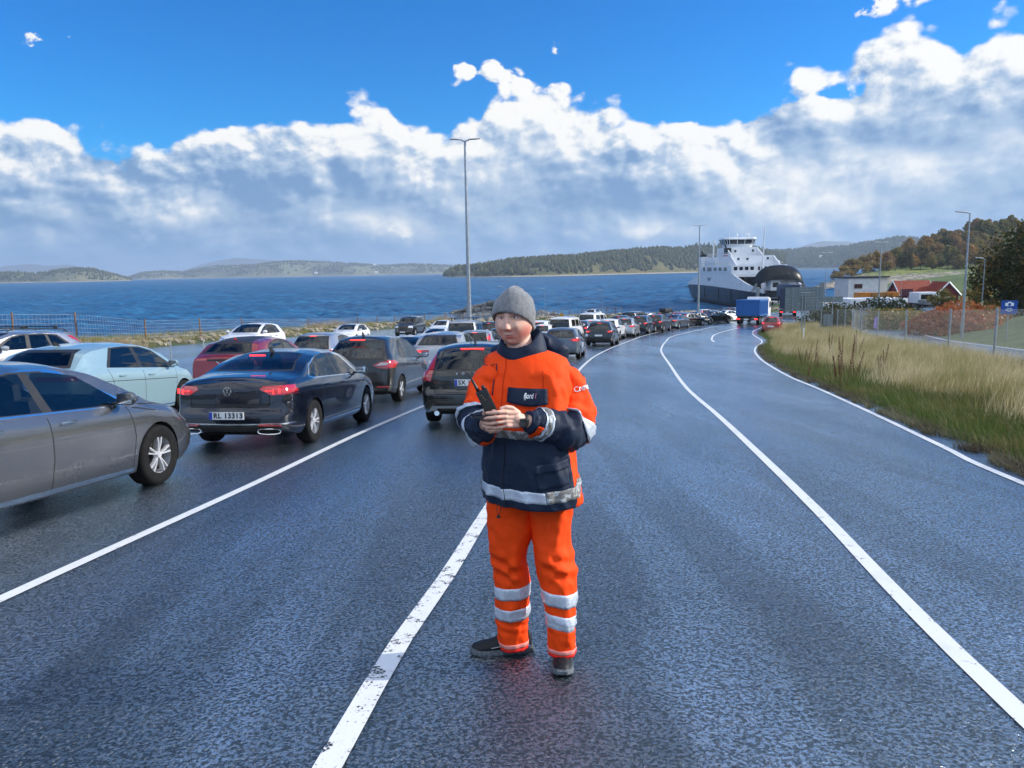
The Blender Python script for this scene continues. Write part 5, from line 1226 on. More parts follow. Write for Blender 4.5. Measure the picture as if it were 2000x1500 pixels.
# wrist watch
bm=bmesh.new(); wp=q(1023,822,-.285)
for k in range(1): tube(bm,[bez(SL[1],1.0)+(q(1018,821,-.29)-bez(SL[1],1.0))*t for t in (.35,.75)],.0335,24)
mobj('watch_strap',bm,BK); bm=bmesh.new(); box(bm,q(1021,825,-.322),(.026,.012,.036),rot=(.0,.05,.35),bev=.005); mobj('watch',bm,mat('watch_face',(.008,.008,.01),.1,coat=1))
# things he holds
def axisM(p0,p1,face_):
    z=(p1-p0).normalized(); y=(face_-z*face_.dot(z)).normalized(); x=y.cross(z); M=Matrix((x,y,z)).transposed().to_4x4(); M.translation=p0; return M
rp=q(961,806,-.315); rt=q(941,765,-.315); M=axisM(rp,rt,Vector((-.1,-1,.1)).normalized()*-1)
rad=empty('handheld_radio',rp,0,'black two-way radio with stub antenna held in the right hand of the man','radio')
rad.matrix_world=M
bm=bmesh.new(); box(bm,(0,0,.05),(.052,.032,.125),bev=.006); rb=obj('radio_body',bm,BK,rad,40)
bm=bmesh.new(); tube(bm,[(-.014,0,.11),(-.014,0,.125),(-.015,0,.15),(-.019,0,.205)],[.009,.0075,.006,.0035],10); obj('antenna',bm,BK,rad,True)
bm=bmesh.new(); tube(bm,[(.014,0,.11),(.014,0,.128)],.008,12); obj('volume_knob',bm,BK,rad,True)
bm=bmesh.new()
for k in range(3): box(bm,(-.006+.003*k,-.017,.092-.012*k),(.005,.003,.004))
obj('button',bm,mat('radio_button',(.4,.25,.1),.4),rad)
bm=bmesh.new(); box(bm,(0,-.0168,.048),(.036,.003,.05),bev=.001); obj('speaker_grille',bm,RIMD,rad)
ph=empty('mobile_phone',q(955,812,-.335),0,'thin black mobile phone held flat between the hands of the man','mobile phone')
ph.rotation_euler=(R(-5),R(-5),R(8))
bm=bmesh.new(); box(bm,(-.010,.02,0),(.135,.068,.008),bev=.003); obj('phone_case',bm,BK,ph,40)
bm=bmesh.new(); box(bm,(-.010,.02,.0045),(.127,.061,.001)); obj('screen',bm,mat('phone_screen',(.01,.012,.016),.08),ph)
# ---------------- the rest of the queue ----------------
def hd(y):
    a=xat(LB,y-3); b=xat(LB,y+3); return math.degrees(math.atan2(b-a,6))
def under_roof(px,py,h):
    d=ray(px,py); t=22
    while t<400:
        p=d*t
        if CZ+p.z<=H(p.x,p.y)+h: break
        t*=1.002
    return p.x,p.y
PROTO={}
def car(kind,P,paint,label,wx=None,roof=None,head=None,group=GQ,cat='car',lit=True,ref='rr'):
    if id(P) not in PROTO:
        r,b=make_car(kind,P,paint)
        lz=sum(z for _,z in P['tail'][0])/len(P['tail'][0]); ly=sum(y for y,_ in P['tail'][0])/len(P['tail'][0])
        for s in (-1,1): lampbar(r,-.05,s*ly,lz,.14,.05)
        ty=interp(P['top'],.1); tx=.1 if P['top'][0][1]>1.3 else 1.0
        zt=interp(P['top'],tx); xo=interp(P['rear'],zt)*.75 if tx==.1 else 0
        lampbar(r,tx+xo-.02,0,zt-.045,.24,.02)
        bm=bmesh.new(); box(bm,(-.085,0,.62 if P is not SUV else .72),(.012,.5,.11),bev=.003); obj('number_plate',bm,PLW,r)
        bm=bmesh.new(); box(bm,(P['L']+.12,0,.45),(.012,.5,.11),bev=.003); obj('number_plate',bm,PLW,r)
        PROTO[id(P)]=r; new=r
    else:
        new=copy_tree(PROTO[id(P)])
        for ch in new.children:
            if ch.name.split('.')[0] in('body','mirror'):
                ch.material_slots[0].link='OBJECT'; ch.material_slots[0].material=paint
    new.name=kind
    if not lit:
        for ch in list(new.children):
            if ch.name.split('.')[0]=='brake_light' and new is not PROTO[id(P)]: bpy.data.objects.remove(ch)
    if roof:
        px,py,h=roof; x,y=under_roof(px,py,h)
        hh=hd(y) if head is None else head
        f=Vector((math.sin(R(hh)),math.cos(R(hh)))); r_=Vector((math.cos(R(hh)),-math.sin(R(hh))))
        w=Vector((x,y))-f*(P['L']*.42-P['xr'])+r_*(P['W']/2-.02); wx=(w.x,w.y)
    elif isinstance(wx,tuple) and wx[0]>700: v=G(*wx); wx=(v.x,v.y)
    hh=hd(wx[1]) if head is None else head
    place(new,0,0,hh,P,ref,wx); finish(new,label,group,cat); return new
# first lane beyond the man
car('crossover_car',SUV,BLK,'black crossover with brake lights on, nearest of those along the curving line',(1199,675))
car('hatchback_car',MPV_:=dict(MPV,L=4.1,xf=3.2,H=1.5,top=[(x,z-.1*ss(0,1.2,2-x if x>1.2 else 2)) if False else (x,z-.12 if z>1.2 else z) for x,z in MPV['top']],panes=[[(x,z-.11 if z>1.3 else z) for x,z in p] for p in MPV['panes']],dlo=[(x,z-.11 if z>1.3 else z) for x,z in MPV['dlo']],wind=[(-.62,1.12),(.62,1.12),(.5,1.38),(-.5,1.38)],rglass=[(-.62,1.08),(.62,1.08),(.52,1.34),(-.52,1.34)]),LGR,'blue grey hatchback seen past the shoulder of the man, rear lamp lit',wx=(3.35,37.0))
car('crossover_car',SUV,WHT,'white crossover directly ahead of the black crossover',(1211,664))
car('people_carrier',MPV,SILV,'silver people carrier ahead of the white crossover with a lit orange-red rear lamp',(1241,658))
car('crossover_car',SUV,BLK,'black crossover with a white number plate ahead of the silver people carrier',(1268,652))
car('crossover_car',SUV,ANTH,'dark grey crossover second ahead of the silver people carrier',(1297,648))
car('saloon_car',SED2:=dict(SED,rim=RIM5),LGR,'grey fastback saloon in the middle of the far queue with bright wheels',(1327,642),lit=False)
car('estate_car',SWG,BLK,'dark estate directly ahead of the grey fastback saloon',(1346,638))
car('hatchback_car',HAT,NAVY,'small dark blue hatchback with red lamps lit two ahead of the grey fastback',(1363,634.5))
car('saloon_car',SED2,BLK,'black saloon directly behind the white saloon near the blue truck',(1391,631.5))
car('saloon_car',SED2,WHT,'white saloon near the blue truck at the head of the visible queue',(1419,628.5))
car('crossover_car',SUV,ANTH,'dark crossover half hidden by the blue truck',(1437,624.5))
# second lane
car('van',VAN,WHT,'white van with dark rear window beside the hood of the man',wx=(4.6,55.6),cat='van')
car('hatchback_car',MPV_,BLK,'black hatchback between the white van and the black crossover',(1153,662))
car('hatchback_car',HAT,WHT,'small white hatchback roof showing behind the grey hatchback',roof=(1066,632,1.49))
car('crossover_car',SUV,WHT,'white crossover with dark rear window left of the white van',roof=(1058,625,1.66))
car('estate_car',SWG,SILV,'silver estate with dark roof behind the white van',roof=(1112,617,1.49))
car('estate_car',SWG,WHT,'white estate seen over the roof of the black crossover',roof=(1161,623,1.49))
car('van',VAN,WHT,'high white van in the back lane below the sea',roof=(1158,610,1.95),cat='van')
car('saloon_car',SED2,WHT,'white saloon parked highest at the shore behind the high white van',roof=(1159,604,1.45),head=205,lit=False)
car('crossover_car',SUV,BLK,'black crossover with a red lamp behind the silver people carrier',roof=(1216,615.5,1.66))
car('off_roader',BSUV,BLK,'tall black off-roader in the back lane against the sea',roof=(1242,607.5,1.88))
bx=car('crossover_car',SUV,NAVY,'dark car carrying a black roof box against the sea',roof=(1302,610,1.66))
rbx=empty('roof_box',bx.location,0,'black roof box on top of a dark car at the shore','roof box'); rbx.rotation_euler=bx.rotation_euler
bm=bmesh.new(); box(bm,(1.9,0,1.90),(1.9,.75,.36),bev=.12); bmesh.ops.recalc_face_normals(bm,faces=bm.faces); obj('box_shell',bm,BK,rbx,50)
bm=bmesh.new(); box(bm,(1.5,0,1.69),(.05,1.2,.05),bev=.01); obj('roof_bar',bm,BK,rbx); bm=bmesh.new(); box(bm,(2.4,0,1.69),(.05,1.2,.05),bev=.01); obj('roof_bar',bm,BK,rbx)
car('estate_car',SWG,RED,'dark red estate in the second far lane behind the grey fastback saloon',roof=(1333,609,1.49))
car('estate_car',SWG,WHT,'white estate in the back lane right of the far lamp post',wx=(27.5,105.0))
car('crossover_car',SUV,SILV,'silver crossover left of the blue truck, highest in the far queue',wx=(33.5,110))
car('hatchback_car',HAT,SILV,'small silver hatchback in the back lane left of the car with roof box',roof=(1272,610,1.49))
# near back lanes
car('saloon_car',SED2,WHT,'white saloon with a long brake light bar below the dark off-roader',roof=(858,640,1.45))
car('hatchback_car',EV2:=dict(EV,rim=RIM5),SILV,'silver hatchback ahead of the anthracite people carrier',wx=(-1.5,26.0),head=5)
car('estate_car',SWG,SILV,'silver estate with dark rear window ahead of the black estate',wx=(-.72,35.2),head=5)
v1=car('van',VAN,SILV,'silver van with roof bars in front of the tall lamp post',wx=(-1.75,43.0),head=4,cat='van')
for k,xx in enumerate((.7,1.9)):
    bm=bmesh.new(); box(bm,(xx,0,2.05),(.06,1.5,.04),bev=.01)
    for s in (-1,1): box(bm,(xx,s*.62,1.99),(.05,.05,.12))
    obj('roof_bar',bm,BK,v1)
car('people_carrier',MPV,SILV,'light silver people carrier ahead of the red crossover',wx=(-6.1,27.4),head=5)
car('saloon_car',SED2,SILV,'silver saloon whose roof shows above the anthracite people carrier',roof=(798,655,1.456),lit=False)
car('crossover_car',SUV,BLK,'black crossover showing between the silver van and the beanie of the man',roof=(966,627,1.66))
car('hatchback_car',MPV_,BLK,'black hatchback showing behind the face of the man',wx=(.45,41.0),head=9)
GO='cars coming off the ferry'
car('crossover_car',SUV,WHT,'white crossover facing the camera beyond the red crossover',roof=(497,630,1.66),head=187,group=GO,lit=False)
car('estate_car',SWG,WHT,'white estate facing the camera left of the dark off-roader',roof=(687,632.5,1.49),head=187,group=GO,lit=False)
car('off_roader',BSUV,BLK,'dark off-roader facing the camera with bright headlights by the shore fence',roof=(803,617.5,1.88),head=190,group=GO,lit=False)
car('saloon_car',SED2,WHT,'white saloon facing the camera behind the silver van',roof=(868,625,1.45),head=192,group=GO,lit=False)
lc=car('estate_car',SWG,SILV,'silver estate with black roof bars at the left edge behind the pale blue hatchback',roof=(18,652,1.49),head=196,group=GO,lit=False)
for s in (-1,1):
    bm=bmesh.new(); tube(bm,[(.6,s*.56,1.44),(.7,s*.56,1.53),(2.4,s*.56,1.55),(2.6,s*.56,1.47)],.018,6); obj('roof_rail',bm,BK,lc)
for xx in (1.0,2.1):
    bm=bmesh.new(); box(bm,(xx,0,1.60),(.07,1.24,.035),bev=.01)
    for s in (-1,1): box(bm,(xx,s*.56,1.57),(.09,.07,.06),bev=.01)
    obj('roof_bar',bm,BK,lc)
rc=car('hatchback_car',HAT,BRD,'small red hatchback driving on the right towards the ferry',(1525,651),head=23,group='vehicles driving to the ferry')
# blue container lorry
def truck(x,y,head,boxm,cabm,label,L_=6.2,h0=1.15,hh=2.2,name='lorry',W_=2.5,ribs=True):
    r=empty(name,(x,y,H(x,y)),0,label,'lorry','vehicles driving to the ferry'); h=R(head); sl=math.atan2(H(x+math.sin(h)*7,y+math.cos(h)*7)-H(x,y),7); r.rotation_euler=(0,-sl,math.pi/2-h)
    bm=bmesh.new(); box(bm,(L_/2,0,h0+hh/2),(L_,W_,hh))
    if ribs:
        n=int(L_/.42)
        for k in range(n):
            for s in (-1,1): box(bm,(.3+k*.42,s*(W_/2+.03),h0+hh/2),(.16,.06,hh-.25))
        for s in (-1,1):
            box(bm,(L_/2,s*(W_/2+.035),h0+hh-.08),(L_+.02,.075,.16)); box(bm,(L_/2,s*(W_/2+.035),h0+.07),(L_+.02,.075,.14))
        for k in range(-2,3): box(bm,(-.03,k*.55,h0+hh/2),(.06,.1,hh-.2))
        box(bm,(-.035,0,h0+hh-.07),(.07,W_,.14))
    obj('cargo_box',bm,boxm,r)
    bm=bmesh.new(); box(bm,(L_/2+.3,0,h0-.12),(L_+.4,.9,.24)); box(bm,(-.12,0,.62),(.12,W_-.1,.22),bev=.02); box(bm,(-.05,0,.95),(.1,W_-.2,.12)); obj('chassis',bm,mat('chassis_steel',(.03,.03,.035),.6,var=.4),r)
    for s in (-1,1): lampbar(r,-.2,s*.95,.66,.35,.12,name='tail_light')
    for cx in (.9,2.2,L_+1.2):
        for s in (-1,1):
            wo=bpy.data.objects.new('wheel',WHM); COL.objects.link(wo); wo.parent=r; wo.location=(cx,s*(W_/2-.2),.5); wo.scale=(1.5,1.6,1.5); wo.rotation_euler=(0,0,math.pi if s>0 else 0)
            ri=bpy.data.objects.new('rim',RIM10); COL.objects.link(ri); ri.parent=wo
    bm=bmesh.new(); x0=L_+.35; poly(bm,[(x0,.55),(x0+2.0,.55),(x0+2.05,1.6),(x0+1.85,2.9),(x0+.1,3.05),(x0,2.9)],-1.22,1.22,'xz'); bmesh.ops.recalc_face_normals(bm,faces=bm.faces); bmesh.ops.bevel(bm,geom=bm.edges[:],offset=.07,segments=2,affect='EDGES'); obj('cab',bm,cabm,r,40)
    for s in (-1,1):
        bm=bmesh.new(); box(bm,(x0+1.2,s*1.225,2.15),(.9,.02,.75),bev=.005); obj('side_window',bm,GLD,r)
        bm=bmesh.new(); box(bm,(x0+1.9,s*1.42,2.2),(.12,.2,.5),bev=.03); obj('mirror',bm,BK,r)
    bm=bmesh.new(); box(bm,(-.21,.1,.63),(.01,.5,.11)); obj('number_plate',bm,PLW,r)
    return r
BLUC=mat('blue_container_steel',(.004,.10,.36),.45,var=.15,vs=3,bump=.004,bs=4); NVC=mat('navy_lorry_paint',(.008,.015,.05),.4); WTC=mat('white_lorry_paint',(.75,.76,.78),.4,var=.06)
g_=G(1440,635); truck(g_.x+1.1,g_.y,27,BLUC,WTC,'lorry carrying a ribbed blue container towards the ferry',6.0,1.0,1.75)
truck(42.5,118,19,NVC,WTC,'dark navy lorry waiting at the ferry ramp behind the blue container',9,1.2,3.0,ribs=False)
# ---------------- ferry, quay, buildings ----------------
FW=mat('ferry_white_paint',(.66,.68,.70),.4,var=.08,vs=.5); FN=mat('ferry_navy_paint',(.012,.018,.032),.38,var=.35,vs=.35); FD=mat('ferry_dark_glass',(.01,.013,.018),.1,spec=.8); FDK=mat('ferry_car_deck',(.03,.026,.022),.8); FG=mat('ferry_grey_steel',(.22,.23,.24),.5,var=.2,vs=1)
FB=mat('ferry_boot_paint',(.10,.085,.08),.6,var=.3,vs=.4); FR=mat('ferry_red_paint',(.5,.012,.02),.5); FDO=mat('ferry_visor_paint',(.018,.022,.026),.38,var=.6,vs=.35,bump=.05,bs=.8)
fy=empty('car_ferry',(64.3,202.5,0),R(-.6),'white and navy car ferry at the quay with its black bow visor raised','ferry')
CXF=8.2; LF=92
def fbox(name,c,s,m,par=None,bev=0,rot=None):
    bm=bmesh.new(); box(bm,c,s,rot,bev); return obj(name,bm,m,par or fy,40 if bev else False)
def fw_(y,k=0):  # half width of the hull at y
    e=min(y,LF-y); return 5.6+2.6*min(1,max(0,e)/20)**.6
bm=bmesh.new(); rings=[]
ysF=[0,.5,1.5,3,6,10,15,20,30,45,60,72,77,82,86,89,90.5,91.5,92]
shz=lambda y: interp([(0,4.9),(20,5.6),(50,6.1),(75,6.1),(92,5.6)],y)
def hullring(y,zs):
    w=fw_(y); out=[]
    for z,k in zs: out.append(Vector((CXF-w*k,y,z)))
    for z,k in zs[::-1]: out.append(Vector((CXF+w*k,y,z)))
    return out
def endp(y): e=min(y,LF-y); return e
R_=[]
for y in ysF:
    e=endp(y); f=min(1,(e/14)); fl=.80+.2*f
    zs=[(-1.5,.55*fl),(.2,.80*fl),(1.1,.93*fl+.02),(3,.985*(fl*.4+.6)),(shz(y),1.0)]
    if e<1: zs=[(1.0 if z<1.0 else z,k) for z,k in zs]
    yy=y
    R_.append([Vector((p.x,p.y+(2.2*(1-(p.z+1.5)/7)*(1-f))*(1 if y<46 else -1),p.z)) for p in hullring(yy,zs)])
loft(bm,R_,mi=lambda i,k:1 if k in(0,1,7,8) else 0); bmesh.ops.recalc_face_normals(bm,faces=bm.faces); obj('hull',bm,[FN,FB],fy,30)
fbox('rubbing_strake',(CXF-8.25,46,2.2),(.12,52,.28),FN)
for y_ in (24,38,56): fbox('fender_bar',(CXF-8.3,y_,3.2),(.16,.5,4.4),FN)
# white side plating with the swept bulwark, one on each side
for s in (-1,1):
    bm=bmesh.new(); top=[(0.6,5.7),(3,6.1),(7,6.6),(12,7.5),(17,8.7),(21,9.6),(24,9.8),(62,9.8),(70,9.0),(78,7.6),(91,6.6)]
    a=[];b=[];c=[];d=[]
    for i in range(60):
        y=.6+90.6*i/59; w=fw_(y)-.05; z1=interp(top,y); z0=shz(y)-.05
        a.append(bm.verts.new((CXF+s*w,y,z0))); b.append(bm.verts.new((CXF+s*w,y,z1))); c.append(bm.verts.new((CXF+s*(w-.35),y,z1))); d.append(bm.verts.new((CXF+s*(w-.35),y,z0)))
    for u,v in ((a,b),(b,c),(c,d)):
        for i in range(59): bm.faces.new((u[i],u[i+1],v[i+1],v[i]))
    bmesh.ops.recalc_face_normals(bm,faces=bm.faces); obj('side_plating',bm,FW,fy)
fbox('car_deck',(CXF,46,5.0),(15,88,.2),FDK); fbox('deck_end_wall',(CXF,66,7.2),(15.6,.3,4.2),FDK)
fbox('deckhouse',(CXF,44.5,11.1),(16.35,41,2.7),FW,bev=.1)           # tier with the long window rows
fbox('deck_front_band',(CXF,23.4,9.55),(16.4,2.2,1.0),FW,bev=.08)
for k in range(3): fbox('window',(CXF-8.2,30.5+6*k+0,11.35),(.08,3.2,1.0),FD)
for k in range(9):
    fbox('window',(CXF-8.2,47.5+.95*k,11.35),(.08,.5,1.25),FD) if k<6 else fbox('window',(CXF-8.2,56+.9*(k-6),11.35),(.08,.5,1.25),FD)
for k in range(4): fbox('window',(CXF-6.9+1.6*k,23.95,11.5),(1.0,.08,.95),FD)
for k in range(7): fbox('window',(CXF-.1+.95*k,23.95,11.45),(.55,.08,1.05),FD)
fbox('upper_deckhouse',(CXF,46,13.8),(13.2,30,2.9),FW,bev=.1); fbox('side_house',(CXF-5.8,52,13.3),(3.6,14,1.9),FW,bev=.08); fbox('side_house',(CXF+5.4,34,12.9),(5.2,8,1.6),FW,bev=.08)
fbox('bridge_house',(CXF-1.0,44,16.5),(9.6,12,2.9),FW,bev=.1)
for c in ((-4.2,30.9,14.3),(-1.5,30.9,14.3),(4.6,30.9,14.4)): fbox('window',(CXF+c[0],c[1],c[2]),(.6,.1,.6),FD)
for c in ((-3.2,37.9,16.8),(2.2,37.9,16.9)): fbox('window',(CXF+c[0],c[1],c[2]),(.6,.1,.7),FD)
# sloping front panels
for s in (-1,1):
    bm=bmesh.new(); poly(bm,[(31,12.4),(24.5,12.4),(31,15.2)],CXF+s*6.4-.15,CXF+s*6.4+.15,'yz'); bmesh.ops.recalc_face_normals(bm,faces=bm.faces); obj('wing_panel',bm,FW,fy)
    bm=bmesh.new(); poly(bm,[(38,15.2),(32,15.2),(38,17.6)],CXF-1+s*4.7-.15,CXF-1+s*4.7+.15,'yz'); bmesh.ops.recalc_face_normals(bm,faces=bm.faces); obj('wing_panel',bm,FW,fy)
# wheelhouse
bm=bmesh.new()
def oc(hw,hy,ch,z): return [Vector((CXF-1+x,44+y,z)) for x,y in ((-hw,-hy+ch),(-hw+ch,-hy),(hw-ch,-hy),(hw,-hy+ch),(hw,hy-ch),(hw-ch,hy),(-hw+ch,hy),(-hw,hy-ch))]
loft(bm,[oc(3.9,3.4,1,17.9),oc(4.1,3.6,1,18.6),oc(4.5,4.0,1.1,19.0)]); obj('wheelhouse',bm,FW,fy)
bm=bmesh.new(); loft(bm,[oc(4.42,3.95,1.1,19.0),oc(4.75,4.25,1.2,20.35)]); obj('wheelhouse_window',bm,FD,fy)
bm=bmesh.new()
A=oc(4.5,4.03,1.1,19.0); B=oc(4.83,4.33,1.2,20.36)
for i in range(8):
    for t in (0,.34,.67) if i%2==1 else (0,.5):
        a=A[i].lerp(A[(i+1)%8],t); b_=B[i].lerp(B[(i+1)%8],t); tube(bm,[a,b_],.09,5)
obj('window_mullion',bm,FW,fy)
bm=bmesh.new(); loft(bm,[oc(5.0,4.5,1.2,20.35),oc(5.15,4.65,1.2,20.6),oc(4.9,4.4,1.2,21.0),oc(4.3,3.9,1.1,21.05)]); obj('wheelhouse_roof',bm,FW,fy)
def mast(pts,r,m=FW,name='mast'):
    bm=bmesh.new()
    for p,rr in zip(pts,r): tube(bm,p,rr,7)
    return obj(name,bm,m,fy)
mast([[(CXF-8.0+1.5,52,12.4),(CXF-8+1.6,52,20.6)],[(CXF-7.6,52,20.3),(CXF-4.9,52,20.4)]],[.22,.08])
mast([[(CXF+.2,22,8),(CXF+.6,22,23.2)],[(CXF-.9,22,22.3),(CXF+1.6,22,22.3)],[(CXF-.1,22,17),(CXF+1.2,22,17)]],[[.28,.14],.05,.07])
for x,y,z,h in ((-3.5,44,21,1.8),(-2.2,43,21,3.6),(-1.2,44,21,4.4),(.2,43,21,4.0),(1.6,44,21,2.2),(2.6,43,21,2.8),(3.2,45,21,1.6)):
    mast([[(CXF+x,y,z),(CXF+x,y,z+h)],[(CXF+x-.5,y,z+h*.7),(CXF+x+.5,y,z+h*.7)]],[.06,.05],name='antenna')
for x in (-1.6,1.9):
    bm=bmesh.new(); bmesh.ops.create_uvsphere(bm,u_segments=12,v_segments=8,radius=.42,matrix=Matrix.Translation((CXF+x,42.5,21.9))); obj('radar_dome',bm,FW,fy,True)
fbox('funnel',(CXF-7.0,63,13.9),(2.2,3.2,3.2),FW,bev=.08); fbox('funnel_top',(CXF-7,63,15.9),(2.0,2.8,.9),mat('funnel_black',(.01,.01,.01),.5),bev=.05); fbox('funnel_pipe',(CXF-7.4,63,16.7),(.5,.6,1.4),mat('funnel_black'),rot=(0,-.5,0))
fbox('funnel',(CXF-5.6,38,14.2),(1.9,2.6,3.4),FW,bev=.08); fbox('funnel_band',(CXF-5.6,38,15.2),(1.93,2.63,.7),FR); fbox('funnel_top',(CXF-5.6,38,16.9),(1.7,2.3,1.8),mat('funnel_black'),bev=.05); fbox('funnel_pipe',(CXF-6.2,38,18.2),(.35,.4,1.5),mat('funnel_black'),rot=(0,-.4,0))
# railings
for y0,y1,x,z in ((24,65,CXF-8.15,12.5),(31,61,CXF-6.55,15.3)):
    bm=bmesh.new()
    for k in range(3): tube(bm,[(x,y0,z+.35*(k+1)),(x,y1,z+.35*(k+1))],.035,4)
    for k in range(int((y1-y0)/2)): tube(bm,[(x,y0+2*k,z),(x,y0+2*k,z+1.05)],.035,4)
    obj('railing',bm,FW,fy)
textmesh('fjord1',1.7,'lettering',mat('ferry_mark',(.04,.07,.14),.5),fy,Matrix.Translation((CXF-8.22,50,8.2))@Matrix(((0,0,-1,0),(-1,0,0,0),(0,1,0,0),(0,0,0,1))),.02,1,0,.25)
for (y_,z_) in ((20,4.1),(12,4.0)): textmesh('-  . . :',.9,'hull_mark',FW,fy,Matrix.Translation((CXF-8.12,y_,z_-.8))@Matrix(((0,0,-1,0),(-1,0,0,0),(0,1,0,0),(0,0,0,1))),.02) if 0 else None
# bow visor raised like a dark hood
bm=bmesh.new(); nu,nv=28,12; gg=[]
for j in range(nv+1):
    ph_=math.pi/2*j/nv; row=[]
    for i in range(nu+1):
        th=math.pi*i/nu; x=-6.7*math.cos(th); z=4.4*math.sin(th)**.8*math.cos(ph_*.92)
        yy=-4.6*math.sin(ph_)*(math.sin(th)**.5)
        row.append(bm.verts.new((CXF-.9+x*(1-.12*math.sin(ph_)),4.5+yy,7.9+z-1.2*abs(math.cos(th))**6)))
    gg.append(row)
for a,b in zip(gg,gg[1:]):
    for i in range(nu): bm.faces.new((a[i],a[i+1],b[i+1],b[i]))
r=bmesh.ops.solidify(bm,geom=bm.faces[:],thickness=.35); bmesh.ops.recalc_face_normals(bm,faces=bm.faces); obj('bow_visor',bm,FDO,fy,50)
fbox('visor_seam',(CXF+.4,1.6,9.5),(.12,2.2,2.4),FG,rot=(.6,0,0))
fbox('visor_frame',(CXF-.6,4.6,8.0),(12.0,.5,.8),FW)
for x in (-4,-.3,4): fbox('visor_brace',(CXF+x,4.4,7.3),(.35,.35,1.6),FW)
for x,l in ((-7.3,3.4),(5.6,2.6)): fbox('visor_arm',(CXF+x,3.5,6.7),(.55,.7,l),FG,rot=(0,.55 if x<0 else -.4,0))
# lorries inside the bow: white boxes seen under the visor
fbox('ramp',(CXF,-3.2,3.9),(9,8,.25),FG,rot=(-.06,0,0)); fbox('ramp_post',(CXF-8.1,-1.2,4.0),(.7,.9,5.2),FG,rot=(.1,0,0)); fbox('ramp_post',(CXF+8.6,-1.2,4.6),(.8,.9,6),FG)
def lane_box(name,x,y,z,s,m,label,cat,win=None,rz=0,wheels=True):
    r=empty(name,(x,y,z),rz,label,cat); bm=bmesh.new(); box(bm,(0,0,s[2]/2+.7),s,bev=.12); obj('body',bm,m,r,40)
    bm=bmesh.new(); box(bm,(0,0,.55),(s[0]*.8,s[1]*.96,.3)); obj('chassis',bm,BK,r)
    if wheels:
        for sx in (-1,1):
            for sy in (-1,1):
                wo=bpy.data.objects.new('wheel',WHM); COL.objects.link(wo); wo.parent=r; wo.location=(sx*(s[0]/2-.15),sy*s[1]*.33,.38); wo.rotation_euler=(0,0,math.pi/2*-sx)
    for (wx_,wz,ww,wh) in win or []:
        bm=bmesh.new(); box(bm,(wx_,-s[1]/2-.012,wz),(ww,.03,wh),bev=.01); obj('window',bm,GLD,r)
    return r
lane_box('lorry',70.0,208,4.9,(2.5,8,3.2),WTC,'white lorry standing on the car deck under the raised visor','lorry',[(0,2.2,1.6,1.2)])
lane_box('van',73.5,210,4.9,(2.2,6,2.3),WTC,'white van on the car deck beside the white lorry','van',[(0,1.9,1.6,.7)])
lane_box('lorry',66.5,185,3.9,(2.5,9,3.0),mat('navy_lorry_paint'),'navy lorry driving off at the foot of the ferry ramp','lorry',[(0,2.6,2.0,.5)])
# motorhomes and vans on the quay
lane_box('motorhome',61.5,140,3.6,(3.0,6.0,1.7),WTC,'white motorhome parked on the quay left of the blue-grey van','motorhome',[(-.7,1.6,.35,.9),(.6,1.6,.5,.5)],R(6))
lane_box('box_van',65.6,140,3.6,(2.6,6,1.7),mat('pale_blue_van',(.42,.50,.60),.4),'pale blue box van parked between two white motorhomes','van',[],R(6))
lane_box('motorhome',69.2,141,3.6,(3.6,6,1.6),WTC,'white motorhome parked right of the pale blue box van','motorhome',[(-1.0,1.7,.4,.5),(.8,1.7,.9,.5)],R(6))
lane_box('container',58.0,150,3.3,(1.9,4,2.8),mat('cream_container',(.55,.45,.34),.6),'tall cream container standing behind the road sign','container',None,0,False)
def crate(x,y,z,s,m,label):
    bm=bmesh.new(); box(bm,(0,0,s[2]/2),s)
    for k in range(int(s[0]/.4)): box(bm,(-s[0]/2+.2+.4*k,-s[1]/2-.04,s[2]/2),(.18,.08,s[2]-.2))
    o=obj('container',bm,m,None,False,(x,y,z)); return tag(o,label,'container','orange containers behind the motorhomes')
YC=mat('orange_container',(.55,.20,.01),.5,var=.2,vs=2); 
crate(75.2,165,4.8,(2.6,2.4,1.3),YC,'brown-orange ribbed container at the left of the row behind the motorhomes'); crate(81.2,165,4.8,(2.6,2.4,1.3),YC,'orange container at the right end of the row behind the motorhomes'); crate(78.2,165,4.8,(2.9,2.4,1.25),mat('ochre_container',(.35,.17,.03),.5,var=.2),'ochre container in the middle of the row behind the motorhomes')
crate(73.8,165,3.3,(2.0,2.4,1.5),WTC,'white container under the orange container row')
for k,x in enumerate((76.4,79.4,82)): crate(x,165,3.3,(2.9,2.4,1.5),WTC,['white container below the ochre container','white container below the orange row, second from right','white container at the right end under the orange row'][k])
# warehouse
wh=empty('warehouse',(87,192,2.9),0,'pale grey flat-roofed warehouse with a brown window on the quay','warehouse')
bm=bmesh.new(); box(bm,(-1.0,0,2.9),(7.6,8,5.8)); obj('wall',bm,mat('pale_cladding',(.50,.52,.54),.6,var=.1,vs=1),wh)
bm=bmesh.new(); box(bm,(3.9,0,3.0),(1.8,7.6,6.0)); obj('gable_wall',bm,mat('cream_cladding',(.62,.58,.50),.6),wh)
bm=bmesh.new(); box(bm,(0,0,6.08),(10.2,8.8,.28)); obj('roof',bm,mat('dark_roof_felt',(.03,.03,.035),.7),wh)
f_=bm=bmesh.new(); box(bm,(-2.4,-4.03,3.9),(2.0,.1,1.1)); f_=obj('window',bm,mat('brown_frame',(.16,.08,.05),.6),wh)
for k in range(3):
    bm=bmesh.new(); box(bm,(-3.0+.62*k,-4.1,3.9),(.5,.04,.85)); obj('pane',bm,FD,f_)
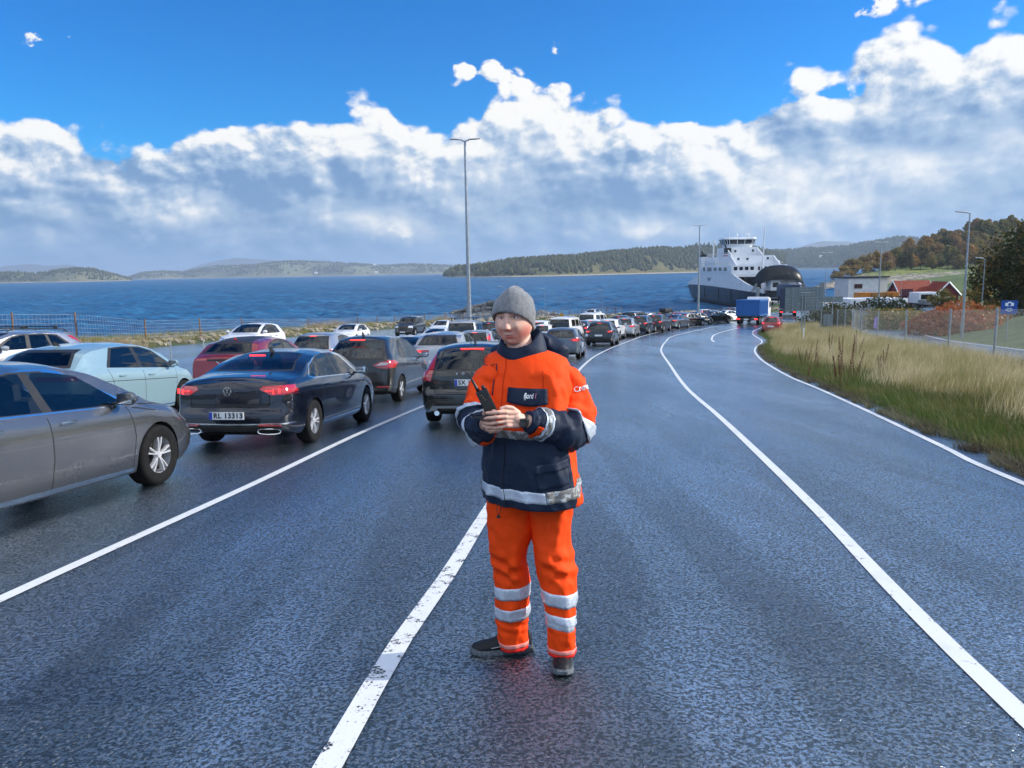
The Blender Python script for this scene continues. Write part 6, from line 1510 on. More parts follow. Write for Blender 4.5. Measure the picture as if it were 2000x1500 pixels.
# red houses
TILE=None
m,nt,b,o=nm('red_roof_tiles'); ww=nt.nodes.new('ShaderNodeTexWave'); ww.bands_direction='X'; ww.inputs['Scale'].default_value=1.3; nt.links.new(o.k,ww.inputs[0]); c=mixc(nt,noi(nt,o,2,4).sm(.3,.7),(.19,.034,.018),(.30,.06,.03)); b.inputs['Specular IOR Level'].default_value=.1; c=mixc(nt,V(nt,ww.outputs['Fac']).sm(.7,1)*.5,c,(.15,.03,.015)); nt.links.new(c.k,b.inputs['Base Color']); b.inputs['Roughness'].default_value=.6; bump(nt,b,V(nt,ww.outputs['Fac']),.05); TILE=m
REDW=mat('red_timber',(.14,.012,.010),.7,var=.25,vs=2); WTR=mat('white_trim',(.75,.76,.76),.5)
def house(x,y,z,w,d,hw_,hr,rz,label,wins,wallm=REDW,roofm=TILE,grp=None,name='house'):
    r=empty(name,(x,y,z),rz,label,'house',grp)
    bm=bmesh.new(); box(bm,(0,0,hw_/2),(w,d,hw_)); poly(bm,[(-d/2,hw_),(d/2,hw_),(0,hw_+hr)],-w/2,w/2,'yz'); bmesh.ops.recalc_face_normals(bm,faces=bm.faces); obj('wall',bm,wallm,r)
    bm=bmesh.new()
    for s in (-1,1):
        a=Vector((0,s*(d/2+.45),hw_-.45*hr/(d/2))); t=Vector((0,0,hw_+hr)); n=Vector((0,s*hr,d/2)).normalized()*.18
        for xx in (0,):
            v=[bm.verts.new(p) for p in ((-w/2-.4,a.y,a.z),(w/2+.4,a.y,a.z),(w/2+.4,0,t.z),(-w/2-.4,0,t.z))]; u=[bm.verts.new(vv.co+n) for vv in v]
            bm.faces.new(v); bm.faces.new(u[::-1])
            for i in range(4): bm.faces.new((v[i],u[i],u[(i+1)%4],v[(i+1)%4]))
    bmesh.ops.recalc_face_normals(bm,faces=bm.faces); obj('roof',bm,roofm,r)
    for sx in (-1,1):
        bm=bmesh.new()
        for s in (-1,1): tube(bm,[(sx*(w/2+.42),s*(d/2+.45),hw_-.45*hr/(d/2)+.05),(sx*(w/2+.42),0,hw_+hr+.05)],.16,4)
        obj('barge_board',bm,WTR,r)
    for (face_,a,b_,ww_,wh_) in wins:
        bm=bmesh.new()
        if face_=='s': box(bm,(a,-d/2-.03,b_),(ww_,.08,wh_))
        else: box(bm,(-w/2-.03,a,b_),(.08,ww_,wh_))
        fr=obj('window',bm,WTR,r); bm=bmesh.new()
        for sx in (-1,1):
            if face_=='s': box(bm,(a+sx*ww_*.23,-d/2-.08,b_),(ww_*.38,.03,wh_*.8))
            else: box(bm,(-w/2-.08,a+sx*ww_*.23,b_),(.03,ww_*.38,wh_*.8))
        obj('pane',bm,FD,fr)
    return r
GH='red houses on the quay'
house(88.6,171,2.9,7.4,5.2,2.7,2.6,R(3),'red timber house with orange tiled roof and its long side to the camera',[('s',-1.5,1.5,1.2,1.0),('s',1.2,1.5,1.2,1.0)],grp=GH)
house(92.5,166,3.0,6.5,4.4,2.6,2.4,R(85),'red timber house with a white-edged gable facing the camera',[('g',0,1.4,1.5,1.1)],grp=GH)
sg=empty('shop_sign',(85.2,166,2.9),0,'dark maroon sign board on a frame in front of the red house','sign'); bm=bmesh.new(); box(bm,(0,0,3.0),(2.6,.25,1.5),bev=.03); obj('board',bm,mat('maroon_board',(.07,.006,.015),.5),sg)
for s in (-1,1):
    bm=bmesh.new(); tube(bm,[(s*1.1,0,0),(s*1.1,0,2.4)],.07,6); obj('post',bm,BK,sg)
lane_box('flatbed_trailer',83.2,152,3.3,(4.2,3,.9),mat('grey_flatbed',(.2,.2,.2),.6),'grey flatbed trailer with red and white rear markers','trailer',None,0)
lane_box('van',84.8,158,3.3,(4.4,4,2.2),WTC,'white van with a wide windscreen parked under the maroon sign','van',[(-.6,2.0,2.4,1.0)])
# distant houses on the far shores
def tiny(px,py,d,label,s=1):
    p=PY(px,py,d); bm=bmesh.new(); box(bm,(0,0,3*s),(12*s,8*s,6*s)); poly(bm,[(-5*s,6*s),(5*s,6*s),(0,9*s)],-6.4*s,6.4*s,'yz'); bmesh.ops.recalc_face_normals(bm,faces=bm.faces); 
    o=obj('distant_house',bm,mat('white_house_paint',(.8,.8,.78),.6),None,False,(p.x,p.y,p.z-2*s)); return tag(o,label,'house','small white houses on the far shores')
# ---------------- far land, haze ----------------
def fnz(x,y,s,seed=0): return noise.fractal(Vector((x*s,y*s,seed)),1.0,2.0,5)
def land_m(name,c1,c2,c3,sc=.02,shore=(.30,.27,.22)):
    m,nt,b,o=nm(name); ox,oy,oz=sep(nt,o); a=noi(nt,o,sc,7,.68); a2=noi(nt,o,sc*6,5,.7)
    c=mixc(nt,a.sm(.35,.6),c1,c2); c=mixc(nt,a2.sm(.48,.68)*.8,c,c3); c=mixc(nt,(oz+a2*5).sm(6.2,3.4),c,shore); nt.links.new(c.k,b.inputs['Base Color']); b.inputs['Roughness'].default_value=.95; bump(nt,b,a2,3); return m
FOR=land_m('forest_land',(.05,.065,.02),(.10,.10,.03),(.22,.15,.05)); FORD=land_m('dark_forest_land',(.012,.026,.012),(.025,.04,.016),(.06,.055,.02),.015)
MIX=land_m('mixed_far_land',(.07,.095,.04),(.15,.15,.08),(.28,.25,.18),.012); MTN=mat('mountain_rock',(.06,.07,.07),.95,var=.3,vs=.002)
def hills(name,prof,depth,m,rough=1.0,nv=14,step=6,seed=0,treeline=0):
    # prof: (px, shore distance, py of the crest)
    xs_=[]; px=prof[0][0]
    while px<=prof[-1][0]: xs_.append(px); px+=step
    vs=[];fs=[]
    for i,px in enumerate(xs_):
        d0=interp([(p[0],p[1]) for p in prof],px); py=interp([(p[0],p[2]) for p in prof],px)
        for j in range(nv+1):
            t=j/nv; d=d0+depth*t; dr=ray(px,700); x=dr.x/dr.y*d
            zc=PY(px,py,d0+depth*.5).z
            s=math.sin(min(1,t*1.0)*math.pi)**.75 if t<1 else 0
            z=zc*s*(1+.0*rough)+rough*(fnz(x,d,2.2/depth,seed)*.16*max(zc,6)*s+(treeline*random.uniform(-.3,1)*(s>.2)))
            if j==0 or t==1: z=-1
            elif j==1: z=max(z*.35,1.5+1.2*fnz(x,d,.02,seed))
            vs.append((x,d,z))
    n=nv+1
    for i in range(len(xs_)-1):
        for j in range(nv): a=i*n+j; fs.append((a,a+n,a+n+1,a+1))
    return tag(pyd(name,vs,fs,m,None,True),kind='structure'),vs,n,len(xs_)
hL,vsL,nL,cL=hills('hills',[(-160,3000,545),(0,3000,534),(50,2950,533),(85,2950,537),(130,2900,530),(165,2900,526),(200,2950,528),(235,3000,536),(268,3100,546),(275,3150,549)],500,MIX,.8,10,4,1)
isl,vsI,nI,cI=hills('hills',[(872,1900,540),(885,1750,532),(900,1650,527),(935,1550,525),(1000,1500,514),(1060,1500,509),(1100,1520,505),(1160,1600,503),(1200,1650,499),(1250,1700,493),(1290,1750,489),(1330,1800,489),(1360,1850,482),(1400,1900,484),(1450,1950,486),(1500,2100,496),(1530,2200,500)],420,FOR,.6,14,4,2)
hM,vsM,nM,cM=hills('hills',[(250,5200,548),(290,5000,534),(330,5000,530),(370,5200,533),(430,5200,522),(500,5000,517),(560,5000,512),(620,5200,511),(700,5000,515),(760,5200,519),(840,5000,517),(900,5200,519),(960,5200,520)],900,MIX,.9,10,4,3)
hR,vsR,nR,cR=hills('hills',[(1480,3300,500),(1520,3000,499),(1560,2900,495),(1600,2800,494),(1650,2700,490),(1700,2600,481),(1740,2600,474),(1770,2700,478),(1830,2700,482),(1900,2700,490)],700,FORD,.7,12,4,4)
for seed,pr in ((5,[(0,9000,530),(30,9000,518),(80,9000,514),(110,9000,518),(150,9000,516),(180,9000,523),(230,9000,536)]),(6,[(360,10000,532),(400,10000,518),(450,10000,506),(480,10000,502),(520,10000,506),(600,10000,514),(700,10000,520)]),(7,[(1480,8000,505),(1540,8000,487),(1580,8000,474),(1600,8000,471),(1640,8000,474),(1690,8000,478),(1740,8000,484),(1800,8000,490),(1900,8000,495)])): hills('mountains',pr,1500,MTN,.5,8,6,seed)
# trees of the far wood as one mass
def wood(vs,n,cols,count,h0,h1,m,seed,rows=(1,11)):
    rnd=random.Random(seed); V_=[];F_=[]
    for k in range(count):
        i=rnd.randrange(cols-1); j=rnd.randint(*rows); a=Vector(vs[i*n+j]); b=Vector(vs[(i+1)*n+j]); c=Vector(vs[i*n+min(j+1,n-1)])
        u=rnd.random(); v=rnd.random(); p=a+(b-a)*u+(c-a)*v
        if fnz(p.x,p.y,.006,9)<-.12 and rnd.random()<.9: continue
        h=rnd.uniform(h0,h1); r=h*rnd.uniform(.22,.42); s=len(V_)
        lv=((0,.5),(.25,1),(.55,.75),(.85,.3))
        for z,w in lv:
            for q_ in range(5):
                an=q_*1.2566+rnd.random()*.5; V_.append((p.x+math.cos(an)*r*w*rnd.uniform(.8,1.2),p.y+math.sin(an)*r*w,p.z+h*z))
        V_.append((p.x,p.y,p.z+h)); t=len(V_)-1
        for l in range(3):
            for q_ in range(5): F_.append((s+l*5+q_,s+l*5+(q_+1)%5,s+l*5+5+(q_+1)%5,s+l*5+5+q_))
        for q_ in range(5): F_.append((s+15+q_,s+15+(q_+1)%5,t))
    return V_,F_
FTR=land_m('wood_foliage',(.025,.045,.014),(.06,.075,.022),(.20,.13,.04),.03,(.03,.04,.02))
hw,vsW,nW,cW=hills('hills',[(1485,3250,503),(1650,2750,500),(1900,2750,500)],300,FORD,.5,8,6,8)
v_,f_=wood(vsI,nI,cI,7500,7,15,FTR,3); tag(pyd('wood',v_,f_,FTR),'pine and birch wood covering the island behind the ferry','wood',kind='stuff')
v_,f_=wood(vsR,nR,cR,3500,16,30,FTR,5,(1,7)); tag(pyd('wood',v_,f_,FTR),'conifer wood on the hill beyond the ferry','wood',kind='stuff')
v_,f_=wood(vsL,nL,cL,2600,6,13,FTR,6,(1,7)); tag(pyd('wood',v_,f_,FTR),'scrub wood on the small island at the left','wood',kind='stuff')
v_,f_=wood(vsM,nM,cM,5200,8,17,FTR,7,(1,7)); tag(pyd('wood',v_,f_,FTR),'hazy woodland on the long low shore across the fjord','wood',kind='stuff')
k=0
for px,py,d,wd in ((90,537,3150,'left island'),(115,539,3100,'left island'),(170,541,3080,'left island'),(182,536,3100,'left island'),(128,535,3150,'left island'),(452,530,5300,''),(575,530,5300,''),(617,534,5200,''),(668,530,5300,''),(650,531,5300,''),(732,518,5450,''),(768,524,5400,''),(520,531,5300,''),(735,533,5200,''),(488,525,5350,''),(826,534,5200,''),(1300,497,1880,''),(1330,500,1900,''),(1604,502,2900,''),(1612,503,2900,'')):
    tiny(px,py,d,'tiny white house on the far shore, a pale speck in the haze' if not wd else 'tiny white house among trees on the small island at the left',1.5 if d>5000 else 1)
# ---------------- right headland ----------------
m,nt,b,o=nm('headland_grass_and_rock'); a=noi(nt,o,.05,7,.7); a2=noi(nt,o,.35,6,.72); ox,oy,oz=sep(nt,o)
rock=mixc(nt,a2.sm(.35,.62),(.07,.065,.055),(.42,.38,.31)); gr=mixc(nt,a.sm(.4,.6),(.10,.16,.02),(.20,.22,.04)); gr=mixc(nt,noi(nt,o,.15,5,.7).sm(.5,.65)*.7,gr,(.045,.075,.02))
c=mixc(nt,(a*7+a2*3+oz*.5).sm(9.0,7.4),gr,rock); c=mixc(nt,(oz+a*6).sm(12,15),c,(.04,.045,.015)); nt.links.new(c.k,b.inputs['Base Color']); b.inputs['Roughness'].default_value=.95; bump(nt,b,a2+noi(nt,o,.1,4)*2,1.6)
def head_z(x,y):
    # land right of the ferry: shore along y ~ 372, climbing to the right and back
    sh=interp([(140,392),(170,378),(220,368),(260,355),(400,330)],x); e=y-sh
    left=interp([(350,148),(400,152),(430,176),(470,205),(520,236),(600,285),(700,350)],y); f=x-left
    if e<0 or f<0: return -2+max(min(e,f)*.2,-3)
    base=min(6.5,e*.13)*ss(0,26,f)+min(1,e/6,f/10)*1.2
    hill=interp([(.40,0),(.44,1),(.475,5),(.52,11),(.57,15),(.63,20),(.75,26),(1,30)],x/y)*ss(58,190,e)*(y/480)
    return base+hill+fnz(x,y,.03,4)*1.3*ss(0,12,e)+1.1*abs(fnz(x,y,.12,6))*ss(0,4,e)*(1-ss(40,70,e))
vs=[];fs=[]; X0,X1,Y0,Y1=130,460,325,700; sx,sy=3.0,3.0; nx=int((X1-X0)/sx)+1; ny=int((Y1-Y0)/sy)+1
for j in range(ny):
    for i in range(nx): x=X0+i*sx; y=Y0+j*sy; vs.append((x,y,head_z(x,y)))
for j in range(ny-1):
    for i in range(nx-1): a=j*nx+i; fs.append((a,a+1,a+nx+1,a+nx))
tag(pyd('headland',vs,fs,m,None,True),kind='structure')
# grassy slope joining the car park to the hillside on the right
vs=[];fs=[]; ys_=rngf(20,330,60); xsr=rngf(0,1,34)
for y in ys_:
    x0=interp([(20,24),(52,31),(80,48),(100,66),(112,95),(330,135)],y); 
    for t in xsr:
        x=x0+t*(160); h=H(x,min(y,190))-.10+min(11,(t*160)*.11)*ss(20,60,y)+.5*fnz(x,y,.06,2)*ss(0,.1,t)
        vs.append((x,y,h if y<300 else h-(y-300)*.35))
n=len(xsr)
for j in range(len(ys_)-1):
    for i in range(n-1): a=j*n+i; fs.append((a,a+1,a+n+1,a+n))
LAWN=None
m,nt,b,o=nm('lawn_grass'); a=noi(nt,o,.25,5,.65); a2=noi(nt,o,9,4,.7); st=noi(nt,mapv(nt,o,(.25,1.6,1),(0,0,R(-18))),.8,3,.5); c=mixc(nt,a.sm(.35,.65),(.035,.085,.012),(.09,.14,.02)); c=mixc(nt,a2.sm(.4,.7)*.5,c,(.03,.05,.01)); c=mixc(nt,st.sm(.5,.6)*.35,c,(.14,.18,.03)); nt.links.new(c.k,b.inputs['Base Color']); b.inputs['Roughness'].default_value=.95; bump(nt,b,a2,.08); LAWN=m
tag(pyd('lawn',vs,fs,m,None,True),kind='structure')
# ---------------- trees ----------------
BARK=mat('bark',(.07,.05,.035),.9,var=.4,vs=6,bump=.02,bs=20)
def leafm(name,c1,c2,c3):
    m,nt,b,o=nm(name); oi=nt.nodes.new('ShaderNodeObjectInfo'); g_=nt.nodes.new('ShaderNodeNewGeometry'); ri=V(nt,g_.outputs['Random Per Island']); a=noi(nt,o,.5,4,.6)
    c=mixc(nt,ri,c1,c2); c=mixc(nt,(a+ri*.3+V(nt,oi.outputs['Random'])*.35).sm(.72,.95),c,c3); nt.links.new(c.k,b.inputs['Base Color']); b.inputs['Roughness'].default_value=.6
    b.inputs['Specular IOR Level'].default_value=.25; b.inputs['Transmission Weight'].default_value=0
    t=nt.nodes.new('ShaderNodeBsdfTranslucent'); nt.links.new(c.k,t.inputs[0]); mx=nt.nodes.new('ShaderNodeMixShader'); mx.inputs[0].default_value=.3; nt.links.new(b.outputs[0],mx.inputs[1]); nt.links.new(t.outputs[0],mx.inputs[2]); nt.links.new(mx.outputs[0],nt.nodes['Material Output'].inputs[0]); return m
LF1=leafm('autumn_green_leaves',(.10,.125,.025),(.19,.17,.04),(.36,.21,.05)); LF2=leafm('brown_leaves',(.24,.14,.05),(.36,.22,.08),(.20,.17,.05)); LF3=leafm('dark_leaves',(.035,.05,.014),(.07,.08,.022),(.15,.10,.03)); LF4=leafm('yellow_leaves',(.32,.20,.03),(.45,.27,.04),(.16,.15,.03)); LF5=leafm('orange_hedge_leaves',(.30,.085,.03),(.40,.14,.055),(.20,.16,.04)); LF6=leafm('shrub_leaves',(.05,.06,.025),(.09,.10,.04),(.05,.05,.02))
def crown_me(name,seed,h,rx,nc,nl,ls,m,base=.28,shape=.75):
    rnd=random.Random(seed); V_=[];F_=[]
    cl=[]
    for k in range(nc):
        t=rnd.random()**.8; z=h*(base+(1-base)*t); w=rx*math.sin(math.pi*min(.97,(.12+.86*t)))**shape; an=rnd.random()*6.283; rr=w*math.sqrt(rnd.random())*.95
        cl.append((Vector((math.cos(an)*rr,math.sin(an)*rr,z*(.93))),rx*rnd.uniform(.18,.36)))
    for c,r in cl:
        for q_ in range(nl//nc):
            d=Vector((rnd.gauss(0,1),rnd.gauss(0,1),rnd.gauss(0,.8))).normalized()*r*rnd.random()**.4; p=c+d
            if p.z<h*base*.6: continue
            a=Vector((rnd.gauss(0,1),rnd.gauss(0,1),rnd.gauss(0,1))).normalized(); b=a.cross(Vector((rnd.gauss(0,1),rnd.gauss(0,1),rnd.gauss(0,1)))).normalized(); s=ls*rnd.uniform(.6,1.4)
            i=len(V_); V_+=[p-a*s,p+b*s*.6,p+a*s,p-b*s*.6]; F_.append((i,i+1,i+2,i+3))
    me=bpy.data.meshes.new(name); me.from_pydata([tuple(v) for v in V_],[],F_); me.materials.append(m); return me,cl
def tree(kind,seed,h,rx,nc,nl,ls,m,base=.28,tr=.16,shape=.75):
    r=empty(kind); me,cl=crown_me('crown',seed,h,rx,nc,nl,ls,m,base,shape); obj('crown',me,None,r)
    rnd=random.Random(seed); bm=bmesh.new(); tube(bm,[(0,0,-.4),(.02*h,0,h*.3),(0,.02*h,h*.6),(.01*h,0,h*.85)],[tr,tr*.75,tr*.45,tr*.12],7)
    for c,rr in cl[:min(len(cl),26)]:
        z0=max(h*.15,c.z*.6); tube(bm,[(0,0,z0),(c.x*.5,c.y*.5,(z0+c.z)/2-.02*h),tuple(c)],[tr*.35,tr*.2,tr*.06],4)
    obj('trunk',bm,BARK,r); return r
def put(r,x,y,z,rz,s,label,cat,grp,first=[0]):
    r.location=(x,y,z); r.rotation_euler=(0,0,rz); r.scale=(s,s,s*random.uniform(.9,1.1)); tag(r,label,cat,grp); return r
rnd=random.Random(5)
TK=[tree('broadleaf_tree',11,11,4.6,46,3200,.42,LF1),tree('broadleaf_tree',12,11,5,44,3200,.42,LF2),tree('broadleaf_tree',13,12,4.4,46,3000,.42,LF3),tree('birch_tree',14,8,2.2,22,1000,.35,LF4,.2,.1),tree('bare_bush',15,4.5,4.6,26,1700,.36,LF2,.02,.1,.5)]
used=[False]*5
def addtree(k,px,py_base,d,s,label,cat,grp):
    p=PY(px,py_base,d); z=head_z(p.x,p.y) if d>300 else p.z
    r=TK[k] if not used[k] else copy_tree(TK[k]); used[k]=True
    put(r,p.x,p.y,max(z,.5)-.2,rnd.random()*6,s,label,cat,grp)
GT='trees on the headland hill'; col=['green-brown','brown','dark green','yellow']
row=[('front row at the edge of the green field',[(1712+17.5*i,432+(i%3)*6) for i in range(14)]),('middle of the hillside wood',[(1718+18*i,462+(i%3)*8) for i in range(14)]),('upper hillside',[(1775+17.5*i,498+(i%3)*9) for i in range(12)]),('skyline of the hill',[(1800+17*i,545+(i%3)*10) for i in range(11)])]
for nm_,L_ in row:
    for i,(px,d) in enumerate(L_):
        k=rnd.choice((0,0,1,2,0,1)); addtree(k,px+rnd.uniform(-4,4),545,d,rnd.uniform(.8,1.25),'%s tree in the %s of the headland, number %s from the left'%(col[k],nm_,['one','two','three','four','five','six','seven','eight','nine','ten','eleven','twelve','thirteen','fourteen'][i]) if 0 else '%s autumn tree in the %s'%(col[k],nm_),'tree',GT)
for i,(px,d) in enumerate(((1760,440),(1779,436),(1822,440))): addtree(3,px,548,d,.9,['small yellow birch before the dark wood','slender yellow birch right of the small birch','bright birch standing in the green field'][i],'tree','birches on the headland')
for i,(px,d,s) in enumerate(((1650,418,1.3),(1668,425,1.7),(1690,432,1.9),(1708,440,1.9),(1731,425,1.1),(1636,410,.8))): addtree(4,px,540,d,s,['brown leafless bush left of the purple bush mass','tall brown bush on the point of the headland','large russet bush beside the wood','dark russet bush against the wood edge','round pale brown bush alone below the wood','low bush at the tip of the headland'][i],'bush','bushes on the headland point')
# big dark tree at the right edge and its neighbours
bt=tree('broadleaf_tree',31,12.5,7.2,110,17000,.20,LF3,.06,.35,.55); put(bt,57.5,82,4.9,0,1.0,'large dark tree rising at the right edge behind the camera sign','tree',None)
b2=tree('broadleaf_tree',32,9.5,4.8,60,7000,.20,LF1,.08,.25,.55); put(b2,55,86,4.7,0,.85,'green-brown tree left of the large dark tree','tree',None)
b4=copy_tree(b2); put(b4,61.5,72,6.2,2,1.25,'dark tree at the picture edge in front of the large tree','tree',None)
b3=tree('small_tree',33,5,2.6,34,2600,.17,LF4,.15,.10,.6); put(b3,66,118,4.2,0,.75,'small yellow-green tree beside the gable of the red house','tree',None)
b5=copy_tree(b3); put(b5,71.5,118,4.6,1.4,.8,'thin yellowing tree between red house and the large dark tree','tree',None)
def shrub(name,x,y,s,m,label,seed,n=2600,ls=.09,cat='shrub'):
    rnd=random.Random(seed); V_=[];F_=[]
    z0=H(x,y)
    for k in range(n):
        d=Vector((rnd.gauss(0,1),rnd.gauss(0,1),abs(rnd.gauss(0,1)))).normalized()*rnd.random()**.33; k_=1+.28*noise.noise(d*2.3+Vector((seed,0,0)))+.1*noise.noise(d*6)
        p=Vector((d.x*s[0]*k_,d.y*s[1]*k_,d.z*s[2]*k_)); a=Vector((rnd.gauss(0,1),rnd.gauss(0,1),rnd.gauss(0,1))).normalized(); b=a.cross(Vector((rnd.gauss(0,1),rnd.gauss(0,1),rnd.gauss(0,1)))).normalized(); w=ls*rnd.uniform(.6,1.5)
        i=len(V_); V_+=[p-a*w,p+b*w*.6,p+a*w,p-b*w*.6]; F_.append((i,i+1,i+2,i+3))
    r=empty(name,(x,y,z0+.1),0,label,cat); pyd('foliage',V_,F_,m,r); bm=bmesh.new()
    for k in range(7): an=k*.9; tube(bm,[(0,0,-.2),(math.cos(an)*s[0]*.6,math.sin(an)*s[1]*.6,s[2]*.7)],[.05,.015],4)
    obj('stem',bm,BARK,r); return r
shrub('hedge',34.5,60,(3.0,4.2,2.1),LF5,'orange-red autumn hedge behind the chain-link fence',1,7000,.13); shrub('hedge',39.5,66,(3.2,4,2.2),LF5,'red hedge left of the lamp post behind the orange hedge',2,6000,.13)
shrub('shrub',36,72,(4.2,4,1.7),LF1,'olive green shrub left of the orange hedge',3,6000,.13); shrub('shrub',33,78,(3.5,3,2.2),LF6,'dark green shrub on the lawn behind the fence',4,4500,.12); shrub('shrub',41,84,(4,3,2.6),LF6,'grey-green shrub below the red house gable',5,4500,.13)
# boulders of the breakwater
def rocks(pts,n,s0,s1,seed,ht):
    rnd=random.Random(seed); V_=[];F_=[]
    for k in range(n):
        t=rnd.random(); x,y=interp([(0,pts[0][0]),(.5,pts[1][0]),(1,pts[2][0])],t),interp([(0,pts[0][1]),(.5,pts[1][1]),(1,pts[2][1])],t); w=rnd.gauss(0,.42)*ht*1.6; hh=ht*max(.1,1-abs(w)/(ht*1.7))*interp([(0,.15),(.25,1),(.45,1),(.6,.7),(1,.55)],t)
        p=Vector((x+w,y+w*.4,rnd.uniform(.3,1)*hh)); s=rnd.uniform(s0,s1); i=len(V_)
        bm=bmesh.new(); bmesh.ops.create_icosphere(bm,subdivisions=1,radius=s)
        for v in bm.verts: v.co=Vector((v.co.x*1.3,v.co.y,v.co.z*.8))*(1+.45*noise.noise(v.co*1.7+Vector((k,0,0)))); V_.append(p+v.co)
        for f in bm.faces: F_.append([i+v.index for v in f.verts])
        bm.free()
    return V_,F_
RK=mat('breakwater_rock',(.14,.135,.125),.85,var=.6,vs=.6,bump=.08,bs=3); RKL=mat('shore_stone',(.24,.21,.16),.85,var=.5,vs=.8,bump=.05,bs=4)
v_,f_=rocks([(-13.5,224),(-1,205),(15,152)],800,.45,1.05,4,3.9); tag(pyd('breakwater_rocks',v_,f_,RK),'grey boulders piled as a breakwater behind the beanie of the man','rocks',kind='stuff')
rnd=random.Random(9); V_=[];F_=[]
for k in range(1500):
    y=rnd.uniform(24,150)**1.0; x=interp(XL,y)-.4-abs(rnd.gauss(0,1.4))-1.0*rnd.random(); s=rnd.uniform(.08,.34); p=Vector((x,y,landz(x,y)+s*.2)); i=len(V_)
    bm=bmesh.new(); bmesh.ops.create_icosphere(bm,subdivisions=1,radius=s)
    for v in bm.verts: v.co=Vector((v.co.x*1.4,v.co.y*1.2,v.co.z*.75))*(1+.4*noise.noise(v.co*6+Vector((k,0,0)))); V_.append(p+v.co)
    for f in bm.faces: F_.append([i+v.index for v in f.verts])
    bm.free()
tag(pyd('shore_stones',V_,F_,RKL),'tan and grey stones along the shore bank','stones',kind='stuff')
# haze
bm=bmesh.new(); box(bm,(0,7000,95),(29000,16200,196)); hzo=obj('haze',bm,None); tag(hzo,'thin blue air between the camera and the far shores','haze',kind='stuff')
m=bpy.data.materials.new('haze_air'); m.use_nodes=True; nt=m.node_tree; nt.nodes.clear(); pv=nt.nodes.new('ShaderNodeVolumePrincipled'); pv.inputs['Color'].default_value=(.62,.78,1,1); pv.inputs['Density'].default_value=.00012; pv.inputs['Anisotropy'].default_value=.2; oo=nt.nodes.new('ShaderNodeOutputMaterial'); nt.links.new(pv.outputs[0],oo.inputs['Volume']); hzo.data.materials.append(m)
# ---------------- fences, lamps, signs, grass ----------------
GAL=mat('galvanised_steel',(.30,.33,.36),.4,.6,var=.2,vs=8); WOOD=mat('weathered_post_wood',(.20,.12,.07),.85,var=.4,vs=12,bump=.006,bs=30); WIRE=mat('fence_wire',(.22,.25,.27),.5,.4)
def zt(x,y): return landz(x,y)
# shore fence: wooden posts with sheep wire
fp=[]
for px,py,hpx in ((-70,672,60),(20,668,58),(145,667,57),(280,671,48),(387,662,41),(470,657,36),(520,655,0),(540,654,0),(600,652,31),(655,648,0),(697,645,26),(735,643,24),(770,641,22),(800,638,20),(828,636,19),(870,631,18),(905,628,17),(943,624,16),(1000,621,14),(1058,619,13),(1082,619,14),(1113,617,13),(1137,614,10),(1185,611,14),(1203,611,12),(1215,611,12)):
    if hpx==0: continue
    fp.append((px,py,hpx))
def shorept(px,d):
    x=ray(px,600).x/ray(px,600).y*d; return x
fpos=[]
for px,py,hpx in fp:
    d=interp([(-70,42),(20,44),(145,47),(280,53),(387,60),(470,68),(600,82),(735,96),(870,108),(1000,118),(1082,126),(1215,133)],px)
    fpos.append((shorept(px,d),d))
wf=empty('shore_fence',(fpos[0][0],fpos[0][1],0),0,'sheep-wire fence on wooden posts along the shore bank','fence')
O_=Vector((fpos[0][0],fpos[0][1],0))
tops=[]
for i,(x,y) in enumerate(fpos):
    z=zt(x,y); px,py,hpx=fp[i]; ztop=PY(px,py-hpx,y).z; ztop=max(z+1.0,min(ztop,z+2.2)); tops.append((x,y,z,ztop))
    bm=bmesh.new(); ln=random.uniform(-.04,.06); tube(bm,[Vector((x,y,z-.2))-O_,Vector((x+ln,y,ztop))-O_],[.055,.05],7); obj('post',bm,WOOD,wf,40)
bm=bmesh.new()
for (a,b) in zip(tops,tops[1:]):
    A=Vector(a[:2]+(0,)); B=Vector(b[:2]+(0,)); L_=(B-A).length; r=.0035+.00008*A.length
    for k in range(7):
        t=k/6; za=a[2]+.12+(a[3]-a[2]-.25)*t; zb=b[2]+.12+(b[3]-b[2]-.25)*t
        tube(bm,[A+Vector((0,0,za))-O_,B+Vector((0,0,zb))-O_],r,3,False)
    nn=int(L_/.22 if A.y<75 else L_/.5)
    for k in range(1,nn):
        t=k/nn; p=A.lerp(B,t); z0=a[2]+(b[2]-a[2])*t+.1; z1=a[3]+(b[3]-a[3])*t-.12; tube(bm,[p+Vector((0,0,z0))-O_,p+Vector((0,0,z1))-O_],r,3,False)
obj('wire_mesh',bm,mat('bright_fence_wire',(.55,.60,.65),.4,.3),wf)
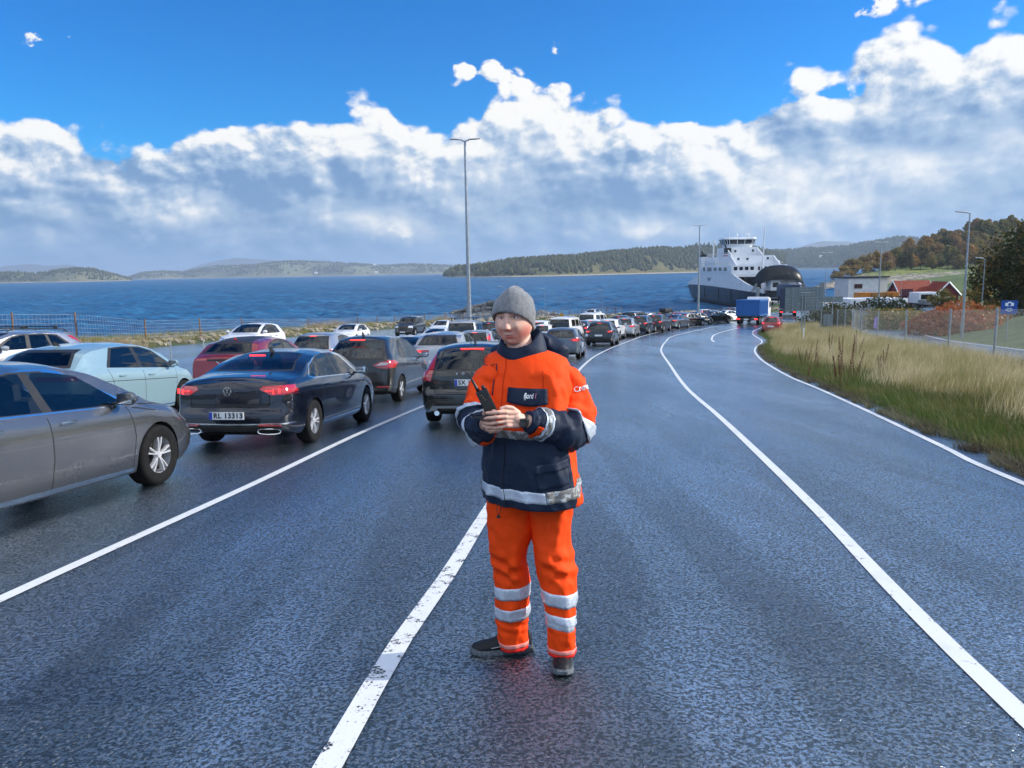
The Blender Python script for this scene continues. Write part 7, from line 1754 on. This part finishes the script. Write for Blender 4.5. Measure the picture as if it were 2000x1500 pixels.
def chain(name,P,h,label,cell=.11,posts=True,step=2.9,r=.0028,pr=.035,rail=True,zf=zt,lean=0):
    o0=Vector((P[0][0],P[0][1],0)); root=empty(name,o0,0,label,'fence'); pts=[]
    tot=0; seg=[]
    for a,b in zip(P,P[1:]): L_=math.dist(a,b); seg.append((tot,tot+L_,a,b)); tot+=L_
    def at(s):
        for s0,s1,a,b in seg:
            if s<=s1+1e-6: t=(s-s0)/(s1-s0); x=a[0]+(b[0]-a[0])*t; y=a[1]+(b[1]-a[1])*t; return Vector((x,y,zf(x,y)))
        return Vector((P[-1][0],P[-1][1],zf(*P[-1])))
    n=int(tot/step)
    for k in range(n+1):
        p=at(min(tot,k*step))-o0; bm=bmesh.new(); tube(bm,[p+Vector((0,0,-.2)),p+Vector((random.uniform(-.02,.03),0,h+.05))],pr,8); obj('post',bm,GAL,root,40)
    bm=bmesh.new(); ds=cell
    m_=int(tot/ds); hs=int(h/ds)
    for sg_ in (-1,1):
        for k in range(-hs if sg_>0 else 0,m_+(hs if sg_<0 else 0)):
            q_=[]
            for j in (0,hs//2,hs):
                s=(k+sg_*j)*ds
                if 0<=s<=tot: p=at(s)-o0; q_.append(p+Vector((0,0,.04+j*ds)))
            if len(q_)>1: tube(bm,q_,r,3,False)
    if rail:
        ns=int(tot/1.5)
        for z in (h-.02,.06): tube(bm,[at(tot*k/ns)-o0+Vector((0,0,z)) for k in range(ns+1)],.004,4,False)
    obj('wire_mesh',bm,WIRE,root); return root
chain('chain_link_fence',[(interp(LP,y)-.9,y) for y in (12,20,26,33,40,50,58,63)],2.0,'tall chain-link fence between the roadside grass and the side road',.13,True,7.2,.0016,.045)
chain('chain_link_fence',[(-12.9,26),(-12.4,33),(-12.3,44),(-12.6,60),(-11,72)],1.15,'low chain-link fence between the queue and the lane of oncoming cars',.13,True,2.6,.0018,.022)
chain('metal_fence',[(24.2,64),(25.5,64.5),(28,66),(33,72),(38,80)],1.9,'grey metal fence running behind the big road sign',.3,True,2.2,.006,.05)
def lamp(x,y,z,h,heads,label,r=.09,name='lamp_post',rz=0):
    o=empty(name,(x,y,z),rz,label,'lamp post'); bm=bmesh.new(); tube(bm,[(0,0,-.1),(0,0,h*.5),(0,0,h)],[r*1.15,r*.8,r*.5],12); obj('pole',bm,GAL,o,40)
    bm=bmesh.new(); box(bm,(0,0,.8),(r*2.3,r*2.3,.5),bev=.02); obj('service_hatch',bm,GAL,o)
    for s in heads:
        bm=bmesh.new(); tube(bm,[(0,0,h-.05),(s*.25,0,h+.05)],r*.4,6)
        rr=[]
        for k in range(7):
            t=k/6; w=.05+.13*math.sin(math.pi*min(1,t*.85+.12)); xx=s*(.22+.75*t); zz=h+.06+.05*t
            rr.append([Vector((xx,w*math.cos(a),zz+.055*math.sin(a)*(1 if math.sin(a)>0 else .6))) for a in [2*math.pi*i/10 for i in range(10)]])
        loft(bm,rr); bmesh.ops.recalc_face_normals(bm,faces=bm.faces); obj('lamp_head',bm,mat('lamp_head_grey',(.45,.47,.5),.4),o,60)
    return o
lamp(-2.66,49.5,H(-3,49.5),13.05,(-1,1),'tall double-headed lamp post rising from behind the silver van',.135)
lamp(24.35,100,H(24,100),12.2,(-1,1),'double-headed lamp post among the far queue in front of the ferry',.13)
lamp(53,130,4.3,9.7,(-1,1),'thin double-headed lamp post above the big road sign',.09); lamp(52.5,110,4.7,10.3,(-1,1),'double-headed lamp post left of the white warehouse',.11)
lamp(30.6,52,landz(30.6,52),8.3,(-1,),'single-headed lamp post by the side road with the arm to the left',.085)
lamp(46.5,76,landz(46.5,76),6.2,(-1,),'shorter lamp post behind the single-headed one',.06)
lamp(80,158,3.5,6.3,(),'thin white flag pole beside the red house',.05,'flag_pole')
for px,d,tp,lb in ((983,150,560,'small lamp post at the breakwater left of the beanie'),(1064,150,565,'small lamp post on the breakwater right of the beanie'),(1177,150,566,'small lamp post at the water behind the back lane')):
    p=PY(px,tp,d); lamp(p.x,p.y,2.5,p.z-2.5,(-1,),lb,.05)
# big road sign seen from behind
p=PY(1569.5,612,60); sb=empty('road_sign',(p.x,60,H(p.x,60)),R(-4),'large grey road sign seen from behind on lattice posts','road sign')
z1=PY(1569,607,60).z-H(p.x,60); z2=PY(1569,561,60).z-H(p.x,60); w=72/1500*60
bm=bmesh.new(); nb=9
for k in range(nb):
    zz=z1+(z2-z1)*(k+.5)/nb; box(bm,(0,0,zz),(w,.03,(z2-z1)/nb-.012)); box(bm,(0,-.025,zz+(z2-z1)/nb*.36),(w,.035,.025))
SGB=mat('sign_back_aluminium',(.20,.235,.245),.45,.3,var=.12,vs=3); obj('panel',bm,SGB,sb)
for x in (-.88,.95):
    bm=bmesh.new(); box(bm,(x,-.07,(z1+z2)/2),(.07,.06,z2-z1+.02)); obj('rail',bm,GAL,sb)
for x in (-.17,.05):
    bm=bmesh.new(); tube(bm,[(x,-.13,-.2),(x,-.13,z1+(z2-z1)*.68)],.045,8); obj('post',bm,GAL,sb,40)
p=PY(1625,610,64); s2=empty('road_sign',(p.x,64,H(p.x,64)),0,'narrow grey sign board seen from behind right of the large sign','road sign'); zz=PY(1625,584.5,64).z-H(p.x,64)
bm=bmesh.new(); box(bm,(0,0,zz),(1.72,.04,.46),bev=.01); obj('panel',bm,SGB,s2); bm=bmesh.new(); tube(bm,[(0,-.06,-.1),(0,-.06,zz+.2)],.05,8); obj('post',bm,GAL,s2)
p=PY(1617,631,58); s3=empty('road_sign',(p.x,58,landz(p.x,58)),0,'small grey panel on a short post behind the fence','road sign'); bm=bmesh.new(); box(bm,(0,0,1.25),(.72,.03,.85),bev=.01); obj('panel',bm,SGB,s3); bm=bmesh.new(); tube(bm,[(0,-.04,-.1),(0,-.04,1.6)],.03,8); obj('post',bm,GAL,s3)
p=PY(1570,640,46); s4=empty('marker_post',(p.x,46,landz(p.x,46)),0,'white marker post in the grass below the large road sign','marker post'); bm=bmesh.new(); tube(bm,[(0,0,-.1),(0,0,1.05)],.035,8); obj('post',bm,WTR,s4); 
# blue sign with a camera symbol
p=PY(1971,600,44); cs=empty('camera_sign',(p.x,44,landz(p.x,44)),0,'blue square sign with a white camera and three arcs on a steel post','sign'); zc=p.z-landz(p.x,44); S=.47
bm=bmesh.new(); box(bm,(0,0,zc),(S*2,.03,S*1.62),bev=.008); pb=obj('panel',bm,mat('sign_blue',(.01,.07,.36),.35),cs)
bm=bmesh.new(); tube(bm,[(0,.04,-.2),(0,.04,zc+S*.7)],.035,8); obj('post',bm,GAL,cs)
SW=mat('sign_white',(.8,.83,.85),.4)
bm=bmesh.new(); y_=-.02
for a0,a1,rr_,t_ in ((0,1,.13,.03),(0,1,.20,.03),(0,1,.27,.035)):
    for k in range(10):
        A0=R(-140+100*k/10); A1=R(-140+100*(k+1)/10); v=[bm.verts.new((r_*math.cos(a),y_,zc+.06+r_*math.sin(a))) for a,r_ in ((A0,rr_),(A1,rr_),(A1,rr_+t_),(A0,rr_+t_))]; bm.faces.new(v)
obj('radio_arcs',bm,SW,cs)
bm=bmesh.new(); fr=[(-.25,.07),(.25,.07),(.25,.25),(.13,.25),(.09,.31),(-.09,.31),(-.13,.25),(-.25,.25)]; bm.faces.new([bm.verts.new((x,y_,zc+z)) for x,z in fr]); 
for k in range(1): bm.faces.new([bm.verts.new((.085*math.cos(2*math.pi*i/16),y_-.004,zc+.16+.085*math.sin(2*math.pi*i/16))) for i in range(16)]).material_index=1
obj('camera_symbol',bm,[SW,MATS['sign_blue']],cs)
p=PY(1711,618,49); bn=empty('banner',(p.x,49,landz(p.x,49)),0,'small purple and white banner hanging on the chain-link fence','banner'); bm=bmesh.new(); box(bm,(0,0,1.25),(.22,.012,.72),rot=(0,.05,0)); obj('cloth',bm,mat('banner_purple',(.30,.18,.50),.6,var=.5,vs=3),bn)
p=PY(1097,612,100); yb=empty('yellow_marker',(p.x,100,zt(p.x,100)),0,'small orange-yellow marker board by the shore fence','marker board'); bm=bmesh.new(); poly(bm,[(-.35,.5),(.35,.5),(.35,1.1),(0,1.5),(-.35,1.1)],-.03,.03,'xz'); bmesh.ops.recalc_face_normals(bm,faces=bm.faces); obj('board',bm,mat('marker_yellow',(.6,.3,.02),.5),yb); bm=bmesh.new(); tube(bm,[(0,0,-.3),(0,0,.6)],.04,6); obj('post',bm,WOOD,yb)
# grass
import numpy as np
def blades(name,pos,hgt,wid,lean,m,label,seed,cat='grass'):
    rg=np.random.RandomState(seed); n=len(pos); pos=np.array(pos); an=rg.rand(n)*6.283; h=hgt(rg,n,pos); w=wid(rg,n)
    la=lean[0]+rg.randn(n)*lean[1]; lx=np.cos(la)*lean[2]*(.4+rg.rand(n)); ly=np.sin(la)*lean[2]*(.4+rg.rand(n)); r1,r2=rg.randn(n)*.12,rg.randn(n)*.12
    dx_,dy_=np.cos(an)*w,np.sin(an)*w; v=np.zeros((n,5,3)); 
    v[:,0]=pos-np.stack([dx_,dy_,0*h+.03],1); v[:,1]=pos+np.stack([dx_,dy_,0*h-.03],1)
    mid=pos+np.stack([(lx*.35+r1)*h,(ly*.35+r2)*h,h*.6],1); v[:,2]=mid+np.stack([dx_*.7,dy_*.7,0*h],1); v[:,3]=mid-np.stack([dx_*.7,dy_*.7,0*h],1)
    v[:,4]=pos+np.stack([(lx+r1*2)*h,(ly+r2*2)*h,h*(1-.12*np.abs(lx))],1)
    me=bpy.data.meshes.new(name); me.vertices.add(n*5); me.vertices.foreach_set('co',v.astype(np.float32).ravel()); b5=np.arange(n)*5
    q4=np.stack([b5,b5+1,b5+2,b5+3],1); t3=np.stack([b5+3,b5+2,b5+4],1); loops=np.concatenate([q4,t3],1).ravel(); me.loops.add(len(loops)); me.loops.foreach_set('vertex_index',loops.astype(np.int32))
    st=np.stack([np.arange(n)*7,np.arange(n)*7+4],1).ravel(); me.polygons.add(2*n); me.polygons.foreach_set('loop_start',st.astype(np.int32)); me.update(calc_edges=True); me.validate(); o=obj(name,me,m); return tag(o,label,cat,kind='stuff')
def grm(name,c1,c2,c3):
    m,nt,b,o=nm(name); g_=nt.nodes.new('ShaderNodeNewGeometry'); ri=V(nt,g_.outputs['Random Per Island']); a=noi(nt,o,.8,4,.6); c=mixc(nt,ri,c1,c2); c=mixc(nt,(a+ri*.25).sm(.58,.72),c,c3); nt.links.new(c.k,b.inputs['Base Color']); b.inputs['Roughness'].default_value=.6; b.inputs['Specular IOR Level'].default_value=.2
    t=nt.nodes.new('ShaderNodeBsdfTranslucent'); nt.links.new(c.k,t.inputs[0]); mx=nt.nodes.new('ShaderNodeMixShader'); mx.inputs[0].default_value=.35; nt.links.new(b.outputs[0],mx.inputs[1]); nt.links.new(t.outputs[0],mx.inputs[2]); nt.links.new(mx.outputs[0],nt.nodes['Material Output'].inputs[0]); return m
STR=grm('dry_straw',(.36,.28,.14),(.85,.74,.50),(.26,.25,.09)); GRN=grm('green_blades',(.05,.10,.02),(.11,.16,.03),(.16,.15,.05))
rnd=random.Random(21); P1=[];P2=[];P3=[]
for k in range(400000):
    y=4+74*rnd.random()**1.9; x0=interp([(b,a) for a,b in LD],y)+.35; x1=(interp(LP,y) if y<66 else x0+6)-.3; m_=rnd.random()*(x1-x0); x=x0+m_
    if m_<.25 and rnd.random()<.5: continue
    nz=noise.noise(Vector((x*.5,y*.35,1)))+.4*noise.noise(Vector((x*2,y*1.4,3))); edge=1.25+1.1*nz if y<34 else .5+.5*nz
    z=landz(x,y)
    if m_>edge+1.3*rnd.random()**2 and m_<(x1-x0)-.2:
        if nz>-.3-.25*rnd.random() and len(P1)<135000: P1.append((x,y,z))
        elif len(P2)<110000: P2.append((x,y,z))
    elif len(P2)<110000 and (m_<2.4 or rnd.random()<.3): P2.append((x,y,z))
blades('dry_grass',P1,lambda rg,n,p:(.28+.42*rg.rand(n)**.7)*np.clip(1.05-.2*np.sin(p[:,0]*1.7+p[:,1]*.9)-.12*np.sin(p[:,1]*2.3),.6,1.4),lambda rg,n:.0022+.0028*rg.rand(n),(.3,.6,.30),STR,'tall dry straw-coloured grass on the bank right of the road',1)
blades('green_grass',P2,lambda rg,n,p:.10+.20*rg.rand(n),lambda rg,n:.0025+.003*rg.rand(n),(2.6,1.2,.5),GRN,'short green grass along the road edge',2)
rnd=random.Random(8)
for k in range(30000):
    y=4+44*rnd.random()**1.7; x0=interp([(b,a) for a,b in LD],y)+.12; m_=abs(rnd.gauss(0,.32))+.12*noise.noise(Vector((y*1.3,1,2))); x=x0+max(0,m_)
    if noise.noise(Vector((x*2.2,y*1.1,7)))>-.18: P3.append((x,y,max(landz(x,y),H(x,y)+.004)))
blades('flattened_grass',P3,lambda rg,n,p:.05+.09*rg.rand(n),lambda rg,n:.002+.003*rg.rand(n),(2.2,2.0,1.6),grm('flattened_grass_blades',(.09,.10,.05),(.20,.19,.12),(.08,.06,.04)),'flattened grey-green and brown grass at the asphalt edge',12)
rnd=random.Random(4); P4_=[]
for k in range(20000):
    y=24+80*rnd.random()**1.2; x=interp(XL,y)-.3-rnd.random()*3.2
    if noise.noise(Vector((x*.7,y*.3,5)))>-.25: P4_.append((x,y,landz(x,y)))
blades('bank_grass',P4_,lambda rg,n,p:.2+.4*rg.rand(n),lambda rg,n:.006+.006*rg.rand(n),(.5,1,.4),grm('yellow_bank_grass',(.30,.26,.07),(.42,.34,.12),(.14,.18,.04)),'yellowing tufts on the shore bank below the wire fence',3)
for i,(px,d) in enumerate(((212,47),(228,48),(95,45),(610,84),(860,108),(650,90))):
    x=shorept(px,d)+.2; rr=random.Random(i); P_=[(x+rr.gauss(0,.7),d+rr.gauss(0,.5),zt(x,d)) for _ in range(420)]
    o_=blades('reed_clump',P_,lambda rg,n,p:.45+.45*rg.rand(n),lambda rg,n:.008+.006*rg.rand(n),(1,3,.55),grm('pinkish_reed',(.42,.30,.22),(.5,.38,.28),(.4,.33,.16)) if 'pinkish_reed' not in MATS else MATS['pinkish_reed'],['pinkish dry weed clump left of the second fence post','smaller pinkish weed clump beside the larger one','dry weed clump near the left edge on the bank','dry weed clump by the shore fence above the people carrier','yellow reeds by the dark off-roader','small dry clump on the bank left of the white estate'][i],i+20,'weeds'); o_['kind']='thing'; del o_['kind']
# dock plants
DOC=mat('dock_seed_brown',(.11,.022,.012),.85,var=.4,vs=40); DST=mat('dock_stem',(.16,.06,.03),.8)
def dock(x,y,h,n,label,seed):
    rr=random.Random(seed); r=empty('dock_plant',(x,y,landz(x,y)),0,label,'weed','dark seeded dock stalks in the dry grass')
    for k in range(n):
        bx_,by_=rr.gauss(0,.10),rr.gauss(0,.08); lx,ly=rr.gauss(0,.13)*h,rr.gauss(0,.08)*h; hh=h*rr.uniform(.65,1.05)
        bm=bmesh.new(); tube(bm,[(bx_,by_,0),(bx_+lx*.4,by_+ly*.4,hh*.5),(bx_+lx,by_+ly,hh)],[.006,.005,.003],5); st=obj('stalk',bm,DST,r)
        V_=[];F_=[]
        for q_ in range(150):
            t=rr.uniform(.38,1); c=Vector((bx_+lx*t,by_+ly*t,hh*t)); w=.038*math.sin(math.pi*min(1,(t-.34)/.7))*(.6+.8*(math.sin(t*46)>0)); an=rr.random()*6.28; p=c+Vector((math.cos(an)*w*rr.random(),math.sin(an)*w*rr.random(),0)); a=Vector((rr.gauss(0,1),rr.gauss(0,1),rr.gauss(0,1))).normalized()*.013; b=a.cross(Vector((0,0,1)))*.9+Vector((0,0,.006)); i=len(V_); V_+=[p-a,p-b,p+a,p+b]; F_.append((i,i+1,i+2,i+3))
        pyd('seed_head',V_,F_,DOC,st)
    return r
for i,(px,py,h,n,lb) in enumerate(((1655,745,1.35,9,'largest reddish-brown dock plant with many stalks in the dry grass'),(1600,725,1.2,2,'single dark dock stalk left of the largest dock plant'),(1580,712,1.1,3,'reddish dock stalks at the left part of the grass bank'),(1712,725,1.0,4,'thin reddish dock plant right of the largest one'),(1670,705,1.3,3,'dock stalks behind the largest dock plant'),(1579,735,.75,1,'short dark dock stalk near the road edge'),(1996,745,1.0,2,'dock stalks at the right picture edge'),(1625,692,1.2,3,'dark dock stalks against the side road'))):
    g_=G(px,py,.2); dock(g_.x,g_.y,h,n,lb,i+3)
